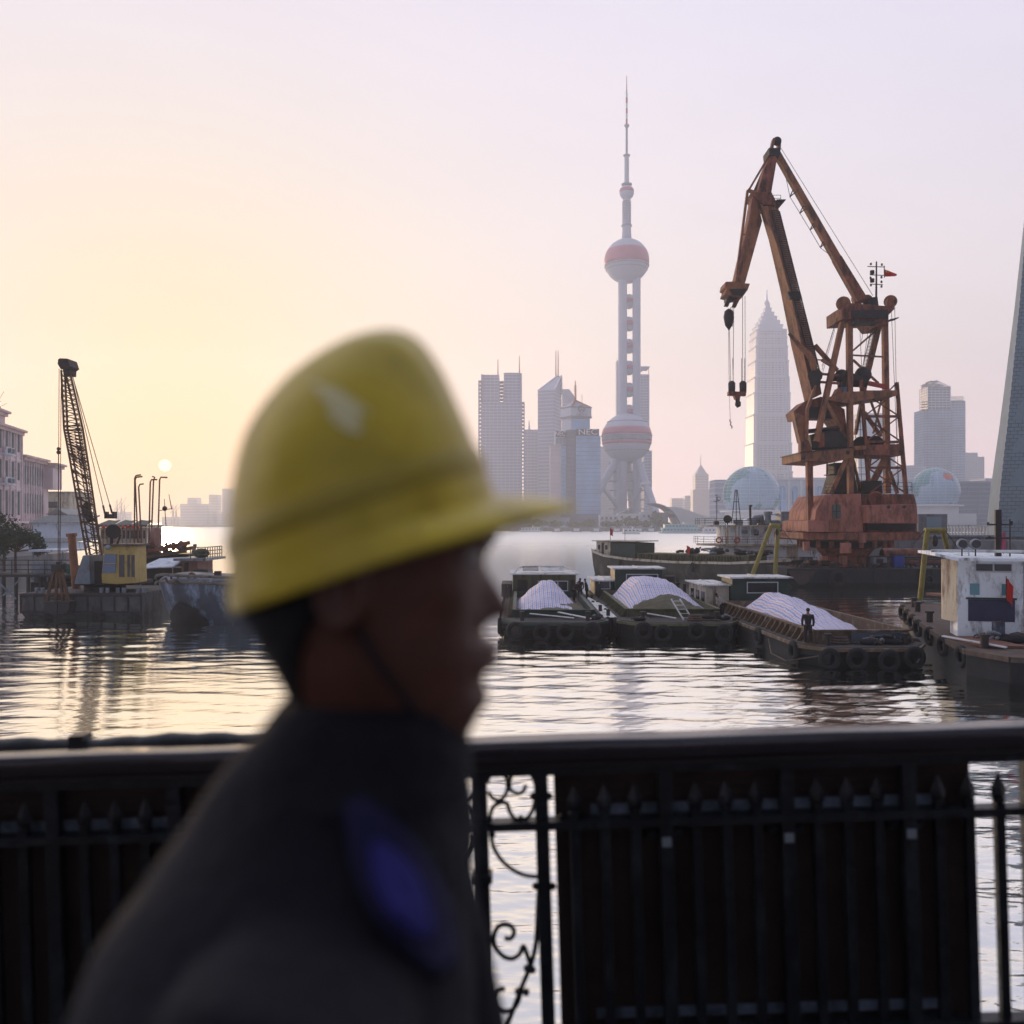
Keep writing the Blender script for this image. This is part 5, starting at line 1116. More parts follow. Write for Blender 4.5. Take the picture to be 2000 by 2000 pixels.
# ================================================================ cargo barges
m_tarp = M('striped_tarp', (.80, .80, .84), .6, bump=.35, var=.06, scale=1.5, bscale=1.2)
def add_stripes(m):
    t = m.node_tree; b = t.nodes['Principled BSDF']; src = b.inputs['Base Color'].links[0].from_socket
    tcn = t.nodes.new('ShaderNodeTexCoord'); s = t.nodes.new('ShaderNodeSeparateXYZ'); t.links.new(tcn.outputs['Object'], s.inputs[0])
    def band(axis, freq, off, w_):
        a = t.nodes.new('ShaderNodeMath'); a.operation = 'MULTIPLY_ADD'; t.links.new(s.outputs[axis], a.inputs[0]); a.inputs[1].default_value = freq; a.inputs[2].default_value = off
        f = t.nodes.new('ShaderNodeMath'); f.operation = 'FRACT'; t.links.new(a.outputs[0], f.inputs[0])
        l = t.nodes.new('ShaderNodeMath'); l.operation = 'LESS_THAN'; t.links.new(f.outputs[0], l.inputs[0]); l.inputs[1].default_value = w_
        return l.outputs[0]
    out = src
    for ax, off, col, w_, k in ((0, 0, (.12, .22, .58), .26, .66), (0, .5, (.60, .14, .18), .2, .5), (1, .1, (.12, .22, .58), .24, .6), (1, .6, (.60, .14, .18), .16, .34)):
        mx = t.nodes.new('ShaderNodeMix'); mx.data_type = 'RGBA'; m_ = t.nodes.new('ShaderNodeMath'); m_.operation = 'MULTIPLY'; t.links.new(band(ax, 3.8, off, w_), m_.inputs[0]); m_.inputs[1].default_value = k
        t.links.new(m_.outputs[0], mx.inputs[0]); t.links.new(out, mx.inputs[6]); mx.inputs[7].default_value = (*col, 1); out = mx.outputs[2]
    t.links.new(out, b.inputs['Base Color'])
add_stripes(m_tarp)

def heap(parent_xf, x0, x1, y0, y1, z0, top, name, label, cat, mat, ridge=.5, crest=.5, seed=1, group=None, crumple=.11, flat=1.15):
    """draped or poured heap over a rectangle; parent_xf: (loc, rz)"""
    loc, rz = parent_xf; c = Vector(((x0+x1)/2, (y0+y1)/2, z0)); c.rotate(Matrix.Rotation(rz, 3, 'Z')); rows = []; n, m = 56, 44
    for i in range(n+1):
        rows.append([])
        for k in range(m+1):
            u, v = i/n, k/m; x = (x1-x0)*(v-.5); y = (y1-y0)*(u-.5)
            fu = (u/crest if u < crest else (1-u)/(1-crest)); fv = (v/ridge if v < ridge else (1-v)/(1-ridge))
            fu = min(1, max(0, fu*flat)); fv = min(1, max(0, fv*flat)); f = (.6*fu+.4*math.sin(math.pi/2*fu))*(.65*fv+.35*math.sin(math.pi/2*fv))
            nz = noise.noise(Vector((x*.8+seed, y*.8, seed*3.1)))*crumple*1.6+noise.noise(Vector((x*2.6, y*2.6+seed, 1)))*crumple*.7+abs(noise.noise(Vector((x*1.6+y*.5, y*.5, seed))))*crumple
            e = min(1, 8*min(u, v, 1-u, 1-v)); jag = .12*noise.noise(Vector((x*1.4, y*1.4, 5+seed)))*(1-e)
            rows[-1].append((x*(1+jag*.6), y*(1+jag*.4), top*f+nz*e+.02))
    mb = MB().grid(rows); mb.f = list(mb.f)
    # skirt so that it is a closed body
    W = m+1; ring = [k for k in range(W)]+[i*W+m for i in range(1, n+1)]+[n*W+k for k in range(m-1, -1, -1)]+[i*W for i in range(n-1, 0, -1)]
    base = len(mb.v); mb.v += [(mb.v[r][0], mb.v[r][1], -.15) for r in ring]
    mb.f += [(ring[j], base+j, base+(j+1) % len(ring), ring[(j+1) % len(ring)]) for j in range(len(ring))]
    o = mesh_obj(name, mb, mat, smooth=True); o.location = Vector(loc)+c; o.rotation_euler = (0, 0, rz); o['label'] = label; o['category'] = cat
    if group: o['group'] = group
    return o

def cabin(t, x0, x1, y0, y1, z0, z1, wall, roofm, wins=(), over=.25, parent=None, name='deckhouse', roofslope=0):
    c = t.part(name, MB().box(x0, x1, y0, y1, z0, z1), wall, parent, bevel=.03)
    t.part('roof', MB().prism([(x0-over, y0-over, z1+.002), (x1+over, y0-over, z1+.002), (x1+over, y1+over, z1+.002), (x0-over, y1+over, z1+.002)], (0, 0, .1)).box((x0+x1)/2-.03, (x0+x1)/2+.03, y0-over, y1+over, z1+.10, z1+.16), roofm, c if parent is None else parent)
    for (a, b, c0, c1, side) in wins:
        if side == 'f':
            w_ = t.part('window', MB().box(a, b, y0-.05, y0-.004, c0, c1), m_win, c)
            if parent is None: t.part('window_frame', MB().box(a-.07, b+.07, y0-.07, y0-.052, c1, c1+.07).box(a-.07, b+.07, y0-.07, y0-.052, c0-.07, c0).box(a-.07, a, y0-.069, y0-.052, c0, c1).box(b, b+.07, y0-.069, y0-.052, c0, c1), m_frame)
        else:
            xx = x0 if side == 'l' else x1; s = -1 if side == 'l' else 1
            t.part('window', MB().box(min(xx+s*.004, xx+s*.05), max(xx+s*.004, xx+s*.05), a, b, c0, c1), m_win, c)
    return c

def barge(name, label, loc, rz, W, Lg, fb=1.05, coam=.95, hull=None, coamm=None, hold=(.18, .74), chamfer=1.0, ribs=True, seed=0):
    rg = random.Random(seed); hull = hull or m_hull; coamm = coamm or m_olive
    t = Thing(name, label, 'barge', loc, rz, 'cargo barges'); t.rz = rz
    w2 = W/2
    def sec(f, z, dz=0):  # outline at height
        ch = chamfer
        return [(-w2*f+ch, 0+dz, z), (w2*f-ch, 0+dz, z), (w2*f, ch*1.5+dz, z), (w2*f, Lg-1.5, z), (w2*f*.75, Lg, z), (-w2*f*.75, Lg, z), (-w2*f, Lg-1.5, z), (-w2*f, ch*1.5+dz, z)]
    hl = t.part('hull', MB().loft([sec(.9, -.5, 1.6), sec(.97, 0, .5), sec(1, fb*.55, .08), sec(1, fb, 0)]), hull, bevel=.04)
    t.part('deck', MB().prism([(x, y, fb+.003) for x, y, z in sec(.985, 0, .05)], (0, 0, .03)), m_deck)
    q = MB(); pts = [Vector((x, y, fb-.08)) for x, y, z in sec(1.01, 0, -.05)]
    for a, b in zip(pts, pts[1:]+pts[:1]): q.beam(a, b, .14, .16)
    t.part('rubbing_rail', q, coamm, hl)
    y0, y1 = Lg*hold[0], Lg*hold[1]; cw_ = w2-.75; zc = fb+coam
    q = MB(); th = .1
    q.box(-cw_, cw_, y0, y0+th, fb+.03, zc).box(-cw_, cw_, y1-th, y1, fb+.03, zc).box(-cw_, -cw_+th, y0+th+.002, y1-th-.002, fb+.03, zc-.002).box(cw_-th, cw_, y0+th+.002, y1-th-.002, fb+.03, zc-.002)
    cm = t.part('coaming', q, coamm)
    q = MB()
    q.box(-cw_-.12, cw_+.12, y0-.13, y0+.05, zc+.002, zc+.09).box(-cw_-.12, cw_+.12, y1-.05, y1+.1, zc+.002, zc+.09).box(-cw_-.13, -cw_+.1, y0+.06, y1-.06, zc+.002, zc+.09).box(cw_-.1, cw_+.13, y0+.06, y1-.06, zc+.002, zc+.09)
    t.part('coaming_lip', q, coamm, cm)
    if ribs:
        n = int((y1-y0)/.85)
        for i in range(n+1):
            y = y0+.2+(y1-y0-.4)*i/n
            for s in (-1, 1): t.part('rib', MB().prism([(s*(cw_+.002), y, fb+.04), (s*(cw_+.5), y, fb+.04), (s*(cw_+.12), y, zc-.002), (s*(cw_+.002), y, zc-.002)], (0, .09, 0)), coamm, cm)
    t.part('hold_floor', MB().box(-cw_+.11, cw_-.11, y0+.11, y1-.11, fb+.035, fb+.07), m_wood)
    # bow fittings
    for x in (-w2*.62, w2*.62):
        t.part('bollard', MB().tube((x, .9, fb+.03), (x, .9, fb+.55), .13, n=10).tube((x, .9, fb+.5), (x, .9, fb+.6), .18, n=10), m_dark)
    for i, x in enumerate((-w2*.7, -w2*.28, w2*.18, w2*.66)):
        t.part('tyre_fender', MB().torus((x+rg.uniform(-.2, .2), -.2, fb*.5+rg.uniform(-.1, .1)), .42, .14, 'y', 16, 8), m_tyre, smooth=True)
    for s in (-1, 1):
        for k in range(4):
            y = 2.2+k*Lg*.22+rg.uniform(-.5, .5)
            t.part('tyre_fender', MB().torus((s*(w2+.15), y, fb*.62), .40, .14, 'x', 16, 8), m_tyre, smooth=True)
    return t, cw_, y0, y1, zc
def gear(x, y, z, rz, label, kind, s=1.0, group='loose gear on the barge bows', seed=0):
    rg = random.Random(seed+31)
    if kind == 'coil':
        t = Thing('rope_coil', label, 'rope', (x, y, z), rz, group); q = MB()
        for k in range(3): q.torus((0, 0, .08+k*.12), (.42-k*.05)*s, .07, 'z', 16, 6)
        t.part('coil', q, m_wood); t.part('loose_end', MB().path([(.4*s, 0, .08), (.8*s, -.3, .06), (1.1*s, -.1, .06), (1.5*s, -.35, .06)], .05, 6), m_wood)
    elif kind == 'heap':
        t = Thing('gear_heap', label, 'gear', (x, y, z), rz, group)
        for k in range(9):
            a = Vector((rg.uniform(-.8, .8), rg.uniform(-.4, .4), rg.uniform(.05, .35)))*s; b = a+Vector((rg.uniform(-.9, .9), rg.uniform(-.4, .4), rg.uniform(-.1, .2)))*s
            b.z = max(b.z, .05); t.part('piece', MB().path([a, a.lerp(b, .5)+Vector((0, 0, .08)), b], rg.uniform(.04, .13)*s, 7), (m_dark, m_wood, m_grey)[k % 3], smooth=True)
        t.part('canvas', MB().sphere((0, 0, .16*s), .5*s, 14, 8, (1.3, .8, .45)), m_black, smooth=True)
    elif kind == 'tyre':
        t = Thing('tyre', label, 'tyre', (x, y, z), rz, group); t.part('tread', MB().torus((0, 0, .14), .42*s, .15, 'z', 20, 8), m_tyre, smooth=True); t.part('rim_bead', MB().torus((0, 0, .16), .27*s, .05, 'z', 20, 6), m_grey, smooth=True)
    elif kind == 'ladder':
        t = Thing('ladder', label, 'ladder', (x, y, z), rz, group); t.part('stile', MB().beam((-.28, 0, 0), (-.75, .9, 1.2), .07), m_roofw); t.part('stile', MB().beam((.28, 0, 0), (-.19, .9, 1.2), .07), m_roofw)
        for k in range(5): f = .1+k*.2; t.part('rung', MB().beam((-.28-.47*f, .9*f, 1.2*f), (.28-.47*f, .9*f, 1.2*f), .045), m_roofw)
    elif kind == 'plank':
        t = None; q = MB().beam((-1.6*s, .3, .35), (1.7*s, -.3, .1), .24, .05)
        o = mesh_obj('plank', q, m_roofw); o.location = (x, y, z); o.rotation_euler = (0, 0, rz); o['label'] = label; o['category'] = 'plank'; o['group'] = group
    elif kind == 'drum':
        t = Thing('oil_drum', label, 'drum', (x, y, z), rz, group); t.part('barrel', MB().lathe([(.28, 0), (.29, .02), (.28, .05), (.28, .28), (.30, .3), (.28, .32), (.28, .56), (.30, .58), (.28, .6), (.28, .84), (.29, .88)], n=18), m_hullb, smooth='auto'); t.part('lid', MB().lathe([(.26, .87), (.26, .885)], n=18), m_rust)
    return t

# left barge
LA = (PX(1085, 54.2), 54.2, 0)
t, cw_, y0, y1, zc = barge('cargo_barge', 'left of the three cargo barges, dark hull with round tyres across its blunt bow', LA, R(-.5), 6.4, 27, hold=(.10, .66), coam=.45, seed=1, coamm=m_green)
heap((LA, R(-.5)), -2.55, 2.0, 4.0, 16.8, zc-.6, 1.85, 'cargo_tarp', 'plaid tarpaulin rising to one peak in the hold of the leftmost cargo barge', 'tarpaulin', m_tarp, ridge=.5, crest=.55, seed=2, group='striped tarpaulins over cargo')
heap((LA, R(-.5)), -2.5, 2.5, 2.9, 13, zc-.42, .5, 'sand_heap', 'brown cargo showing at the right of the tarpaulin on the leftmost cargo barge', 'cargo', m_sand, seed=5)
z1 = PZ(1122, 74)
ch = cabin(t, -2.7, 2.4, 19.4, 24.8, 1.1, z1, m_olive, m_roofw, wins=((-.6, 1.7, z1-1.25, z1-.55, 'f'),))
t.part('window_bars', MB().box(.02, .1, 19.3, 19.36, z1-1.25, z1-.55).box(.9, .98, 19.3, 19.36, z1-1.25, z1-.55).box(-.7, 1.8, 19.2, 19.34, z1-1.4, z1-1.3), m_frame, ch)
t.part('doorway', MB().box(-2.3, -1.5, 19.33, 19.39, 1.2, z1-.4), m_dark, ch)
t.part('doorway', MB().box(1.95, 2.3, 19.33, 19.39, 1.2, z1-.4), m_dark, ch)
t.part('roof_rail', MB().path([(-2.6, 19.3, z1+.1), (-2.2, 20, z1+.55), (-1.8, 21, z1+.6), (1.4, 21, z1+.6), (2.0, 20, z1+.5), (2.5, 19.3, z1+.1)], .05, 6), m_roofw, ch)
t.part('solar_panel', MB().prism([(-1.9, 20.0, z1+.3), (-.6, 20.0, z1+.3), (-.6, 21, z1+.55), (-1.9, 21, z1+.55)], (0, 0, .04)), m_win, ch)
t.part('roof_board', MB().prism([(-.4, 20.0, z1+.3), (1.5, 20.0, z1+.3), (1.5, 21, z1+.5), (-.4, 21, z1+.5)], (0, 0, .04)), m_roofw, ch)
t.part('side_shed', MB().box(-3.6, -2.75, 18.6, 23, 1.1, z1-.7), m_dark, ch)
q = rail_mb([(-3.1, 16.5, 1.08), (-3.1, 24, 1.08)], .9, .03, 1.5, 1); t.part('guard_rail', q, m_dark)
gear(LA[0]-.2, 55.6, 1.1, R(8), 'pale plank lying across the bow of the leftmost cargo barge', 'plank', .8, seed=1)
gear(LA[0]+1.2, 55.9, 1.1, R(-24), 'second pale plank slanting over the bow of the leftmost cargo barge', 'plank', .7, seed=2)
gear(LA[0]+2.5, 55.7, 1.1, 0, 'dark gear heap at the right bow corner of the leftmost cargo barge', 'heap', .6, seed=3)
# middle barge
LB = (PX(1333, 54.0), 54.0, 0)
t, cw_, y0, y1, zc = barge('cargo_barge', 'middle cargo barge with olive hold rim, brown cargo in front and black bow', LB, R(-.2), 7.2, 27, hold=(.12, .68), coam=.48, seed=2)
heap((LB, R(-.2)), -2.75, 2.85, 4.8, 17.6, zc-.35, 1.75, 'cargo_tarp', 'widest plaid tarpaulin, flat-topped heap on the middle barge', 'tarpaulin', m_tarp, ridge=.42, crest=.6, flat=1.5, seed=7, group='striped tarpaulins over cargo')
heap((LB, R(-.2)), -2.6, 2.75, 3.5, 9.0, zc-.35, .95, 'sand_heap', 'olive-brown sand heap in front of the tarpaulin on the middle barge', 'cargo', m_sand, ridge=.5, crest=.5, seed=9)
z1 = PZ(1118, 73); 
ch = cabin(t, -1.9, 1.9, 19.2, 22.6, 1.1, z1+.25, m_green, m_roofw, wins=((-.95, 1.5, z1-.95, z1-.2, 'f'),))
t.part('curtain', MB().box(-.6, .6, 19.12, 19.144, z1-.8, z1-.4), m_frame, ch)
cabin(t, -3.4, -1.95, 19.6, 25, 1.1, z1-.75, m_green, m_roofw, wins=((-3.1, -2.3, 1.7, 2.3, 'f'),), name='low_deckhouse')
cabin(t, 1.95, 3.2, 20, 25, 1.1, z1-1.0, m_green, m_hull, name='low_deckhouse')
t.part('rain_tank', MB().tube((2.6, 19.6, 1.9), (2.6, 19.6, 2.7), .45, n=14), m_dark)
for x in (-3.3, 3.4):
    t.part('side_post', MB().tube((x, 17.6, 1.1), (x, 17.6, 2.2), .14, n=8), m_dark)
    t.part('side_post', MB().tube((x, 20.5, 1.1), (x, 20.5, 2.4), .12, n=8), m_dark)
gear(LB[0]+.6, 55.4, 1.1, R(10), 'short pale ladder leaning on the hold front of the middle barge', 'ladder', 1, seed=1)
gear(LB[0]+1.9, 55.6, 1.1, 0, 'grey-rimmed tyre lying on the bow of the middle barge', 'tyre', 1.1, seed=1)
gear(LB[0]+2.75, 55.4, 1.1, R(20), 'heap of pale pipes and cloth at the right bow of the middle barge', 'heap', .75, seed=8)
gear(LB[0]+.9, 54.9, 1.1, 0, 'dark coil of rope at the front edge of the middle barge', 'coil', 1, seed=2)
gear(LB[0]-2.4, 54.9, 1.1, 0, 'dark heap at the left bow corner of the middle barge', 'heap', .6, seed=5)
gear(LB[0]-1.0, 55.6, 1.1, R(5), 'worn plank flat on the bow of the middle barge', 'plank', .5, seed=5)
# right barge
rzc = R(2.2); LC = (17.35, 43.6, 0)
t, cw_, y0, y1, zc = barge('cargo_barge', 'right cargo barge with rusty brown hold walls and a man standing on its bow', LC, rzc, 6.2, 26, fb=1.0, coam=.62, hold=(.06, .70), seed=3, coamm=M('coaming_brown', (.15, .10, .06), .8, scale=1.2, var=.3, bump=.2, stain=(.30, .27, .2), samt=.4))
heap((LC, rzc), -2.15, 1.6, 1.9, 17.4, zc-.55, 1.4, 'cargo_tarp', 'long pale plaid tarpaulin on the right barge, behind the standing man', 'tarpaulin', m_tarp, ridge=.45, crest=.7, flat=1.35, seed=12, group='striped tarpaulins over cargo')
t.part('hold_front_panel', MB().box(-.6, 2.1, 1.25, 1.34, 1.1, 1.58), m_hullb)
z1 = PZ(1129, 63)
ch = cabin(t, -1.5, 2.4, 19.0, 21.8, 1.05, z1, m_green, m_roofw, wins=((-.45, 1.6, z1-.95, z1-.3, 'f'),))
# white brush marks on the front of the house
rg = random.Random(3); q = MB()
for (a, b, c, d) in ((-.6, .0, -.1, .05), (-.2, .25, -.2, -.3), (-.15, -.3, 0, .28), (.1, .3, .22, -.3), (.15, .1, .5, .18), (.45, .35, .5, -.25), (.45, .3, .8, .32), (.8, .3, .75, -.2), (.62, .05, .8, 0), (1.0, .15, 1.5, .05), (.25, .33, .4, .45)):
    q.beam((a, 18.985, z1-1.75+b*.7), (c, 18.985, z1-1.75+d*.7), .05, .05)
t.part('paint_scrawl', q, m_frame, ch)
cabin(t, -3.2, -1.55, 19.6, 24.6, 1.05, z1-.55, m_cream, m_roofw, wins=((19.9, 20.7, 1.5, 2.2, 'l'), (21.4, 22.2, 1.5, 2.2, 'l'), (23, 23.8, 1.5, 2.2, 'l')), name='rear_deckhouse')
t.part('deck_post', MB().box(2.5, 2.8, 17.6, 17.9, 1.05, 1.95), m_dark)
t.part('mooring_rope', MB().path([(-3.2, 6, .7), (-3.7, 4, .2), (-3.6, 2, .1), (-2.4, .4, .6)], .04, 6), m_wood)
gear(LC[0]+.2, 44.6, 1.04, 0, 'tangle of dark rope and pipes at the middle of the right barge bow', 'heap', .8, seed=4)
gear(LC[0]-1.2, 45.0, 1.04, 0, 'heap of coiled pale rope behind the feet of the standing man', 'coil', 1.1, seed=6)
gear(LC[0]+1.3, 44.8, 1.04, R(-30), 'low black canvas heap at the right end of the right barge bow', 'heap', .85, seed=9)
gear(LC[0]+2.0, 45.4, 1.04, 0, 'loose tyre at the far right of the right barge bow', 'tyre', .9, seed=9)

# mooring boats between and the sea-going style dark barge behind
YD = 112.0
t = Thing('river_freighter', 'long dark green river freighter with rear cabin lying across behind the cargo barges', 'barge', (PX(1320, YD), YD, 0))
A_ = Vector((PX(1140, 124), 124)); B_ = Vector((PX(1500, 106), 106)); dr = (B_-A_).normalized(); nr = Vector((-dr.y, dr.x)); Ln = (B_-A_).length
o2 = Vector((t.o.x, t.o.y))
def Wp(u, v, z): p = A_+dr*u+nr*v-o2; return (p.x, p.y, z)
secs = []
for u, hw, zt3, zb in ((0, 1.6, 3.3, 1.0), (.6, 2.3, 3.1, -.2), (3.0, 3.0, 2.55, -.5), (7, 3.3, 2.2, -.5), (14, 3.4, 2.0, -.5), (22, 3.4, 2.1, -.5), (Ln-2, 3.2, 2.3, -.5), (Ln+2, 1.6, 2.6, -.3)):
    secs.append([Wp(u, 3.4-hw, zt3), Wp(u, 3.4-hw*.92, (zt3+zb)/2), Wp(u, 3.4-hw*.7, zb), Wp(u, 3.4+hw*.7, zb), Wp(u, 3.4+hw*.92, (zt3+zb)/2), Wp(u, 3.4+hw, zt3)])
hl = t.part('hull', MB().loft(secs), M('freighter_hull', (.06, .055, .045), .8, scale=.5, var=.4, bump=.3, stain=(.13, .12, .09), samt=.4))
q = MB()
for a, b in zip(secs[:-1], secs[1:]): q.beam(Vector(a[0])+Vector((0, -.06, .05)), Vector(b[0])+Vector((0, -.06, .05)), .16, .3)
t.part('bulwark_rail', q, m_cream, hl)
q = MB(); q.prism([Wp(8, 1.0, 1.9), Wp(Ln-3, 1.0, 2.0), Wp(Ln-3, 5.8, 2.0), Wp(8, 5.8, 1.9)], (0, 0, 1.1)); cm = t.part('coaming', q, m_olive)
for i in range(38): u = 8.2+i*(Ln-11.6)/38; t.part('rib', MB().prism([Wp(u, .99, 1.95), Wp(u+.12, .99, 1.95), Wp(u+.12, .8, 1.95), Wp(u, .8, 1.95)], (0, 0, .95)), m_olive, cm)
q = MB().prism([Wp(1.4, 1.1, 2.4), Wp(7.6, 1.1, 2.2), Wp(7.6, 5.8, 2.2), Wp(1.4, 5.8, 2.4)], (0, 0, PZ(1060, 119)-2.3)); ch = t.part('deckhouse', q, m_green)
z_ = PZ(1060, 119)+.1
t.part('front_wall', MB().prism([Wp(1.38, 1.08, 2.5), Wp(3.7, 1.08, 2.4), Wp(3.7, 1.02, 2.4), Wp(1.38, 1.02, 2.5)], (0, 0, z_-2.5)), m_cream, ch)
for u in (1.7, 2.9): t.part('window', MB().prism([Wp(u, 1.0, z_-1.1), Wp(u+.35, 1.0, z_-1.1), Wp(u+.35, .95, z_-1.1), Wp(u, .95, z_-1.1)], (0, 0, .6)), m_win, ch)
t.part('doorway', MB().prism([Wp(2.3, 1.0, 2.6), Wp(2.65, 1.0, 2.6), Wp(2.65, .95, 2.6), Wp(2.3, .95, 2.6)], (0, 0, 1.7)), m_dark, ch)
t.part('roof', MB().prism([Wp(.8, .7, z_), Wp(8.0, .7, z_), Wp(8.0, 6.1, z_), Wp(.8, 6.1, z_)], (0, 0, .12)), m_cream, ch)
t.part('flag_staff', MB().tube(Wp(3, 2, z_), Wp(3, 2, z_+1.9), .03, n=5), m_dark)
t.part('roof_pole', MB().tube(Wp(5.4, 2, z_), Wp(5.4, 2, z_+1.6), .03, n=5), m_dark)
def flag(label, loc, w_, h_, tilt=0):
    f = Thing('flag', label, 'flag', loc, 0, 'small red flags on the boats'); rows = [[(w_*i/6+.3*h_*0, .06*math.sin(i*1.3+j), h_*(j/3-.5)-tilt*w_*(i/6)**1.3) for i in range(7)] for j in range(4)]
    f.part('cloth', MB().grid(rows), m_red, fix=False, smooth=True); f.part('staff', MB().tube((-.02, 0, -h_*1.4), (-.02, 0, h_*.6), .02, n=5), m_dark); return f
p = Vector(Wp(3, 2, z_+1.3))+t.o; flag('red flag on the cabin roof of the dark green freighter', p, .35, .9, .5)
flag('red flag above the deck of the dark green freighter, left of the white vessel', P(1342, 1073, 110), .35, .9, .5)
t.part('tyre_fender', MB().torus(Wp(6, .0, 1.6), .45, .17, 'x', 16, 8), m_tyre, smooth=True)
t.part('tyre_fender', MB().torus(Wp(17, -.2, 1.5), .45, .17, 'x', 16, 8), m_tyre, smooth=True)
for i, (u, lab) in enumerate(((15.5, 'dark winch gear on the freighter deck, leftmost cluster'), (19, 'second cluster of dark gear on the freighter deck'), (22.3, 'pipes piled on the freighter deck near the white vessel'), (25, 'rightmost gear pile on the freighter beside the yellow frame'))):
    p = Vector(Wp(u, 2.4, 3.12))+t.o; gear(p.x, p.y, p.z, 0, lab, 'heap', 1.5, 'deck gear on the freighter', seed=20+i)

# yellow A-frames
def aframe(label, legs, Y, r, lamp):
    t = Thing('a_frame', label, 'frame', P(legs[0][1][0], legs[0][1][1], Y), 0, 'yellow tubular A-frames'); W_ = lambda p, dy=0: P(p[0], p[1], Y+dy)-t.o
    for i, (a, b) in enumerate(legs): t.part('leg', MB().tube(W_(a, .0), W_(b, i*1.2), r, n=10), m_yel, smooth='auto')
    a, b = lamp; t.part('cross_bar', MB().tube(W_(a), W_(b), r*1.1, n=10), m_yel, smooth='auto')
    m_ = ((a[0]+b[0])/2, (a[1]+b[1])/2); t.part('hanging_block', MB().lathe([(.05, .35), (.16, .2), (.2, -.1), (.12, -.35), (.03, -.4)], W_((m_[0]+(4 if Y > 70 else 0), m_[1]+(12 if Y > 70 else 20))), 10), m_dark, smooth=True)
    for i in range(2): t.part('stay_wire', MB().tube(W_(a if i == 0 else b), W_((a[0]-22, a[1]+26) if i == 0 else (b[0]+25, b[1]+34), 1), .03, n=5), m_dark)
aframe('yellow A-frame standing between freighter and white vessel, left of the crane', [((1506, 1027), (1470, 1122)), ((1520, 1027), (1514, 1120))], 97, .23, ((1504, 1026), (1523, 1027)))
aframe('yellow and rusty A-frame with hanging bell block, left of the white wheelhouse', [((1811, 1036), (1797, 1172)), ((1842, 1038), (1856, 1092))], 60, .17, ((1806, 1036), (1846, 1036)))

# ---------------------------------------------------------------- tug with white wheelhouse
YT = 42.0
tg = Thing('work_boat', 'work boat with white wheelhouse, twin searchlights and dark mast at the right edge', 'boat', (PX(1930, YT), YT, 0), 0)
T_ = lambda px, py, dy=0: P(px, py, YT+dy)-tg.o
fb = 1.45
out = [(-2.2, -2.4), (-1.5, -4.6), (.2, -5.2), (7, -5.2), (11, 6), (13, 20), (4.6, 20), (.6, 8), (-1.1, 2)]
hl = tg.part('hull', MB().loft([[(x*.96+.1, y*.97+.3, -.5) for x, y in out], [(x, y, .4) for x, y in out], [(x*1.0, y, fb) for x, y in out]]), m_hull, bevel=.05)
tg.part('deck', MB().prism([(x*.985, y*.985, fb+.003) for x, y in out], (0, 0, .04)), m_wood)
q = MB(); pts = [Vector((x*1.01, y*1.01, fb-.06)) for x, y in out]
for a, b in zip(pts, pts[1:]+pts[:1]): q.beam(a, b, .2, .22)
tg.part('rubbing_rail', q, m_wood, hl)
for (x, y) in ((3.9, 18), (2.9, 15), (1.9, 12), (.9, 9), (-.1, 5.4), (-1.2, 1.6), (-2.0, -1.8)):
    tg.part('tyre_fender', MB().torus((x-.12, y, fb-.35), .38, .14, 'x', 16, 8), m_tyre, smooth=True)
for (x, y) in ((3.2, 14.5), (1.2, 8.5), (-1.2, -2.0), (4.3, 17.5)):
    tg.part('bollard', MB().tube((x, y, fb+.04), (x, y, fb+.62), .17, n=10).tube((x, y, fb+.55), (x, y, fb+.66), .24, n=10), m_dark)
dY = 2.0; YW_ = YT+dY
wx0, wx1 = P(1870, 0, YW_).x-tg.o.x, P(1986, 0, YW_).x-tg.o.x; wz0, wz1 = fb+.04, PZ(1094, YW_)
n_before = len(S.collection.objects)
wh = tg.part('wheelhouse', MB().box(wx0, wx1, dY, dY+1.7, wz0, wz1), m_white, bevel=.03)
tg.part('side_wall', MB().prism([(wx0-.42, dY+1.3, 2.2), (wx0-.003, dY+.02, 2.2), (wx0-.003, dY+1.65, 2.2), (wx0-.42, dY+1.65, 2.2)], (0, 0, wz1-2.2)), m_cream, wh)
def wbox(a, b, c, d, o=.03, th=.03): p, q2 = P(a, d, YW_), P(b, c, YW_); return MB().box(p.x-tg.o.x, q2.x-tg.o.x, dY-o-th, dY-o, p.z, q2.z)
tg.part('window', wbox(1903, 1965, 1101, 1114, .004), m_win, wh)
tg.part('window_divider', wbox(1932, 1935, 1101, 1114, .036), m_frame, wh)
tg.part('window_sill', wbox(1899, 1968, 1114.5, 1117, .004, .08), m_frame, wh)
tg.part('window', wbox(1892, 1909, 1139, 1161, .004), m_wing, wh); tg.part('window', wbox(1948, 1961, 1139, 1161, .004), m_wing, wh)
tg.part('hatch_door', wbox(1889, 1971, 1170, 1212, .004), M('door_navy', (.035, .04, .085), .7, scale=2, bump=.2), wh)
tg.part('hatch_frame', wbox(1885, 1974, 1166, 1169.5, .004, .08), m_green, wh)
rx0, rx1 = P(1824, 0, YW_).x-tg.o.x, P(2030, 0, YW_).x-tg.o.x
rf = tg.part('roof', MB().prism([(rx0, dY-.9, wz1+.22), (rx0+.9, dY-1.0, wz1+.003), (rx1, dY-1.0, wz1+.003), (rx1, dY+4, wz1+.06), (rx0, dY+4, wz1+.22)], (0, 0, .14)), m_white)
tg.part('roof_pipe', MB().tube((rx0+.1, dY+.8, wz1+.42), (rx1, dY+.8, wz1+.42), .07, n=8), m_roofw, rf)
mx_ = P(1928, 0, YT+3.2).x-tg.o.x
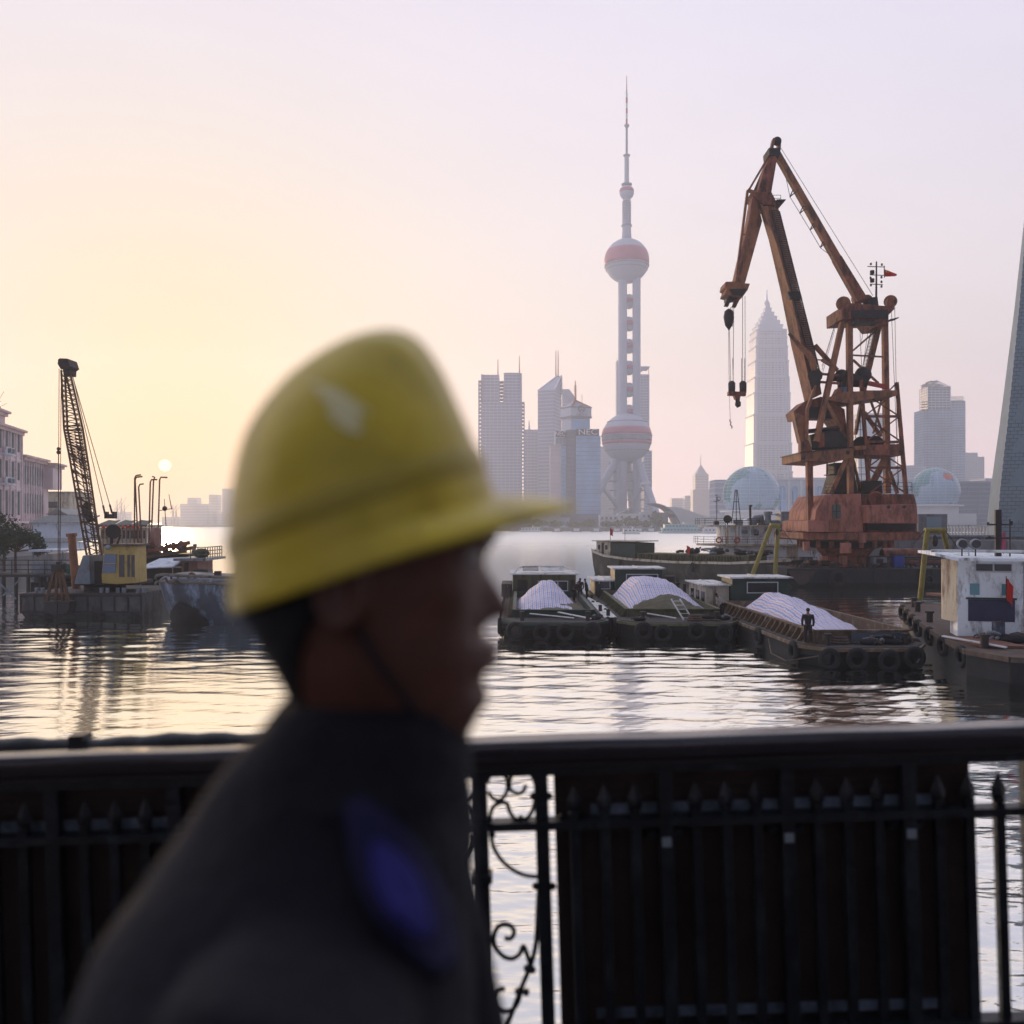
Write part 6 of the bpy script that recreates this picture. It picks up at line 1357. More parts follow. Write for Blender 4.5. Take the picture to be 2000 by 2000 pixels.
ms = tg.part('mast', MB().box(mx_-.13, mx_+.13, dY+1.1, dY+1.35, wz1+.15, PZ(996, YT+3.2)), m_dark)
tg.part('cross_arm', MB().box(P(1907, 0, YT+3.2).x-tg.o.x, P(1951, 0, YT+3.2).x-tg.o.x, dY+1.0, dY+1.09, PZ(1026, YT+3.2), PZ(1023, YT+3.2)), m_dark, ms)
tg.part('cross_arm', MB().box(P(1903, 0, YT+3.2).x-tg.o.x, P(1948, 0, YT+3.2).x-tg.o.x, dY+1.0, dY+1.09, PZ(1052, YT+3.2), PZ(1049, YT+3.2)), m_dark, ms)
q = MB().tube((P(1947, 0, YT+3.2).x-tg.o.x, dY+1.05, PZ(1090, YT+3.2)), (P(1947, 0, YT+3.2).x-tg.o.x, dY+1.05, PZ(1014, YT+3.2)), .035, n=6)
for a, b in ((1909, 1020), (1950, 1018), (1911, 1046)): q.tube((P(a, 0, YT+3.2).x-tg.o.x, dY+1.05, PZ(b+5, YT+3.2)), (P(a, 0, YT+3.2).x-tg.o.x, dY+1.05, PZ(b, YT+3.2)), .06, n=8)
tg.part('mast_lamps', q, m_dark, ms)
for a in (1878, 1902):
    p = T_(a, 1062, dY); b = tg.part('searchlight', MB().sphere((p.x, p.y, p.z), .25, 18, 12), m_grey, smooth=True)
    tg.part('lens', MB().lathe([(.2, -.2), (.21, -.17)], (p.x, p.y-.06, p.z), 18, axis='y'), m_win, b)
    tg.part('bracket', MB().tube((p.x, p.y, p.z-.25), (p.x, p.y, wz1+.2), .035, n=6), m_dark, b)
tg.part('horn_bracket', MB().path([(T_(1890, 0, dY).x-.15, dY, wz1+.5), (T_(1890, 0, dY).x, dY, wz1+.62), (T_(1890, 0, dY).x+.15, dY, wz1+.5)], .05, 6).tube((T_(1890, 0, dY).x, dY, wz1+.2), (T_(1890, 0, dY).x, dY, wz1+.62), .04, n=6), m_frame, rf)
WR = Matrix.Translation((wx0, dY, 0)) @ Matrix.Rotation(-R(15), 4, 'Z') @ Matrix.Translation((-wx0, -dY, 0))
for o in list(S.collection.objects)[n_before:]:
    if o.parent is tg.e or o.parent == tg.e: o.matrix_local = WR
bx0 = P(1802, 0, YT+7).x-tg.o.x; bx1 = P(1868, 0, YT+4).x-tg.o.x; bz = PZ(1170, YT+4)
tg.part('side_platform', MB().prism([(bx0, dY+4.6, bz), (bx1+.5, dY+.4, bz), (bx1+.8, dY+4.6, bz)], (0, 0, .12)).prism([(bx0, dY+4.6, bz), (bx0+.5, dY+2.0, bz), (bx1, dY+.4, bz), (bx1, dY+4.6, bz)], (0, 0, .10)), M('deck_red_brown', (.20, .09, .06), .8, scale=2, bump=.2))
q = MB()
for x, y in ((bx0+.5, dY+2.2), (bx0+1.1, dY+1.6), (bx1-.2, dY+.6)): q.box(x-.08, x+.08, y, y+.12, fb+.04, bz-.01)
tg.part('platform_post', q, m_cream)
tg.part('platform_wall', MB().box(bx0+.9, bx1+.1, dY+2.0, dY+2.1, fb+.05, bz-.01), m_wood)
st = tg.part('stair', MB().beam((bx0+1.0, dY+1.3, bz+.7), (bx0+1.7, dY+1.2, bz+.1), .08).beam((bx0+1.0, dY+1.9, bz+.7), (bx0+1.7, dY+1.8, bz+.1), .08).tube((bx0+1.0, dY+1.3, bz), (bx0+1.0, dY+1.3, bz+1.1), .03).tube((bx0+1.6, dY+1.3, bz), (bx0+1.6, dY+1.3, bz+.9), .03).tube((bx0+.4, dY+1.6, bz), (bx0+.4, dY+1.6, bz+.9), .03).tube((bx0+.4, dY+1.6, bz+.9), (bx0+1.6, dY+1.3, bz+.9), .03), m_wood)
flag('crumpled red flag on a staff in front of the white wheelhouse', P(1966, 1150, YT+1), .30, 1.0, 1.3)
p = P(1950, 1212, YT+.6); gear(p.x, p.y, fb+.05, 0, 'dark drum on the work boat deck in front of the wheelhouse door', 'drum', 1.3, 'gear on the work boat deck')
p = P(1978, 1222, YT-.2); gear(p.x, p.y, fb+.05, 0, 'heap of dark gear at the right edge of the work boat deck', 'heap', 1.0, 'gear on the work boat deck', seed=50)
p = P(1925, 1225, YT+.8); gear(p.x, p.y, fb+.05, 0, 'low grey-green gear heap left of the drum on the work boat', 'heap', .7, 'gear on the work boat deck', seed=51)
p = P(1900, 1245, YT-1.5); gear(p.x, p.y, fb+.05, R(-35), 'pale plank across the reddish boards of the work boat', 'plank', .8, 'gear on the work boat deck', seed=52)
tg.part('hatch_boards', MB().prism([(-1.3, -2.0, fb+.06), (.6, -2.2, fb+.06), (.3, 1.4, fb+.06), (-1.2, 1.4, fb+.06)], (0, 0, .10)), M('deck_red_brown', (1, 1, 1)))
t = Thing('furled_flag', 'dark pink flag furled on the pole behind the wheelhouse roof', 'flag', P(1960, 1060, YT+4)); t.part('cloth', MB().sphere((0, 0, 0), .28, 10, 8, (.5, .3, 2.0)), M('flag_pink', (.35, .08, .12), .9, bump=.3), smooth=True); t.part('staff', MB().tube((-.2, 0, -1.0), (-.2, 0, .9), .03, n=6), m_dark)

# ================================================================ small figures (skin-modifier bodies)
def skin_mesh(name, verts, edges, rad, mat, parent=None, root=0, sub=1):
    me = bpy.data.meshes.new(name); bm = bmesh.new(); ly = bm.verts.layers.skin.verify(); vs = [bm.verts.new(v) for v in verts]
    for a, b in edges: bm.edges.new((vs[a], vs[b]))
    for i, v in enumerate(vs):
        r = rad[i]; v[ly].radius = (r, r) if not isinstance(r, tuple) else r
        v[ly].use_root = (i == root)
    bm.to_mesh(me); bm.free(); me.materials.append(mat)
    o = bpy.data.objects.new(name, me); S.collection.objects.link(o)
    if parent: o.parent = parent
    k = o.modifiers.new('skin', 'SKIN'); k.use_smooth_shade = True
    if sub: s = o.modifiers.new('sub', 'SUBSURF'); s.levels = sub; s.render_levels = sub
    return o
def person(label, loc, h, jac, tro, rz=0, bend=0.0, arms='down'):
    t = Thing('person', label, 'person', loc, rz); s = h/1.75
    piv = Vector((0, 0, .95)); Rb = Matrix.Rotation(bend, 3, 'X')
    up = lambda p: (Rb @ (Vector(p)-piv)+piv)*s
    ha = {'down': [(-.22, 0, 1.42), (-.27, .02, 1.14), (-.25, -.05, .88)], 'front': [(-.2, 0, 1.42), (-.24, -.12, 1.18), (-.12, -.32, 1.1)]}[arms]
    V_ = [(0, 0, .95), (0, 0, 1.15), (0, 0, 1.38), (0, 0, 1.5), (0, -.01, 1.62), (0, -.01, 1.72)]; r = [.13, .13, .14, .06, .085, .07]
    E_ = [(0, 1), (1, 2), (2, 3), (3, 4), (4, 5)]
    V = [up(v) for v in V_]
    for sx in (1, -1):
        b = len(V); V += [up((-sx*x, y, z)) for x, y, z in ha]; r += [.06, .045, .035]; E_ += [(2, b), (b, b+1), (b+1, b+2)]
    for sx in (1, -1):
        b = len(V); V += [Vector((sx*.1, 0, .88))*s, Vector((sx*.11, -.01, .48))*s, Vector((sx*.12, 0, .09))*s, Vector((sx*.13, -.14, .03))*s]; r += [.09, .06, .045, .035]; E_ += [(0, b), (b, b+1), (b+1, b+2), (b+2, b+3)]
    body = skin_mesh('body', V, E_, [q_*s for q_ in r], m_skin, t.e)
    jv = [up(v) for v in [(0, 0, .86), (0, 0, 1.15), (0, 0, 1.40), (0, 0, 1.47)]]; je = [(0, 1), (1, 2), (2, 3)]; jr = [.165, .165, .17, .08]
    for sx in (1, -1):
        b = len(jv); jv += [up((-sx*x, y, z)) for x, y, z in ha]; jr += [.08, .065, .05]; je += [(2, b), (b, b+1), (b+1, b+2)]
    skin_mesh('jacket', jv, je, [q_*s for q_ in jr], jac, t.e)
    tv = [Vector((0, 0, .92))*s]; te = []; tr_ = [.15]
    for sx in (1, -1):
        b = len(tv); tv += [Vector((sx*.1, 0, .85))*s, Vector((sx*.11, -.01, .48))*s, Vector((sx*.12, .01, .10))*s]; tr_ += [.11, .085, .07]; te += [(0, b), (b, b+1), (b+1, b+2)]
    skin_mesh('trousers', tv, te, [q_*s for q_ in tr_], tro, t.e)
    hp = up((0, .015, 1.70)); t.part('hair', MB().sphere(hp, .098*s, 12, 8, (1, 1.05, .9)), m_hair, smooth=True)
    return t
m_coat = M('coat_dark', (.02, .018, .02), .9, bump=0, var=.3)
person('man in a dark coat standing on the bow of the right cargo barge', (PX(1578, 44.6), 44.6, 1.04), 1.76, m_coat, m_black, rz=R(170))
person('man in a pale shirt bending over the side deck of the right cargo barge', (PX(1411, 57), 57, 1.04), 1.7, m_shirt, m_black, rz=R(-70), bend=R(40), arms='front')
person('dark-dressed person stooping at the right side of the leftmost cargo barge', (PX(1121, 68), 68, 1.1), 1.7, m_coat, m_black, rz=R(70), bend=R(35), arms='front')
person('dark-dressed person standing upright on the pale-decked open boat', (PX(1133, 69.5), 69.5, 1.1), 1.65, m_coat, m_black, rz=R(180))
person('dark-dressed person beside the low cabin of the middle cargo barge', (PX(1146, 70), 70, 1.1), 1.6, m_coat, m_black, rz=R(-90), bend=R(12))
# small open boat lying between the left and middle barges, carries the two standing figures
t = Thing('open_boat', 'narrow pale-decked boat moored between the left and middle cargo barges', 'boat', (PX(1150, 66), 66, 0), R(4))
ol = lambda w_, z, e: [(-w_*.5, -9+e, z), (w_*.5, -9+e, z), (w_, -6, z), (w_, 6, z), (w_*.5, 9, z), (-w_*.5, 9, z), (-w_, 6, z), (-w_, -6, z)]
hl = t.part('hull', MB().loft([ol(.7, -.3, 1), ol(1.0, .5, .3), ol(1.05, 1.05, 0)]), m_dark)
t.part('deck', MB().prism([(x*.96, y*.99, 1.052) for x, y, z in ol(1.05, 0, 0)], (0, 0, .03)), m_roofw)
for y in (-8, -5, 5.5): t.part('bollard', MB().tube((0, y, 1.08), (0, y, 1.5), .12, n=8), m_dark)
for k in range(3): t.part('tyre_fender', MB().torus((1.15, -7+k*3, .7), .36, .13, 'x', 14, 7), m_tyre, smooth=True)
# ================================================================ left bank: hotel, sheds, trees
m_hot = M('hotel_stone', (.72, .59, .59), .8, scale=.4, var=.08, bump=.08, stain=(.5, .4, .38), samt=.2)
m_hotg = glass('hotel_window', (.03, .075, .085), .5, spec=.25)
m_cor = M('corrugated_roof', (.30, .32, .33), .6, scale=1.0, var=.15, bump=.1)
m_shed = M('shed_white', (.66, .72, .78), .7, scale=.8, var=.1, bump=.1, stain=(.25, .27, .28), samt=.3)
m_brick = M('gable_brick', (.28, .14, .11), .85, scale=1, bump=.1)
# frame running along the facade: u = distance along it, facade faces the river (+X)
F0 = Vector((-73.2, 130.0)); F1 = Vector((-79.2, 156.0)); fd = (F1-F0).normalized(); fn_ = Vector((fd.y, -fd.x))
ht = Thing('waterfront_hotel', 'pinkish stone hotel with tall window bays, cornices and balconies at the left edge', 'building', (F0.x, F0.y, 2.8))
def HW(u, v, z): p = F0+fd*u+fn_*v; return Vector((p.x-F0.x, p.y-F0.y, z-2.8))
def hbox(u0, u1, v0, v1, z0, z1, mb=None): 
    mb = mb or MB(); mb.prism([HW(u0, v0, z0), HW(u1, v0, z0), HW(u1, v1, z0), HW(u0, v1, z0)], (0, 0, z1-z0)); return mb
zt1 = 7+(HZ-845)/F*140; zt0 = 7+(HZ-806)/F*135
def uof(px):  # where the sight line of a column meets the facade
    k = (px-1000)/F; a = F0.x-k*F0.y; b = k*fd.y-fd.x; return a/b
uA, uB, uC = uof(42), uof(88), uof(104)
secs_ = [(-14, uA, -12, 0, zt1, m_hot, 'front_block'), (uA+.01, uB, -12, -.35, 7+(HZ-901)/F*146, m_hot, 'long_wing')]
w1_ = ht.part('front_block', hbox(-14, uA, -12, 0, 2.8, zt1), m_hot)
w2_ = ht.part('long_wing', hbox(uA+.01, uB, -12, -.4, 2.8, 7+(HZ-900)/F*150), m_hot)
ht.part('penthouse', hbox(-14, uof(27), -11, -1.2, zt1, zt0), m_hot)
ht.part('setback_block', hbox(uA+1, uB-1.5, -11, -4, 7+(HZ-900)/F*150, 7+(HZ-880)/F*150), m_hot)
ht.part('end_block', hbox(uB+.01, uB+6, -12, 1.2, 7+(HZ-955)/F*155, 7+(HZ-909)/F*155), m_hot)
ht.part('end_block', hbox(uB+.01, uB+3.6, -12, -.4, 2.8, 7+(HZ-955)/F*155-.01), m_hot)
for (u1, z, p_) in ((uA, zt1, w1_), (uof(27), zt0, w1_), (uB, 7+(HZ-900)/F*150, w2_), (uB+6, 7+(HZ-909)/F*155, w2_)):
    u0 = -14 if u1 in (uA, uof(27)) else (uA if u1 == uB else uB)
    v = -1.2 if u1 == uof(27) else (1.2 if u1 == uB+6 else 0)
    ht.part('cornice', hbox(u0, u1+.5, -12, v+.75, z+.01, z+.35, hbox(u0, u1+.2, -12, v+.4, z-.45, z)), M('hotel_trim', (.62, .48, .45), .8, scale=.5, bump=.05), p_)
rowsz = [(849, 883), (904, 938), (960, 1006), (1028, 1054)]
zr = [(7+(HZ-b)/F*139, 7+(HZ-a)/F*139) for a, b in rowsz]
m_pil = M('hotel_pilaster', (.78, .66, .66), .8, scale=.5, bump=.05)
n1 = 8; us = [-12.5+(uA+12.2)*(i+.5)/n1 for i in range(n1)]
for j, (za, zb) in enumerate(zr):
    for u in us:
        w_ = ht.part('window', hbox(u-.6, u+.6, .01, .06, za, zb), m_hotg, w1_)
    for u in us: pass
q = MB()
for i in range(n1+1):
    u = -12.5+(uA+12.2)*i/n1; hbox(u-.16, u+.16, .002, .26, 3.0, zt1-.5, q)
ht.part('pilasters', q, m_pil, w1_)
q = MB()
for za, zb in zr: hbox(-14, uA, .002, .12, zb+.25, zb+.45, q); hbox(-14, uA, .27, .4, za-.5, za-.35, q) if False else None
ht.part('string_courses', q, m_pil, w1_)
nb = 9; ub = [uA+.6+(uB-uA-.8)*(i+.5)/nb for i in range(nb)]
zr2 = [(7+(HZ-948)/F*148, 7+(HZ-912)/F*148), (7+(HZ-1003)/F*148, 7+(HZ-965)/F*148), (7+(HZ-1054)/F*148, 7+(HZ-1028)/F*148)]
for za, zb in zr2:
    for u in ub: ht.part('window', hbox(u-.58, u+.58, -.39, -.33, za, zb), m_hotg, w2_)
q = MB()
for i in range(nb+1): u = uA+.6+(uB-uA-.8)*i/nb; hbox(u-.16, u+.16, -.398, -.15, 3.0, 7+(HZ-903)/F*150, q)
ht.part('pilasters', q, m_pil, w2_)
for z in (zr[0][0], zr[1][0]):
    for u0 in (us[4]-.8, us[1]-.8):
        b = ht.part('balcony', hbox(u0, u0+3.6 if u0 > 0 else u0+4.5, .27, 1.1, z-1.0, z-.8, hbox(u0, u0+3.6, 1.0, 1.1, z-.8, z+.1)), m_shed)
        [ht.part('air_conditioner', hbox(u0+k_, u0+k_+.7, 1.11, 1.5, z-.75, z-.1), m_grey, b) for k_ in (.6, 2.0)]
ht.part('ledge', hbox(-14, uB+3, -.4, .9, 7+(HZ-1018)/F*142-.3, 7+(HZ-1018)/F*142), m_pil)
# scaffold sign on the roof
t = Thing('roof_sign_frame', 'thin steel sign scaffold with reddish lattice on the hotel roof at the left edge', 'sign frame', (F0.x, F0.y, zt0+.36)); q = MB()
t.o = Vector((F0.x, F0.y, zt0+.36)); z0 = zt0-2.8+.36
for i in range(16):
    u = -6+i*.62; a = HW(u, -1.0, zt0+.36)-Vector((0, 0, z0)); b = a+Vector((0, 0, 2.6+.8*math.sin(i*1.7))); q.tube(a, b, .05, n=5)
    if i % 2 == 0: q.tube(a, b+Vector((.7, 1.2, -1.0)), .03, n=5)
for hh in (.5, 1.1, 1.9): q.tube(HW(-6, -1.0, 0)+Vector((0, 0, hh-HW(0, 0, 0).z)) , HW(3.6, -1.0, 0)+Vector((0, 0, hh-HW(0, 0, 0).z)), .05, n=5)
t.part('lattice', q, M('sign_steel', (.35, .2, .16), .7, bump=0))
t.part('base_beam', MB().beam(HW(-6, -1, 2.8)+Vector((0, 0, .15)), HW(3.8, -1, 2.8)+Vector((0, 0, .15)), .25), m_dark)
def house(name, label, cat, pl, pr, pt, pb, Y, dep, wall, roof=None, rh=0, wins=(), group=None, gable=False, slope=0):
    t = Thing(name, label, cat, (PX((pl+pr)/2, Y), Y, PZ(pb, Y)), 0, group); x0, x1 = PX(pl, Y)-t.o.x, PX(pr, Y)-t.o.x; h = PZ(pt, Y)-t.o.z
    w_ = t.part('wall', MB().box(x0, x1, 0, dep, 0, h), wall)
    if roof:
        if gable: t.part('roof', MB().prism([(x0-.3, -.3, h), (x1+.3, -.3, h), ((x0+x1)/2, -.3, h+rh)], (0, dep+.6, 0)), roof)
        else:
            r = t.part('roof', MB().prism([(x0-.3, -.4, h+.01), (x0-.3, dep, h+rh), (x0-.3, dep, h+rh+.12), (x0-.3, -.4, h+.13)], (x1-x0+.6, 0, 0)), roof)
            q = MB(); n = int((x1-x0)/.45)
            for i in range(n+1): x = x0-.25+(x1-x0+.5)*i/n; q.beam((x, -.42, h+.17), (x, dep, h+rh+.16), .12, .08)
            t.part('corrugations', q, roof, r)
    for a, b, c, d in wins: t.part('window', MB().box(PX(a, Y)-t.o.x, PX(b, Y)-t.o.x, -.06, -.004, PZ(d, Y)-t.o.z, PZ(c, Y)-t.o.z), m_win, w_)
    return t
house('annex_building', 'square grey building with one dark window behind the warehouse roof', 'building', 94, 136, 962, 1020, 190, 10, m_cream, m_cor, .1, ((95, 112, 980, 992),))
house('gabled_house', 'small gabled brick house behind the corrugated warehouse roof', 'house', 94, 130, 1005, 1022, 150, 8, m_brick, m_cor, 1.0, gable=True)
house('warehouse', 'white warehouse with a ridged corrugated roof behind the lattice boom', 'warehouse', 65, 158, 1022.5, 1056, 112, 4.5, m_shed, m_cor, .9)
house('boat_shed', 'low pale-blue shed at the water below the white warehouse', 'shed', 44, 140, 1060, 1072, 103, 4, m_shed, m_cor, .3)
# floating restaurant with red lanterns
t = Thing('floating_restaurant', 'long low floating restaurant with green curved eaves and red lanterns behind the yellow cab', 'boat', (PX(240, 118), 118, 0)); X_ = lambda p: PX(p, 118)-t.o.x; z = lambda p: PZ(p, 118)
t.part('hull', MB().box(X_(185), X_(300), 0, 6, -.3, 1.3), m_hull); wl = t.part('wall', MB().box(X_(192), X_(284), .5, 5.5, 1.31, z(1030)), m_cream)
for i in range(11): t.part('window', MB().box(X_(195+i*8.2), X_(200+i*8.2), .44, .496, z(1052), z(1036)), m_win, wl)
q = MB()
for a, b in ((189, 222), (222, 254), (254, 287)): q.prism([(X_(a), 0, z(1026)), (X_(b), 0, z(1026)), (X_(b)-.3, 2.6, z(1017)), ((X_(a)+X_(b))/2, 2.6, z(1018.5)), (X_(a)+.3, 2.6, z(1017))], (0, .3, .12))
rf = t.part('roof', q, m_green); t.part('roof_deck', MB().box(X_(190), X_(286), .2, 5.8, z(1029), z(1026)), m_green, rf)
for i in range(8):
    px = 203+i*9.5; t.part('lantern', MB().sphere((X_(px), -.1, z(1029)), .22, 10, 6), m_red, smooth=True)
for i in range(13): t.part('post', MB().box(X_(192+i*7.6), X_(193.5+i*7.6), .1, .2, 1.3, z(1029)), m_brick)
# leafy bank
def bush(label, px, py, Y, w_, h, seed, cat='tree', group='dark trees on the left bank'):
    loc = (PX(px, Y), Y, PZ(py, Y)); t = Thing('bank_tree', label, cat, loc, 0, group); q = MB(); rg = random.Random(seed)
    cl = [(rg.uniform(-.5, .5)*w_, rg.uniform(-.4, .4)*w_*.6, h*rg.uniform(.35, .95), rg.uniform(.16, .3)*w_) for _ in range(9)]
    for i in range(2600):
        c = rg.choice(cl); d = Vector((rg.gauss(0, 1), rg.gauss(0, 1), rg.gauss(0, .8))).normalized()*c[3]*rg.uniform(.55, 1.05); p = Vector(c[:3])+d
        if p.z < .1: continue
        s = rg.uniform(.07, .17); u = Vector((rg.uniform(-1, 1), rg.uniform(-1, 1), rg.uniform(-1, 1))).normalized(); v = u.orthogonal().normalized(); q.add([p-u*s, p+v*s*.6, p+u*s, p-v*s*.6], [(0, 1, 2, 3)])
    t.part('crown', q, M('bank_leaf', (.035, .06, .035), .8, bump=0, var=.5, scale=1.2), fix=False)
    q = MB().tube((0, 0, -1.5), (0, 0, h*.35), .16, .1, 8)
    for c in cl[:6]: q.tube((0, 0, h*.3), c[:3], .07, .03, 6)
    t.part('trunk', q, m_wood)
bush('large dark bushy tree at the far left under the hotel', 8, 1086, 88, 5.0, 4.0, 1)
bush('lower dark bushy tree spilling toward the left jetty', 30, 1096, 86, 4.0, 3.0, 2)
bush('dark undergrowth at the picture edge below the large tree', -15, 1104, 84, 4.5, 3.4, 3)
# jetty
YJ = 80.0
t = Thing('jetty', 'dark timber jetty with railings behind the grab bucket at the left', 'jetty', (PX(60, YJ), YJ, 0)); X_ = lambda p: PX(p, YJ)-t.o.x; z = lambda p: PZ(p, YJ)
t.part('deck', MB().box(X_(-30), X_(175), 0, 3, z(1127), z(1122)), m_dark)
for i in range(9): px = -20+i*24; t.part('pile', MB().tube((X_(px), .3, -1), (X_(px), .3, z(1127)), .16, n=8), m_dark)
t.part('railing', rail_mb([(X_(-10), .1, z(1122)), (X_(150), .1, z(1122))], 1.25, .04, 1.3, 2), m_dark)
t.part('brace', MB().beam((X_(5), .1, .6), (X_(40), .1, z(1130)), .12).beam((X_(0), .1, 1.6), (X_(30), .1, .3), .12), m_grey)
t.part('screen', MB().box(X_(47), X_(90), 1.6, 1.7, z(1122), z(1098)), m_grey)
t.part('green_board', MB().box(X_(118), X_(148), 1.0, 1.1, z(1128), z(1106)), M('board_green', (.02, .14, .08), .6, bump=0))
t = Thing('rusty_pile', 'thick rusty brown steel pile leaning left of the grab crane cab', 'pile', P(152, 1110, 72)); t.part('shaft', MB().tube((0, 0, -3), P(140, 1048, 72)-t.o, .33, .30, 14), m_brown, smooth='auto'); q2 = P(140, 1048, 72)-t.o
t.part('cap', MB().tube(q2, q2+Vector((-.02, 0, .25)), .42, n=14), m_brown)
# ================================================================ lattice crane barge
YL = 67.0
def Lp(px, py, dy=0): return P(px, py, YL+dy)
cb = Thing('crane_barge', 'grey box-shaped steel barge carrying the lattice-boom grab crane on the left', 'barge', (PX(160, YL), YL, 0)); X_ = lambda p: PX(p, YL)-cb.o.x
zt_ = PZ(1160, YL)
hl = cb.part('hull', MB().loft([[(X_(48), .6, -.5), (X_(274), .6, -.5), (X_(274), 9, -.5), (X_(48), 9, -.5)], [(X_(41), 0, .45), (X_(276), 0, .45), (X_(276), 9, .45), (X_(41), 9, .45)], [(X_(41), 0, zt_), (X_(276), 0, zt_), (X_(276), 9, zt_), (X_(41), 9, zt_)]]), M('barge_grey', (.10, .10, .095), .8, scale=.6, var=.3, bump=.25, stain=(.04, .03, .025), samt=.5))
q = MB()
for i in range(10): x = X_(41)+(X_(276)-X_(41))*i/9; q.box(x-.05, x+.05, -.09, -.004, .4, zt_-.02)
q.box(X_(40), X_(277), -.14, -.004, zt_-.2, zt_).box(X_(40), X_(277), -.1, -.004, .35, .5); cb.part('hull_ribs', q, m_dark, hl)
cb.part('deck', MB().box(X_(41.5), X_(275.5), .03, 8.9, zt_+.002, zt_+.03), m_deck)
for px in (62, 100, 190, 222, 262): cb.part('bollard', MB().tube((X_(px), .7, zt_), (X_(px), .7, zt_+.4), .14, n=10).tube((X_(px)+.45, .7, zt_), (X_(px)+.45, .7, zt_+.4), .14, n=10), m_grey)
lc = Thing('grab_crane', 'lattice-boom grab crane with yellow cab standing on the grey barge at the left', 'crane', Lp(205, 1158, 3)); 
def lp(n, mb, m, p=None, **k): return lc.part(n, mb, m, p, world=True, **k)
lp('slewing_base', MB().tube(Lp(205, 1158, 3.2), Lp(205, 1143, 3.2), 1.5, n=20), m_dark)
lp('machinery_deck', MB().box(Lp(145, 0, 1.6).x, Lp(262, 0, 1.6).x, YL+1.6, YL+5.2, PZ(1146, YL), PZ(1139, YL)), m_dark)
cbx = [(k1(660, 1390), k1(740, 1388), k1(730, 1545), k1(640, 1545))]
cab = lp('cab', MB().prism([Lp(*k1(655, 1345), 1.0), Lp(*k1(845, 1340), 1.0), Lp(*k1(852, 1575), 1.0), Lp(*k1(735, 1582), 1.0), Lp(*k1(640, 1575), 1.0), Lp(*k1(638, 1520), 1.0)], (0, 2.2, 0)), m_cab, bevel=.05)
lp('windscreen', MB().prism([Lp(*k1(658, 1392), .93), Lp(*k1(732, 1392), .93), Lp(*k1(724, 1510), .93), Lp(*k1(642, 1510), .93)], (0, .06, 0)), glass('cab_glass', (.10, .16, .26), .15), cab)
lp('windscreen_bar', MB().prism([Lp(*k1(652, 1449), .90), Lp(*k1(728, 1449), .90), Lp(*k1(728, 1454), .90), Lp(*k1(652, 1454), .90)], (0, .025, 0)), m_cab, cab)
for a, b in ((748, 780), (800, 815), (826, 846)): lp('side_window', MB().box(Lp(*k1(a, 0), .94).x, Lp(*k1(b, 0), .94).x, YL+.94, YL+.995, PZ(k1(0, 1540)[1], YL), PZ(k1(0, 1400)[1], YL)), m_win, cab)
lp('cab_roof', MB().box(Lp(*k1(650, 0), .8).x, Lp(*k1(860, 0), .8).x, YL+.8, YL+3.3, PZ(k1(0, 1344)[1], YL), PZ(k1(0, 1330)[1], YL)), m_wood, cab)
lp('roof_lamp', MB().sphere(Lp(*k1(680, 1350), .7), .2, 10, 8), m_grey, cab)
lp('counter_housing', MB().prism([Lp(*k1(465, 1582), .8), Lp(*k1(480, 1520), .8), Lp(*k1(520, 1400), .8), Lp(*k1(560, 1400), .8), Lp(*k1(565, 1582), .8)], (0, 3.4, 0)), m_grey, bevel=.05)
lp('rear_housing', MB().box(Lp(176, 0, 1.6).x, Lp(199, 0, 1.6).x, YL+1.6, YL+4.6, PZ(1140, YL), PZ(1098, YL)), m_dark)
lp('pulley_tripod', MB().beam(Lp(*k1(700, 1335), 2), Lp(*k1(710, 1230), 2), .18).beam(Lp(*k1(735, 1335), 2), Lp(*k1(760, 1270), 2), .12).tube(Lp(*k1(712, 1250), 1.7), Lp(*k1(712, 1250), 2.3), .55, n=14), m_dark)
# the boom: four chords with zig-zag lacing
gy = 4.0
bl = [k1(385, 235), k1(402, 600), k1(440, 800), k1(545, 1400)]; br = [k1(442, 255), k1(520, 600), k1(562, 870), k1(640, 1400)]
def chord(pts, dy, off=0):
    return [Lp(p[0]+off, p[1], d) for p, d in zip(pts, dy)]
dd = [2.6, 2.0, 1.9, 2.2]; db_ = [3.3, 3.9, 4.2, 4.2]
chs = [chord(bl, dd), chord(br, dd), chord(bl, db_, 7), chord(br, db_, -9)]
bo = None
for c_ in chs:
    q = MB()
    for a, b in zip(c_[:-1], c_[1:]): q.tube(a, b, .075, n=6)
    o = lp('boom_chord', q, m_lat); bo = bo or o
q = MB()
def at_(c_, f):
    f *= len(c_)-1; i = min(int(f), len(c_)-2); return c_[i].lerp(c_[i+1], f-i)
for (a, b) in ((0, 1), (2, 3), (0, 2), (1, 3)):
    n = 34; 
    for i in range(n): q.tube(at_(chs[a], i/n), at_(chs[b], (i+.5)/n), .028, n=4); q.tube(at_(chs[b], (i+.5)/n), at_(chs[a], (i+1)/n), .028, n=4)
lp('boom_lacing', q, m_lat, bo)
for f in (.32, .35, .5, .6, .7, .8, .88, .95):
    for a_, b_ in ((0, 1), (2, 3)): lp('boom_cross_bar', MB().tube(at_(chs[a_], f), at_(chs[b_], f), .06, n=5), m_lat, bo)
q = MB(); m0 = [(at_(chs[0], f)+at_(chs[1], f))/2 for f in (.36, .6, .8, .97)]
for o_ in (-.22, .22):
    for a, b in zip(m0[:-1], m0[1:]): q.tube(a+Vector((o_, .6, 0)), b+Vector((o_, .6, 0)), .035, n=5)
for i in range(30): p = m0[0].lerp(m0[-1], i/30); q.tube(p+Vector((-.22, .6, 0)), p+Vector((.22, .6, 0)), .025, n=4)
lp('boom_ladder', q, m_lat, bo)
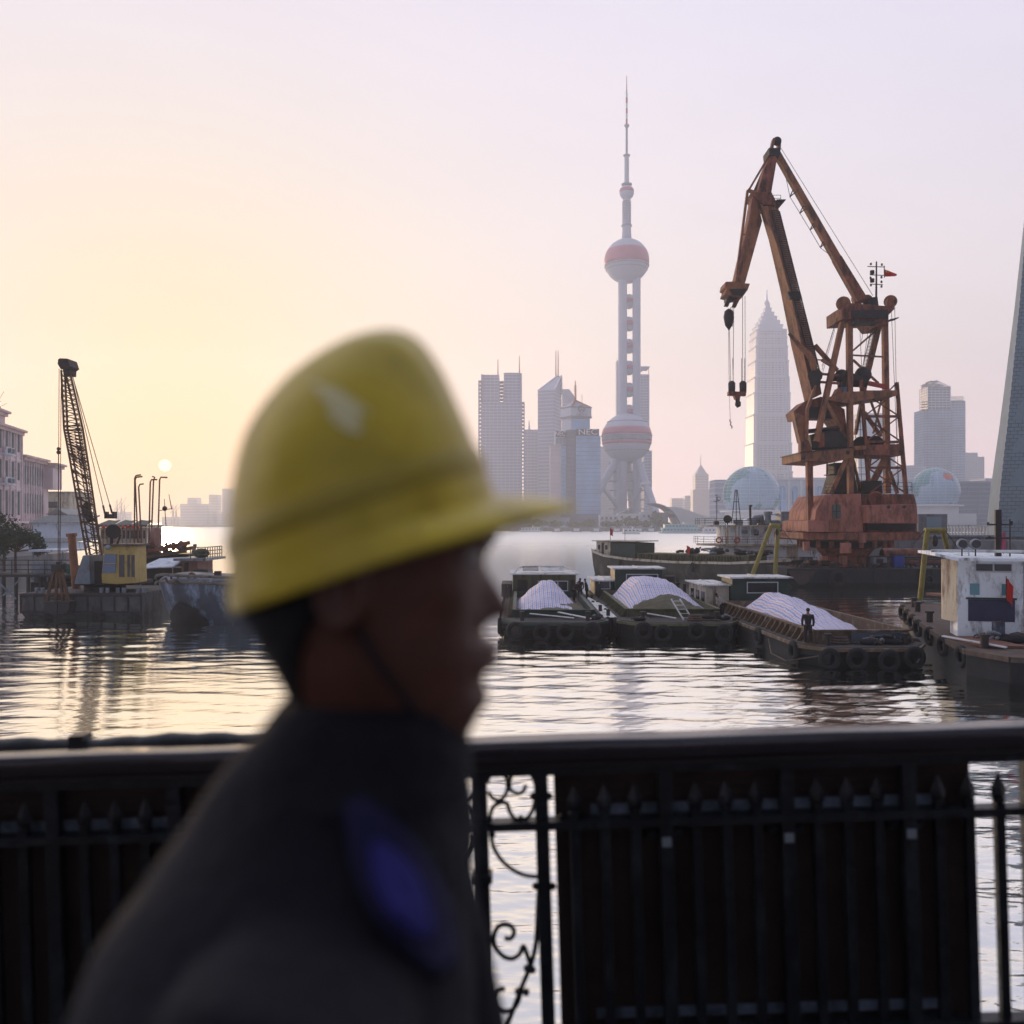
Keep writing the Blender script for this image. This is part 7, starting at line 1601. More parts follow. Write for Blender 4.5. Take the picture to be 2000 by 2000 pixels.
lp('boom_head', MB().prism([Lp(*k1(365, 168), 2.2), Lp(*k1(376, 160), 2.2), Lp(*k1(424, 162), 2.2), Lp(*k1(440, 210), 2.2), Lp(*k1(415, 228), 2.2), Lp(*k1(380, 226), 2.2), Lp(*k1(362, 195), 2.2)], (0, 1.5, 0)), m_dark, bo)
lp('boom_head_block', MB().prism([Lp(*k1(395, 232), 2.4), Lp(*k1(438, 232), 2.4), Lp(*k1(436, 264), 2.4), Lp(*k1(400, 264), 2.4)], (0, 1.1, 0)), m_dark, bo)
lp('tangled_gear', MB().sphere(Lp(*k1(545, 1110), 2.4), .35, 8, 6, (1, 1, 1.6)).sphere(Lp(*k1(560, 1150), 2.4), .3, 8, 6, (1, 1, 1.8)).beam(Lp(*k1(530, 1150), 2.4), Lp(*k1(600, 1180), 2.4), .2), m_dark, bo)
for a, b, c, d in ((440, 215, 690, 1080), (450, 240, 648, 1085)):
    q = MB().tube(Lp(*k1(a, b), 2.8), Lp(*k1(c, d), 2.8), .03, n=5); lp('pendant_rope', q, m_lat)
lp('pendant_rope', MB().tube(Lp(*k1(690, 1080), 2.8), Lp(*k1(705, 1135), 2.8), .07, n=6).tube(Lp(*k1(648, 1085), 2.8), Lp(*k1(660, 1140), 2.8), .07, n=6), m_dark)
lp('pendant_block', MB().box(Lp(*k1(655, 0), 2.5).x, Lp(*k1(716, 0), 2.5).x, YL+2.5, YL+3.1, PZ(k1(0, 1168)[1], YL+2.5), PZ(k1(0, 1140)[1], YL+2.5)).box(Lp(*k1(655, 0), 2.5).x, Lp(*k1(664, 0), 2.5).x, YL+2.5, YL+3.1, PZ(k1(0, 1140)[1], YL), PZ(k1(0, 1122)[1], YL)).box(Lp(*k1(704, 0), 2.5).x, Lp(*k1(715, 0), 2.5).x, YL+2.5, YL+3.1, PZ(k1(0, 1140)[1], YL), PZ(k1(0, 1122)[1], YL)), m_dark)
q = MB()
for a, b, r_ in ((372, 366, .025), (385, 378, .025)): q.tube(Lp(*k1(a, 225), 2.4), Lp(*k1(b, 1440), .4), r_, n=5)
q.tube(Lp(*k1(368, 720), 1.4), Lp(*k1(366, 1440), .4), .032, n=6).tube(Lp(*k1(380, 1040), 1.0), Lp(*k1(376, 1440), .4), .035, n=6).sphere(Lp(*k1(368, 730), 1.4), .14, 8, 6).sphere(Lp(*k1(368, 752), 1.4), .16, 8, 6)
lp('hoist_rope', q, m_rope)
gb = Thing('grab_bucket', 'dark clamshell grab bucket hanging from the lattice boom in front of the grey barge', 'grab', Lp(112, 1195, -1.2))
G = lambda x, y, d=0: Lp(*k1(x, y), -1.2+d)-gb.o
gb.part('head_block', MB().box(G(335, 0).x, G(395, 0).x, -.3, .3, G(0, 1500).z, G(0, 1455).z).tube(G(365, 1440), G(365, 1500), .15, n=8), m_dark)
for a, b, c, d in ((345, 1480, 290, 1690), (385, 1480, 432, 1690), (360, 1500, 350, 1690), (375, 1500, 395, 1690)): gb.part('arm', MB().beam(G(a, b), G(c, d), .18), m_lat)
gb.part('cross_beam', MB().beam(G(300, 1640), G(430, 1640), .14), m_lat)
for s in (-1, 1): gb.part('jaw', MB().prism([G(360+s*2, 1690, -.5), G(360+s*75, 1690, -.5), G(360+s*72, 1740, -.5), G(360+s*42, 1775, -.5), G(360+s*2, 1778, -.5)], (0, 1.1, 0)), m_dark, bevel=.04)

# ================================================================ blunt grey-blue barge bow
YB = 62.0
gbg = Thing('blunt_barge', 'dented grey-blue barge with a rounded raised bow beside the grab crane', 'barge', (PX(420, YB), YB, 0)); X_ = lambda p: PX(p, YB)-gbg.o.x; z = lambda p: PZ(p, YB)
def prof_top(px): return z(1122+ (px-280)*.035 if px > 300 else 1122+(300-px)*.5)
rows = []
xs = [276, 282, 292, 310, 340, 380, 420, 470, 530, 590, 640]
for j, fz in enumerate((0, .18, .4, .62, .82, 1.0)):
    r = []
    for px in xs:
        zt3 = prof_top(px); zb = -.4; zz_ = zb+(zt3-zb)*fz
        yb = 2.6*math.exp(-((px-276)/26.0))+ (1.5*(1-fz)**1.5 if px < 480 else .5*(1-fz))
        dent = .35*noise.noise(Vector((px*.022, fz*2.3, 4)))+.12*noise.noise(Vector((px*.07, fz*6, 9)))
        r.append((X_(px)+ (1-fz)*.9*math.exp(-((px-276)/30.)), yb+dent, zz_))
    rows.append(r)
q = MB().grid(rows); back = [[(x, y+7, z3) for x, y, z3 in r] for r in rows]
n0 = len(q.v); q.grid(back); m_ = len(xs); nr_ = len(rows)
q.f += [(i*m_, (i+1)*m_, n0+(i+1)*m_, n0+i*m_) for i in range(nr_-1)]+[(i*m_+m_-1, n0+i*m_+m_-1, n0+(i+1)*m_+m_-1, (i+1)*m_+m_-1) for i in range(nr_-1)]
q.f += [((nr_-1)*m_+k, (nr_-1)*m_+k+1, n0+(nr_-1)*m_+k+1, n0+(nr_-1)*m_+k) for k in range(m_-1)]
hl = gbg.part('hull', q, m_hullb, smooth='auto')
sv = hl.modifiers.new('sub', 'SUBSURF'); sv.levels = 1; sv.render_levels = 2
q = MB(); pts = [Vector((rows[-1][k][0], rows[-1][k][1]-.05, rows[-1][k][2]-.45)) for k in range(m_)]; q.path(pts, .09, 6); pts = [Vector((p.x, p.y+.05, p.z+.45)) for p in pts]; q.path(pts, .1, 6)
gbg.part('bulwark_rails', q, M('barge_cream_strake', (.16, .14, .11), .8, scale=1, bump=.2, stain=(.05, .05, .06), samt=.5), hl)
gr = []
for f_ in (0, .34, .67, 1.0):
    r = []
    for px in range(296, 412, 8):
        topf = .05+.50*max(0, 1-abs((px-345)/58.))**.8+.14*noise.noise(Vector((px*.23, 2, 1))); fz = .03+(topf-.03)*f_; zt3 = prof_top(px)
        yb = 2.6*math.exp(-((px-276)/26.0))+1.5*(1-fz)**1.5; dent = .35*noise.noise(Vector((px*.022, fz*2.3, 4)))+.12*noise.noise(Vector((px*.07, fz*6, 9)))
        r.append((X_(px)+(1-fz)*.9*math.exp(-((px-276)/30.)), yb+dent-.10, -.4+(zt3+.4)*fz))
    gr.append(r)
gsh = gbg.part('worn_patch', MB().grid(gr), m_hull, hl, fix=False, smooth=True)
for px, py in ((332, 1130), (366, 1128)): gbg.part('hawse_ring', MB().torus((X_(px), rows[3][3][1]-.15, z(py)), .24, .08, 'y', 14, 6), m_wood, hl)
gbg.part('rope_tangle', MB().path([(X_(px), -.05+.1*math.sin(px), z(py)) for px, py in ((322, 1128), (328, 1138), (338, 1140), (345, 1133), (352, 1137), (344, 1141), (334, 1136))], .08, 6), m_wood, hl)
for px in (405, 448): gbg.part('bollard', MB().box(X_(px), X_(px)+.4, 1.4, 1.8, prof_top(px)-.1, prof_top(px)+.3), m_dark)

# ================================================================ cluttered work boats with hooked poles
YK = 92.0
wk = Thing('dredger_boat', 'cluttered workboat with canopy and scrap on deck beyond the blunt grey barge', 'boat', (PX(320, 78), 78, 0)); Y2 = 78.0; X_ = lambda p: PX(p, Y2)-wk.o.x; z = lambda p: PZ(p, Y2)
wk.part('hull', MB().loft([[(X_(262), 1, -.4), (X_(400), 1, -.4), (X_(400), 7, -.4), (X_(262), 7, -.4)], [(X_(255), 0, 1.2), (X_(412), 0, 1.2), (X_(412), 8, 1.2), (X_(255), 8, 1.2)]]), m_hull)
hs = wk.part('deckhouse', MB().box(X_(266), X_(352), 2.2, 6, 1.21, z(1112)), m_dark)
cn_ = wk.part('canopy', MB().prism([(X_(266), .4, z(1112)), (X_(336), .2, z(1108)), (X_(350), 3, z(1092)), (X_(285), 3, z(1095))], (0, .02, .08)), m_shed)
for a in (270, 333): wk.part('canopy_post', MB().tube((X_(a), .5, 1.2), (X_(a), .5, z(1110)), .05, n=6), m_grey)
wk.part('stern_house', MB().box(X_(346), X_(378), 1.0, 5, 1.21, z(1096)), m_brick)
wk.part('door', MB().box(X_(352), X_(360), .94, .996, 1.3, z(1100)), m_dark)
wk.part('stern_deck', MB().box(X_(335), X_(398), .4, 6, z(1096), z(1091)), m_grey)
wk.part('guard_rail', rail_mb([(X_(368), .5, z(1091)), (X_(397), .5, z(1091)), (X_(397), 5, z(1091))], .95, .04, .6, 2), m_olive)
wk.part('net_basket', MB().sphere((X_(378), 2, z(1082)), .55, 12, 8, (1.3, 1, .8)), m_green, smooth=True)
wk.part('low_crate', MB().box(X_(378), X_(407), -.1, 1.2, z(1123), z(1113)), m_green)
bo2 = Thing('boom_raft', 'raft of rusty booms and planks stacked behind the canopy workboat', 'raft', (PX(310, 86), 86, 0)); X2 = lambda p: PX(p, 86)-bo2.o.x; z2 = lambda p: PZ(p, 86)
bo2.part('float', MB().box(X2(215), X2(368), 0, 5, -.3, z2(1082)), m_hull)
bo2.part('boom', MB().beam((X2(262), -.3, z2(1092)), (X2(366), -.3, z2(1076)), .3), m_wood)
bo2.part('boom', MB().beam((X2(262), .3, z2(1082)), (X2(368), .3, z2(1060)), .35), m_rust)
rg = random.Random(8)
for i in range(26):
    px = rg.uniform(225, 366); a = Vector((X2(px), rg.uniform(0, 3), z2(rg.uniform(1072, 1082)))); b = a+Vector((rg.uniform(-1.8, 1.8), rg.uniform(-.5, .5), rg.uniform(-.2, .9)))
    bo2.part('scrap_piece', MB().beam(a, b, rg.uniform(.15, .5), rg.uniform(.12, .4)), (m_rust, m_dark, m_wood, m_brown, m_grey)[i % 5])
bo2.part('round_tank', MB().tube((X2(292), 1, z2(1050)), (X2(300), 1, z2(1050)), 1.0, n=18), m_brick, smooth='auto')
# six hooked poles
m_pole = M('davit_brown', (.16, .07, .04), .7, bump=0, var=.2)
pl = [((845, 1325), (847, 905), (885, 893), 'tallest left hooked pole, its arm the highest of the left trio'), ((868, 1325), (850, 915), (895, 904), 'leaning hooked pole close right of the leftmost one'), ((890, 1325), (872, 960), (902, 950), 'shorter hooked pole of the left trio'),
      ((935, 1370), (945, 930), (988, 923), 'straight hooked pole left of the crossed pair'), ((948, 1370), (966, 915), (958, 904), 'slightly tilted pole touching the pole left of the sun'), ((992, 1330), (1004, 915), (1052, 910), 'rightmost hooked pole standing just under the sun')]
for a, b, c, lab in pl:
    A_, B_, C_ = [P(*k1(*p), 88) for p in (a, b, c)]; t = Thing('hooked_pole', lab, 'pole', A_, 0, 'hooked poles in front of the sunrise')
    t.part('shaft', MB().path([Vector((0, 0, 0)), B_-A_-Vector((0, 0, .15)), B_-A_+Vector((.12, 0, .1)), C_-A_], .075, 8), m_pole, smooth='auto')
    t.part('foot', MB().tube((0, 0, -1.4), (0, 0, .02), .12, n=8), m_dark)
A_ = P(*k1(1055, 1310), 88); t = Thing('radio_mast', 'thin signal mast with small crossbar right of the hooked poles', 'mast', A_); g_ = lambda x, y: P(*k1(x, y), 88)-A_
t.part('pole', MB().tube((0, 0, -1), g_(1033, 1045), .06, .03, 6), m_pole); t.part('second_pole', MB().tube(g_(1080, 1110), g_(1062, 1015), .05, .025, 6), m_pole); t.part('cross_bar', MB().tube(g_(1003, 1118), g_(1085, 1105), .04, n=5), m_pole); t.part('lamp', MB().sphere(g_(1036, 1105), .25, 8, 6), m_dark)
# dark pontoon filling the gap below the hotel
t = Thing('mooring_pontoon', 'dark pontoon with rails between jetty and grab crane on the left', 'pontoon', (PX(170, 84), 84, 0)); X_ = lambda p: PX(p, 84)-t.o.x
t.part('hull', MB().box(X_(60), X_(290), 0, 6, -.3, 1.5), m_hull); t.part('cabin', MB().box(X_(150), X_(196), 1.5, 5, 1.5, PZ(1088, 84)), m_dark); t.part('awning', MB().box(X_(50), X_(118), .5, 5, PZ(1078, 84), PZ(1074, 84)), m_shed)
for px in (56, 84, 114): t.part('awning_post', MB().tube((X_(px), .8, 1.5), (X_(px), .8, PZ(1078, 84)), .07, n=6), m_grey)
t.part('tarpaulin_heap', MB().sphere((X_(75), 3, 2.0), 1.6, 16, 8, (1.4, .8, .8)), m_dark, smooth=True)
t.part('green_tank', MB().tube((X_(118), 2, 2.2), (X_(140), 2, 2.2), .8, n=14), m_green, smooth='auto')
# ================================================================ bridge: deck, railing, truss behind the camera
m_iron = M('railing_black_iron', (.011, .013, .016), .45, scale=6, var=.5, bump=.15, stain=(.03, .038, .045), samt=.45)
m_hand = M('handrail_dark_paint', (.028, .021, .024), .2, scale=3, var=.3, bump=.06, spec=1.0)
m_board = M('board_dark_brown', (.048, .030, .023), .8, scale=2.5, var=.5, bump=.15)
m_girder = M('bridge_girder', (.05, .055, .06), .7, scale=1, bump=.1)
YR = 2.5; sR = F/YR; AR = R(1.76)
# local frame of the railing: x along, z across the slope; origin at picture point (1000, 1440)
RO = P(1000, 1440, YR)
rl = Thing('bridge_railing', 'black cast-iron bridge railing with spear-topped bars, scrollwork and a thick rounded handrail', 'railing', RO, rot=(0, -AR, 0))
def rp(px, py, d=0.0):
    w_ = P(px, py, YR)-RO; w_.rotate(Matrix.Rotation(AR, 3, 'Y')); return Vector((w_.x, d, w_.z))
hn = [(-.052, .000), (-.051, .024), (-.042, .038), (0, .042), (.042, .038), (.051, .024), (.052, 0), (.046, -.016), (.030, -.022), (.030, -.040), (-.030, -.040), (-.030, -.022), (-.046, -.016)]
zc_ = -.042
def hand(x0, x1):
    n = 24; return MB().loft([[(x0+(x1-x0)*i/n, y, z+zc_+.0015*math.sin(i*2.1)) for y, z in hn] for i in range(n+1)])
hr = rl.part('handrail', hand(-2.6, 2.6), m_hand, smooth='auto', bevel=.003)
rl.part('handrail_flange', MB().box(-2.6, 2.6, -.022, .022, zc_-.060, zc_-.0405), m_iron, hr)
zm = rp(1469, 1596).z; zb = rp(1469, 1995).z
rl.part('middle_rail', MB().box(-2.6, 2.6, -.026, .026, zm-.011, zm+.011), m_iron)
rl.part('bottom_rail', MB().box(-2.6, 2.6, -.026, .026, zb-.03, zb-.008), m_iron)
zt_ = zc_-.062
def picket(name, x, post=False):
    if post: q = MB().box(x-.0185, x+.0185, -.0165, .0165, zb-.12, zt_)
    else:
        q = MB().box(x-.0125, x+.0125, -.011, .011, zb-.10, zm+.02)
        n = 4; hgt = [(.0125, .02), (.021, .045), (.020, .062), (.008, .088), (.001, .104)]
        v = []
        for r_, z_ in hgt: v.append([(x+r_*math.cos(a), r_*.8*math.sin(a), zm+z_) for a in [math.pi/4*0+math.pi/2*k for k in range(4)]])
        q.loft(v); q.lathe([(.017, zm+.024), (.0175, zm+.028), (.017, zm+.032)], (x, 0, 0), 8)
    return rl.part(name, q, m_iron, bevel=.002)
x0 = rp(1122, 1605).x; dx = .0832
for i in range(0, 20):
    px_x = x0+dx*i
    picket('post' if i % 4 == 3 else 'picket', px_x, i % 4 == 3)
for px in (1059, 940, 800, 704):
    picket('post', rp(px, 1610).x, True)
xl_ = rp(640, 1620).x
for i in range(26): picket('post' if i % 4 == 1 else 'picket', xl_-dx*i, i % 4 == 1)
q = None
for px in (1122+59.3*3, 1122+59.3*7, 1122+59.3*11):
    p = rp(px, 1640-(px-1300)*.035)
    rl.part('bolt_plate', MB().box(p.x-.013, p.x+.013, -.024, -.018, p.z-.013, p.z+.013), M('bare_metal', (.25, .28, .30), .4, bump=0), bevel=.002)
    for s in (-1, 1): rl.part('clamp', MB().box(p.x+s*.035-.014, p.x+s*.035+.014, .012, .03, p.z-.012+.012, p.z+.024).tube((p.x+s*.035, .004, p.z+.012), (p.x+s*.035, .03, p.z+.012), .009, n=8), m_iron)
# scrollwork
SC = [([(165, 415), (185, 370), (230, 345), (275, 370), (295, 420), (285, 480), (245, 525), (200, 510), (175, 470)], .0055),
      ([(300, 430), (320, 370), (380, 345), (440, 360), (470, 430), (468, 520), (445, 600), (400, 645), (340, 640), (305, 590), (290, 545), (250, 540), (210, 560), (190, 600), (182, 655)], .0058),
      ([(300, 430), (320, 465), (360, 482), (395, 465), (408, 428)], .0055), ([(195, 735), (200, 800), (240, 880), (310, 950), (400, 995), (495, 1005)], .0058),
      ([(275, 1388), (310, 1395), (335, 1360), (320, 1320), (275, 1303), (230, 1325), (208, 1380), (215, 1440), (260, 1500), (320, 1520), (370, 1490), (392, 1440), (415, 1490), (434, 1550)], .0065),
      ([(492, 1060), (485, 1200), (480, 1330), (470, 1440), (440, 1560), (390, 1680), (345, 1800), (288, 1950), (250, 2060)], .0068),
      ([(278, 1708), (240, 1718), (222, 1760), (235, 1820), (280, 1850), (330, 1835), (360, 1790), (380, 1720)], .0065)]
def smooth_path(pts, n=5):
    out = []
    for i in range(len(pts)-1):
        p0 = pts[max(i-1, 0)]; p1, p2 = pts[i], pts[i+1]; p3 = pts[min(i+2, len(pts)-1)]
        for k in range(n):
            t_ = k/n; out.append(.5*((2*p1)+(p2-p0)*t_+(2*p0-5*p1+4*p2-p3)*t_*t_+(3*p1-p0-3*p2+p3)*t_**3))
    return out+[pts[-1]]
cxm = rp(*kr(128, 700)).x*2
for pts, r_ in SC:
    for mir in (False, True):
        pp = []
        for a, b in pts:
            v = rp(*kr(a, b))
            if mir: v.x = (rp(*kr(128+(b-330)*.028, b)).x)*2-v.x
            pp.append(v)
        pp = smooth_path(pp); rl.part('scroll', MB().path(pp, r_, 10), m_iron, smooth='auto')
for a, b in ((238, 535), (300, 425), (388, 352), (376, 640), (455, 498), (555, 498), (470, 1063), (578, 1065), (197, 742), (415, 1580), (360, 1725), (450, 1590), (410, 1730)):
    rl.part('rivet', MB().sphere(rp(*kr(a, b)), .010, 10, 8, (1, 1.3, 1)), m_iron, smooth=True)
p = rp(*kr(140, 1005)); rl.part('collar', MB().box(p.x-.026, p.x+.026, -.028, .028, p.z-.012, p.z+.012), m_iron, bevel=.003)
p = rp(*kr(632, 640)); rl.part('rail_bolt', MB().sphere((p.x, 0, p.z+.004), .009, 10, 6), m_iron, smooth=True)
# boards fixed behind the bars
def board(px0, px1, label):
    t = Thing('backing_board', label, 'board', RO, rot=(0, -AR, 0), group=None); a, b = rp(px0, 1600).x*1.03, rp(px1, 1600).x*1.03
    b0 = t.part('panel', MB().box(a, b, .045, .058, zb-.16, zt_+.008), m_board)
    t.part('strip', MB().box(a+.10 if px0 > 0 else a, b-.11, .0415, .0449, zm+.004, zm+.036), M('strip_highlight', (.19, .23, .29), .5, scale=14, var=.7, bump=.1), b0)  # pale colour paints in the highlight along a horizontal flange
    t.part('strip', MB().box(a+.10, b-.11, .0415, .0449, zb-.002, zb+.026), M('strip_highlight', (1, 1, 1)), b0)  # lower strip takes the same painted highlight colour
    for i in range(1, 4): t.part('top_batten', MB().box(a+.01, b-.01, .0425, .0447, zt_-.02-i*.022, zt_-.018-i*.022), m_iron, b0)
board(1083, 1885, 'dark brown board fixed behind the bars right of the scrollwork')
board(-450, 900, 'dark brown board fixed behind the bars left of the scrollwork, behind the man')
p = rp(0, 1452, 0)
t = Thing('cable_pipe', 'black lumpy cable pipe running behind the left part of the handrail', 'pipe', RO, rot=(0, -AR, 0))
q = MB().path([(rp(px, 1440).x*1.12, .12, rp(1000, 1440).z-.020+.004*math.sin(px*.02)+.003*math.sin(px*.071)) for px in range(-500, 800, 25)], .030, 10); pc = t.part('pipe', q, m_iron, smooth=True)
t.part('bracket', MB().box(rp(210, 1440).x*1.12-.02, rp(210, 1440).x*1.12+.02, .09, .15, -.02, .020), m_iron, pc)
for x in (-2.2, -.9): t.part('hanger', MB().box(x-.015, x+.015, .03, .12, -.06, -.03), m_iron, pc)
# deck and truss
ZD = 5.42
sl_ = math.tan(AR)
m_asph = M('walkway_asphalt', (.05, .05, .05), .9, scale=3, var=.25, bump=.3)
dz = lambda x: ZD+x*sl_
def slab(x0, x1, y0, y1, t0, t1): return MB().prism([(x0, y0, dz(x0)-t0), (x1, y0, dz(x1)-t0), (x1, y0, dz(x1)+t1), (x0, y0, dz(x0)+t1)], (0, y1-y0, 0))
struct('walkway', slab(-14, 14, -1.2, 2.62, .25, 0), m_asph)
struct('bridge_road', slab(-14, 14, -12, -1.21, .5, .0), m_asph)
tr_ = Thing('bridge_truss', 'dark riveted steel truss girder of the bridge beside the walkway', 'bridge', (0, -1.9, 5.4))
tp = lambda n, mb: tr_.part(n, mb, m_girder, bevel=.01)
tp('lower_chord', MB().box(-14, 14, -.3, .3, -.1, .8)); tp('upper_chord', MB().box(-14, 14, -.3, .3, 7.2, 7.9))
for i in range(9):
    x = -12+i*3.0; tp('vertical', MB().box(x-.22, x+.22, -.26, .26, .801, 7.199)); 
    if i < 8: tp('diagonal', MB().beam((x, 0, .8) if i % 2 else (x+3, 0, .8), (x+3, 0, 7.2) if i % 2 else (x, 0, 7.2), .4, .4))
for i in range(5): x = -12+i*6; tp('cross_girder', MB().box(x-.2, x+.2, -9, -.31, 7.3, 7.8))

# ================================================================ the man in the hard hat
YF = .71; sF = F/YF
def fx(px): return (px-1000)/sF
def fz(py): return H-(py-HZ)/sF
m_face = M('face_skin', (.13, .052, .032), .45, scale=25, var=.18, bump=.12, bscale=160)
m_jack = M('work_jacket', (.0055, .0055, .0095), .95, scale=7, var=.3, bump=.25, bscale=60)
m_blsh = M('shirt_blue', (.030, .026, .20), .85, scale=8, var=.2, bump=.2)
m_hat = M('helmet_yellow', (.72, .55, .045), .38, scale=9, var=.28, bump=.03, stain=(.42, .30, .04), samt=.35)
man = Thing('person', 'man in yellow hard hat and dark jacket walking past the railing', 'person', (fx(720), YF, ZD))
# silhouette of the head in picture rows (front x, back x)
FR = [(700, 860, 600), (760, 925, 500), (840, 950, 476), (930, 957, 468), (1010, 958, 470), (1050, 960, 472), (1080, 950, 474), (1110, 946, 477), (1150, 944, 484), (1200, 941, 500), (1240, 940, 520), (1290, 941, 545), (1340, 940, 570), (1380, 938, 588), (1410, 930, 598), (1440, 912, 604), (1480, 900, 602), (1530, 898, 585), (1570, 905, 560)]
HWd = [(700, .040), (760, .062), (840, .072), (930, .077), (1010, .078), (1080, .077), (1150, .074), (1240, .068), (1290, .064), (1340, .058), (1380, .054), (1410, .055), (1440, .058), (1480, .060), (1530, .066), (1570, .075)]
def interp(tab, x, k=1):
    for a, b in zip(tab[:-1], tab[1:]):
        if a[0] <= x <= b[0]: f = (x-a[0])/(b[0]-a[0]); return a[k]+(b[k]-a[k])*f
    return tab[-1][k] if x > tab[-1][0] else tab[0][k]
def bumpf(th, py):
    """extra forward reach of face features near the profile line, in picture units"""
    g = lambda a, s: math.exp(-(a/s)**2)
    e = 0
    e += 16*g(th, .8)*g(py-1045, 24)                       # brow
    e += (48*g(py-1196, 17)+36*g(py-1172, 24)+20*g(py-1140, 26))*g(th, .15)   # nose bridge and tip
    e += 14*g(abs(th)-.24, .10)*g(py-1203, 15)             # wings of the nose
    e += 32*g(th, .34)*g(py-1262, 11)+30*g(th, .32)*g(py-1293, 12)-3*g(th, .36)*g(py-1277, 5)+14*g(th, .5)*g(py-1277, 38)  # lips
    e += 17*g(th, .42)*g(py-1362, 24)                      # chin
    e += -14*g(abs(th)-.42, .20)*g(py-1082, 20)            # eye sockets
    e += 5*g(abs(th)-.42, .13)*g(py-1085, 9)               # eyelids over the eyeball
    e += 9*g(abs(th)-.75, .3)*g(py-1150, 34)               # cheek bones
    return e
hc = Vector((fx(708), YF, fz(1083))); tilt = -R(19)
HM = Matrix.Translation(hc) @ Matrix.Rotation(tilt, 4, 'Y'); HMI = HM.inverted()
ru, rh, rw = .1085, .160, .092
HP = [(-12, -262, 284), (0, -262, 284), (64, -244, 282), (129, -224, 278), (185, -200, 271), (240, -168, 263), (290, -130, 255), (335, -76, 243), (365, -25, 226), (385, 30, 200), (396, 75, 168), (400, 110, 140)]
def hat_sec(v):
    for a, b in zip(HP[:-1], HP[1:]):
        if a[0] <= v <= b[0]: f = (v-a[0])/(b[0]-a[0]); return (a[1]+(b[1]-a[1])*f)/sF, (a[2]+(b[2]-a[2])*f)/sF, rw*max(.03, (1-(max(0, v)/402)**2.3))**.5
    return (HP[-1][1]/sF, HP[-1][2]/sF, .003)
def in_hat(p):
    l = HMI @ Vector(p)
    if l.z < .004 or p[2] < 6.9: return p
    l.z = min(l.z, .138); b, f, w_ = hat_sec(l.z*sF); c = (b+f)/2; h_ = (f-b)/2-.010; w_ -= .009
    q_ = math.hypot((l.x-c)/h_, l.y/w_)
    if q_ > 1: l.x = c+(l.x-c)/q_; l.y /= q_
    return tuple(HM @ l)
rings = []; NT = 96
pys = [690]+[700+8*i for i in range(7)]+[760+6*i for i in range(int((1572-760)/6))]
for py in pys:
    if py < 700: f, b, hw = 740, 700, .01
    else: f, b, hw = interp(FR, py), interp(FR, py, 2), interp(HWd, py)
    r_ = []
    for k in range(NT):
        th = 2*math.pi*k/NT; t2 = th if th <= math.pi else th-2*math.pi
        cxp = (f+b)/2; ax = (f-b)/2; cs, sn = math.cos(th), math.sin(th)
        e_ = .86 if py < 1400 else 1.0
        ux = math.copysign(abs(cs)**e_, cs); uy = math.copysign(abs(sn)**e_, sn)
        ext = bumpf(t2, py) if 1000 < py < 1420 else 0
        x = fx(cxp+ax*ux+ext*max(0, cs)); y = hw*uy*(1+ .0)
        if py > 1430: pass
        r_.append((x, YF+y+(ext/sF)*sn*.6*max(0, cs), fz(py)))
    rings.append(r_)
# torso continues in the same surface
def tor(z, xb, xf, hw, ex=.8, nn=NT):
    r_ = []
    for k in range(nn):
        th = 2*math.pi*k/nn; cs, sn = math.cos(th), math.sin(th); ux = math.copysign(abs(cs)**ex, cs); uy = math.copysign(abs(sn)**ex, sn)
        r_.append(((xb+xf)/2+(xf-xb)/2*ux, YF+hw*uy, z))
    return r_
TS = [(6.765, -.185, -.055, .10), (6.73, -.22, -.06, .15), (6.68, -.25, -.06, .175), (6.55, -.27, -.055, .175), (6.35, -.26, -.05, .16), (6.20, -.25, -.045, .155), (6.05, -.26, -.04, .165), (5.98, -.24, -.02, .16)]
body_r = rings+[tor(*a) for a in TS]
bmb = MB().loft(body_r)
for i_, v_ in enumerate(bmb.v): bmb.v[i_] = in_hat(v_)
# legs and shoes
def limb(mb, pts, nn=20):
    rr_ = []
    for (x, y, z, a, b) in pts: rr_.append([(x+a*math.cos(2*math.pi*k/nn), y+b*math.sin(2*math.pi*k/nn), z) for k in range(nn)])
    return mb.loft(rr_)
legs = [[(-.13, YF-.09, 6.12, .10, .085), (-.04, YF-.09, 5.93, .078, .07), (.06, YF-.09, 5.80, .06, .055), (.09, YF-.09, 5.72, .055, .05), (.12, YF-.09, 5.52, .04, .04), (.13, YF-.09, ZD+.05, .04, .04)],
        [(-.13, YF+.09, 6.12, .10, .085), (-.19, YF+.09, 5.93, .078, .07), (-.24, YF+.09, 5.80, .06, .055), (-.28, YF+.09, 5.68, .055, .05), (-.36, YF+.09, 5.54, .04, .04), (-.38, YF+.09, ZD+.08, .04, .04)]]
for lg in legs: limb(bmb, lg)
# arms: near one swung back, far one forward, each ending in a hand with separate fingers
def arm(mb, pts, r_, nn=18):
    return mb.path(pts, r_, nn)
def hand_(mb, wr, d, side):
    d = Vector(d).normalized(); sidev = Vector((0, side, 0)); fw = d.cross(sidev).normalized(); 
    mb.path([wr, wr+d*.045, wr+d*.085], [.026, .036, .034], 12)
    for i, (o_, ln) in enumerate(((-.026, .070), (-.009, .080), (.009, .075), (.025, .060))):
        b = wr+d*.085+fw*o_; mb.path([b-d*.02, b+d*ln*.4-sidev*.006, b+d*ln*.72-sidev*.018, b+d*ln*.92-sidev*.034], [.0095, .009, .008, .006], 8)
    b = wr+d*.03-fw*.03; mb.path([b, b-fw*.022+d*.022, b-fw*.030+d*.048-sidev*.01], [.011, .010, .007], 8)
sh1, el1, wr1 = Vector((-.125, YF-.185, 6.70)), Vector((-.20, YF-.235, 6.40)), Vector((-.12, YF-.225, 6.14))
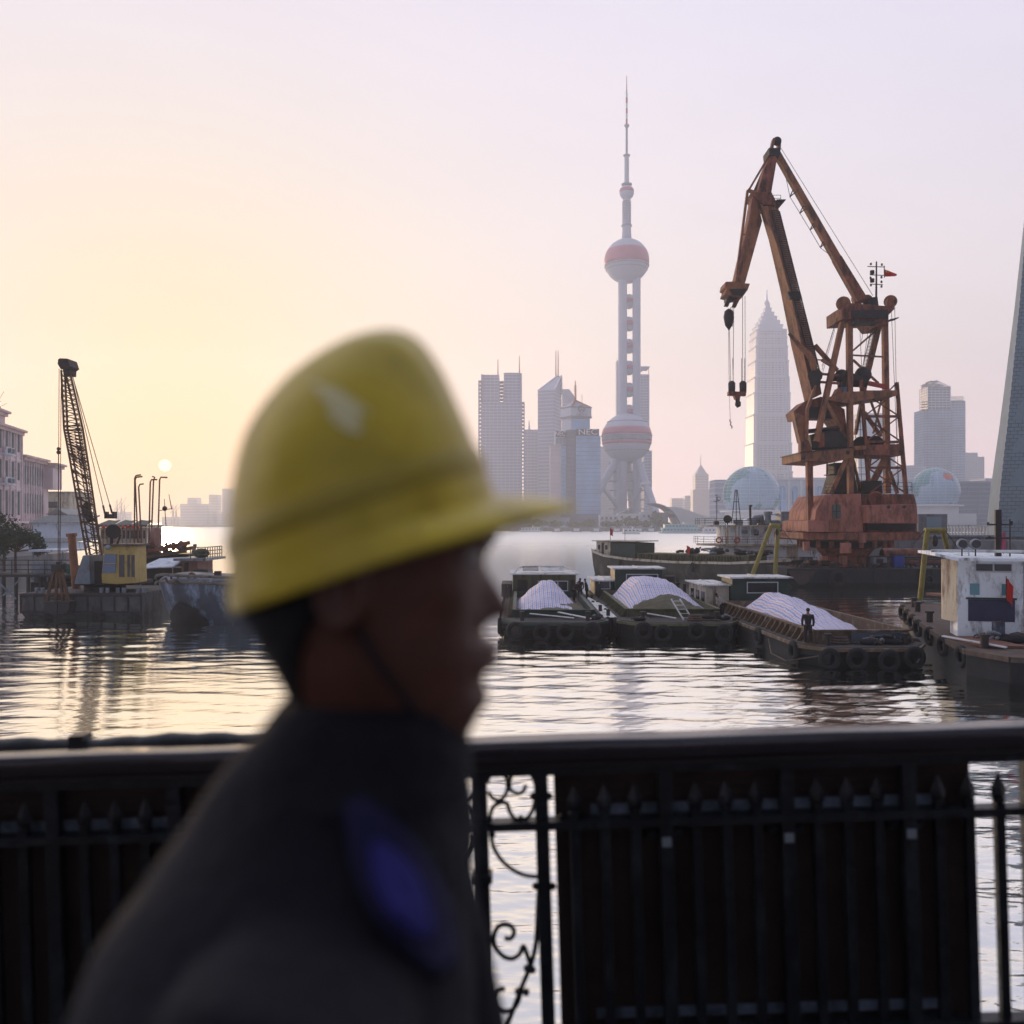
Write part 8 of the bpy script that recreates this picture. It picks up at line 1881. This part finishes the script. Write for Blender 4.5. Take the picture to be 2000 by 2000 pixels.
sh2, el2, wr2 = Vector((-.125, YF+.185, 6.70)), Vector((-.05, YF+.225, 6.40)), Vector((.10, YF+.215, 6.24))
arm(bmb, [Vector((-.12, YF-.10, 6.70)), sh1, el1, wr1], [.06, .058, .045, .027]); arm(bmb, [Vector((-.12, YF+.10, 6.70)), sh2, el2, wr2], [.06, .058, .045, .027])
hand_(bmb, wr1, wr1-el1, -1); hand_(bmb, wr2, wr2-el2, 1)
# ear on the near and far side
def ear(mb, s):
    c = Vector((fx(712), YF+s*.0755, fz(1140))); n_ = 14; rows = []
    for j, (sc_, dep) in enumerate(((1.0, 0), (1.05, .011), (.92, .017), (.62, .010), (.3, .006))):
        rows.append([tuple(c+Vector((math.cos(2*math.pi*k/n_)*.017*sc_-(.004 if j else 0), s*dep, math.sin(2*math.pi*k/n_)*.031*sc_+(.004 if j else 0)))) for k in range(n_)])
    mb.loft(rows)
ear(bmb, -1); ear(bmb, 1)
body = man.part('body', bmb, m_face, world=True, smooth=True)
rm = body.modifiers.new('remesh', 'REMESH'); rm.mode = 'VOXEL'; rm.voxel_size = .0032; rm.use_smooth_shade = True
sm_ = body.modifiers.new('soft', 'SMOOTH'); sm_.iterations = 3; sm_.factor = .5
for s in (-1, 1):
    e_ = man.part('eye', MB().sphere((fx(916), YF+s*.033, fz(1086)), .0115, 16, 10), M('eye_white', (.45, .42, .38), .2, bump=0), body, world=True, smooth=True)
    man.part('eyebrow', MB().path([(fx(934), YF+s*.020, fz(1052)), (fx(926), YF+s*.040, fz(1046)), (fx(900), YF+s*.058, fz(1052))], [.002, .004, .002], 6), m_hair, body, world=True)
# hair: cap over the back of the skull and nape, plus sideburn
hrg = []
for py in [1000+12*i for i in range(33)]:
    f, b, hw = interp(FR, py), interp(FR, py, 2), interp(HWd, py)
    r_ = []; lim = 1.75 if py < 1180 else 1.75+(py-1180)/210.0*.9
    for k in range(40):
        a = lim+(2*math.pi-2*lim)*k/39; ax = (f-b)/2; cs, sn = math.cos(a), math.sin(a); o_ = .006*(1 if 0 < k < 39 else .2)*max(.1, 1-(py-1000)/400.)
        x = fx((f+b)/2)+(ax/sF+o_)*math.copysign(abs(cs)**.86, cs); y = (hw+o_)*math.copysign(abs(sn)**.86, sn); 
        w2_ = .0018*noise.noise(Vector((x*160, y*160, py*.05))); r_.append((x+w2_, YF+y+w2_, fz(py)))
    hrg.append([in_hat(v_) for v_ in r_])
hq = MB().grid(hrg); hr_ = man.part('hair', hq, m_hair, world=True, fix=False, smooth=True)
so = hr_.modifiers.new('thick', 'SOLIDIFY'); so.thickness = .004; so.offset = 0
# jacket shell
JT = [(6.866, -.168, -.044, .070), (6.852, -.184, -.038, .078), (6.829, -.206, -.033, .092), (6.787, -.237, -.032, .125), (6.755, -.263, -.031, .160), (6.70, -.296, -.031, .20), (6.64, -.316, -.030, .218), (6.5, -.33, -.026, .218), (6.3, -.32, -.022, .20), (6.1, -.31, -.015, .205), (6.0, -.31, -.01, .21)]
jr = []
for i in range(len(JT)-1):
    for s in range(4):
        f = s/4; a, b = JT[i], JT[i+1]; v = [a[j]+(b[j]-a[j])*f for j in range(4)]; r0 = tor(*v, ex=.82, nn=80); 
        jr.append([(x+.012*noise.noise(Vector((x*7, y*7, z*9+x*6)))+.003*noise.noise(Vector((x*30, y*25, z*28))), y+.013*noise.noise(Vector((y*8, x*8, z*10+5))), z+.004*noise.noise(Vector((x*12, y*12, z*3)))) for x, y, z in r0])
jmb = MB().loft(jr)
jmb.path([Vector((-.13, YF-.12, 6.69)), sh1+Vector((0, 0, 0)), (sh1+el1)/2+Vector((-.01, -.008, 0)), el1, (el1+wr1)/2, wr1], [.075, .078, .07, .066, .056, .05], 20)
jmb.path([Vector((-.13, YF+.12, 6.69)), sh2, (sh2+el2)/2, el2, (el2+wr2)/2, wr2], [.075, .078, .07, .064, .055, .05], 20)
jk = man.part('jacket', jmb, m_jack, world=True, smooth=True)
rm = jk.modifiers.new('remesh', 'REMESH'); rm.mode = 'VOXEL'; rm.voxel_size = .006; rm.use_smooth_shade = True
sm_ = jk.modifiers.new('soft', 'SMOOTH'); sm_.iterations = 6; sm_.factor = .5
cr_ = []
for z_, xb_, xf_, hw_ in ((6.805, -.222, -.030, .112), (6.838, -.196, -.034, .088), (6.862, -.178, -.042, .076), (6.858, -.170, -.048, .070), (6.838, -.180, -.040, .076)): cr_.append(tor(z_, xb_, xf_, hw_, ex=.9, nn=48))
man.part('jacket_collar', MB().loft(cr_, cap=False), m_jack, jk, world=True, smooth=True, fix=False)
# bright blue shirt showing in the open front, near side
def on_jacket(px, py):
    # point of the near jacket surface on a given picture ray
    best = None
    d = Vector(((px-1000)/F, 1, -(py-HZ)/F))
    for k in range(200):
        y = YF-.24+k*.0014; p = Vector((d.x*y, y, H+d.z*y)); v = None
        for a, b in zip(JT[:-1], JT[1:]):
            if b[0] <= p.z <= a[0]:
                f = (p.z-a[0])/(b[0]-a[0]); v = [a[j]+(b[j]-a[j])*f for j in range(4)]
        if v is None: continue
        ux = abs((p.x-(v[1]+v[2])/2)/((v[2]-v[1])/2)); uy = abs((p.y-YF)/v[3])
        if ux**(2/.82)+uy**(2/.82) <= 1.0: return p
    return None
def shirt(sc, off, name, mat):
  rows = []
  for i in range(15):
    r_ = []
    for k in range(9):
        f = i/14; wdt = 48*sc*math.sin(math.pi*(.06+.88*f))**.8; cxp = 725+f*125; cyp = 1727+(f-.5)*215*sc; cxp = 787+(f-.5)*125*sc; px = cxp+(k/8-.5)*2*wdt*.8; py = cyp-(k/8-.5)*2*wdt*.5
        p = on_jacket(px, py)
        if p is None: p = (r_[-1] if r_ else rows[-1][k] if rows else Vector((fx(760), YF-.1, fz(1700))))
        r_.append(Vector(p)+Vector((.001, -off, .002)))
    rows.append(r_)
  o = man.part(name, MB().grid([[tuple(p) for p in r] for r in rows]), mat, world=True, fix=False, smooth=True)
  so = o.modifiers.new('thick', 'SOLIDIFY'); so.thickness = .004; so.offset = 1
shirt(1.55, .008, 'shirt_lapel', M('shirt_navy', (.012, .011, .055), .9, scale=8, var=.3, bump=.2))
shirt(.85, .013, 'shirt_front', m_blsh)
# trousers and boots
tm = MB()
for lg in legs: limb(tm, [(x, y, z, a+.018, b+.018) for x, y, z, a, b in lg])
tm.loft([tor(6.16, -.262, -.002, .172, nn=40), tor(6.02, -.262, -.002, .178, nn=40), tor(5.96, -.24, -.02, .165, nn=40)])
tq = man.part('trousers', tm, m_jack, world=True, smooth=True)
for lg in legs:
    x, y, z, a, b = lg[-1]; man.part('boot', MB().loft([[(x+dx_+sx*math.cos(2*math.pi*k/16), y+.05*math.sin(2*math.pi*k/16), zz_) for k in range(16)] for dx_, sx, zz_ in ((.05, .13, ZD+.002+(.03 if x < 0 else 0)), (.05, .135, ZD+.04+(.03 if x < 0 else 0)), (.03, .10, ZD+.09), (0, .06, ZD+.16))]), m_black, world=True, smooth='auto')
def dome():
    rr_ = []; vs_ = [-12, 0, 14, 30, 50, 75, 100, 130, 160, 190, 220, 250, 280, 305, 325, 345, 360, 372, 382, 389, 394, 398, 400]
    for v in vs_:
        b, f, w_ = hat_sec(v); c, h_ = (b+f)/2, (f-b)/2; ring = []
        for k in range(72):
            th = 2*math.pi*k/72; yy = w_*math.sin(th); xx = c+h_*math.cos(th)
            cr2 = (.005*math.exp(-(yy/.010)**2)+.003*math.exp(-((abs(yy)-.032)/.007)**2))*min(1, max(0, v-120)/150)
            ring.append((xx+cr2*(1 if math.cos(th) > 0 else -1)*.6, yy, v/sF+cr2*.7))
        rr_.append(ring)
    return rr_
dm = xf(MB().loft(dome(), cap=True), HM); hat = man.part('hard_hat', dm, m_hat, world=True, smooth=True)
# brim: bill in front, narrow gutter round the sides
br = []
for j, (o_, z_) in enumerate(((0.0, .010), (.35, .006), (.75, -.001), (1.0, -.007), (1.02, -.010), (.95, -.012), (.35, .001), (0, .004))):
    ring = []
    for k in range(72):
        th = 2*math.pi*k/72; cs = math.cos(th); w_ = .004+.052*max(0, cs)**1.6 if cs > 0 else .004
        ring.append((.0044+(ru+w_*o_)*math.cos(th), (rw+w_*o_*.8)*math.sin(th), z_-.010*max(0, cs)**2*o_))
    br.append(ring)
man.part('brim', xf(MB().loft(br+[br[0]], cap=False), HM), m_hat, hat, world=True, smooth=True)
bd = []
for z_, s_ in ((.030, 1.006), (.034, 1.022), (.046, 1.022), (.050, 1.000)):
    b, f, w_ = hat_sec(z_*sF); bd.append([((b+f)/2+(f-b)/2*s_*math.cos(2*math.pi*k/64), w_*s_*math.sin(2*math.pi*k/64), z_) for k in range(64)])
man.part('moulded_band', xf(MB().loft(bd, cap=False), HM), M('helmet_band', (.50, .38, .04), .4, bump=0, var=.1), hat, world=True, smooth=True)
# pale winged mark on the near side of the shell
def on_dome(px, py):
    d = Vector(((px-1000)/F, 1, -(py-HZ)/F)); inv = HM.inverted()
    for k in range(400):
        y = YF-.12+k*.0004; p = Vector((d.x*y, y, H+d.z*y)); l = inv @ p; b, f, w_ = hat_sec(min(max(l.z*sF, 0), 400))
        if ((l.x-(b+f)/2)/((f-b)/2))**2+(l.y/w_)**2 <= 1.02: return p+Vector((0, -.0012, 0))
    return Vector((fx(px), YF-.08, fz(py)))
def patch(pts, name, mat):
    cxp = sum(p[0] for p in pts)/len(pts); cyp = sum(p[1] for p in pts)/len(pts); rows = [[tuple(on_dome(cxp+(a-cxp)*f*1.2, cyp+(b-cyp)*f*1.2)) for a, b in pts+[pts[0]]] for f in (.02, .35, .7, 1.0)]
    return man.part(name, MB().grid(rows), mat, hat, world=True, fix=False, smooth=True)
patch([(610, 752), (636, 760), (662, 766), (690, 786), (716, 806), (694, 804), (700, 838), (680, 836), (656, 820), (640, 796), (650, 790), (624, 776), (634, 772)], 'emblem', M('emblem_pale', (.98, .88, .45), .5, bump=0, var=.05))
man.part('chin_strap', MB().path([Vector((fx(700), YF-.079, fz(1140))), Vector((fx(760), YF-.074, fz(1260))), Vector((fx(830), YF-.058, fz(1365))), Vector((fx(850), YF, fz(1412))), Vector((fx(830), YF+.058, fz(1365))), Vector((fx(700), YF+.079, fz(1140)))], .003, 8), m_black, hat, world=True)
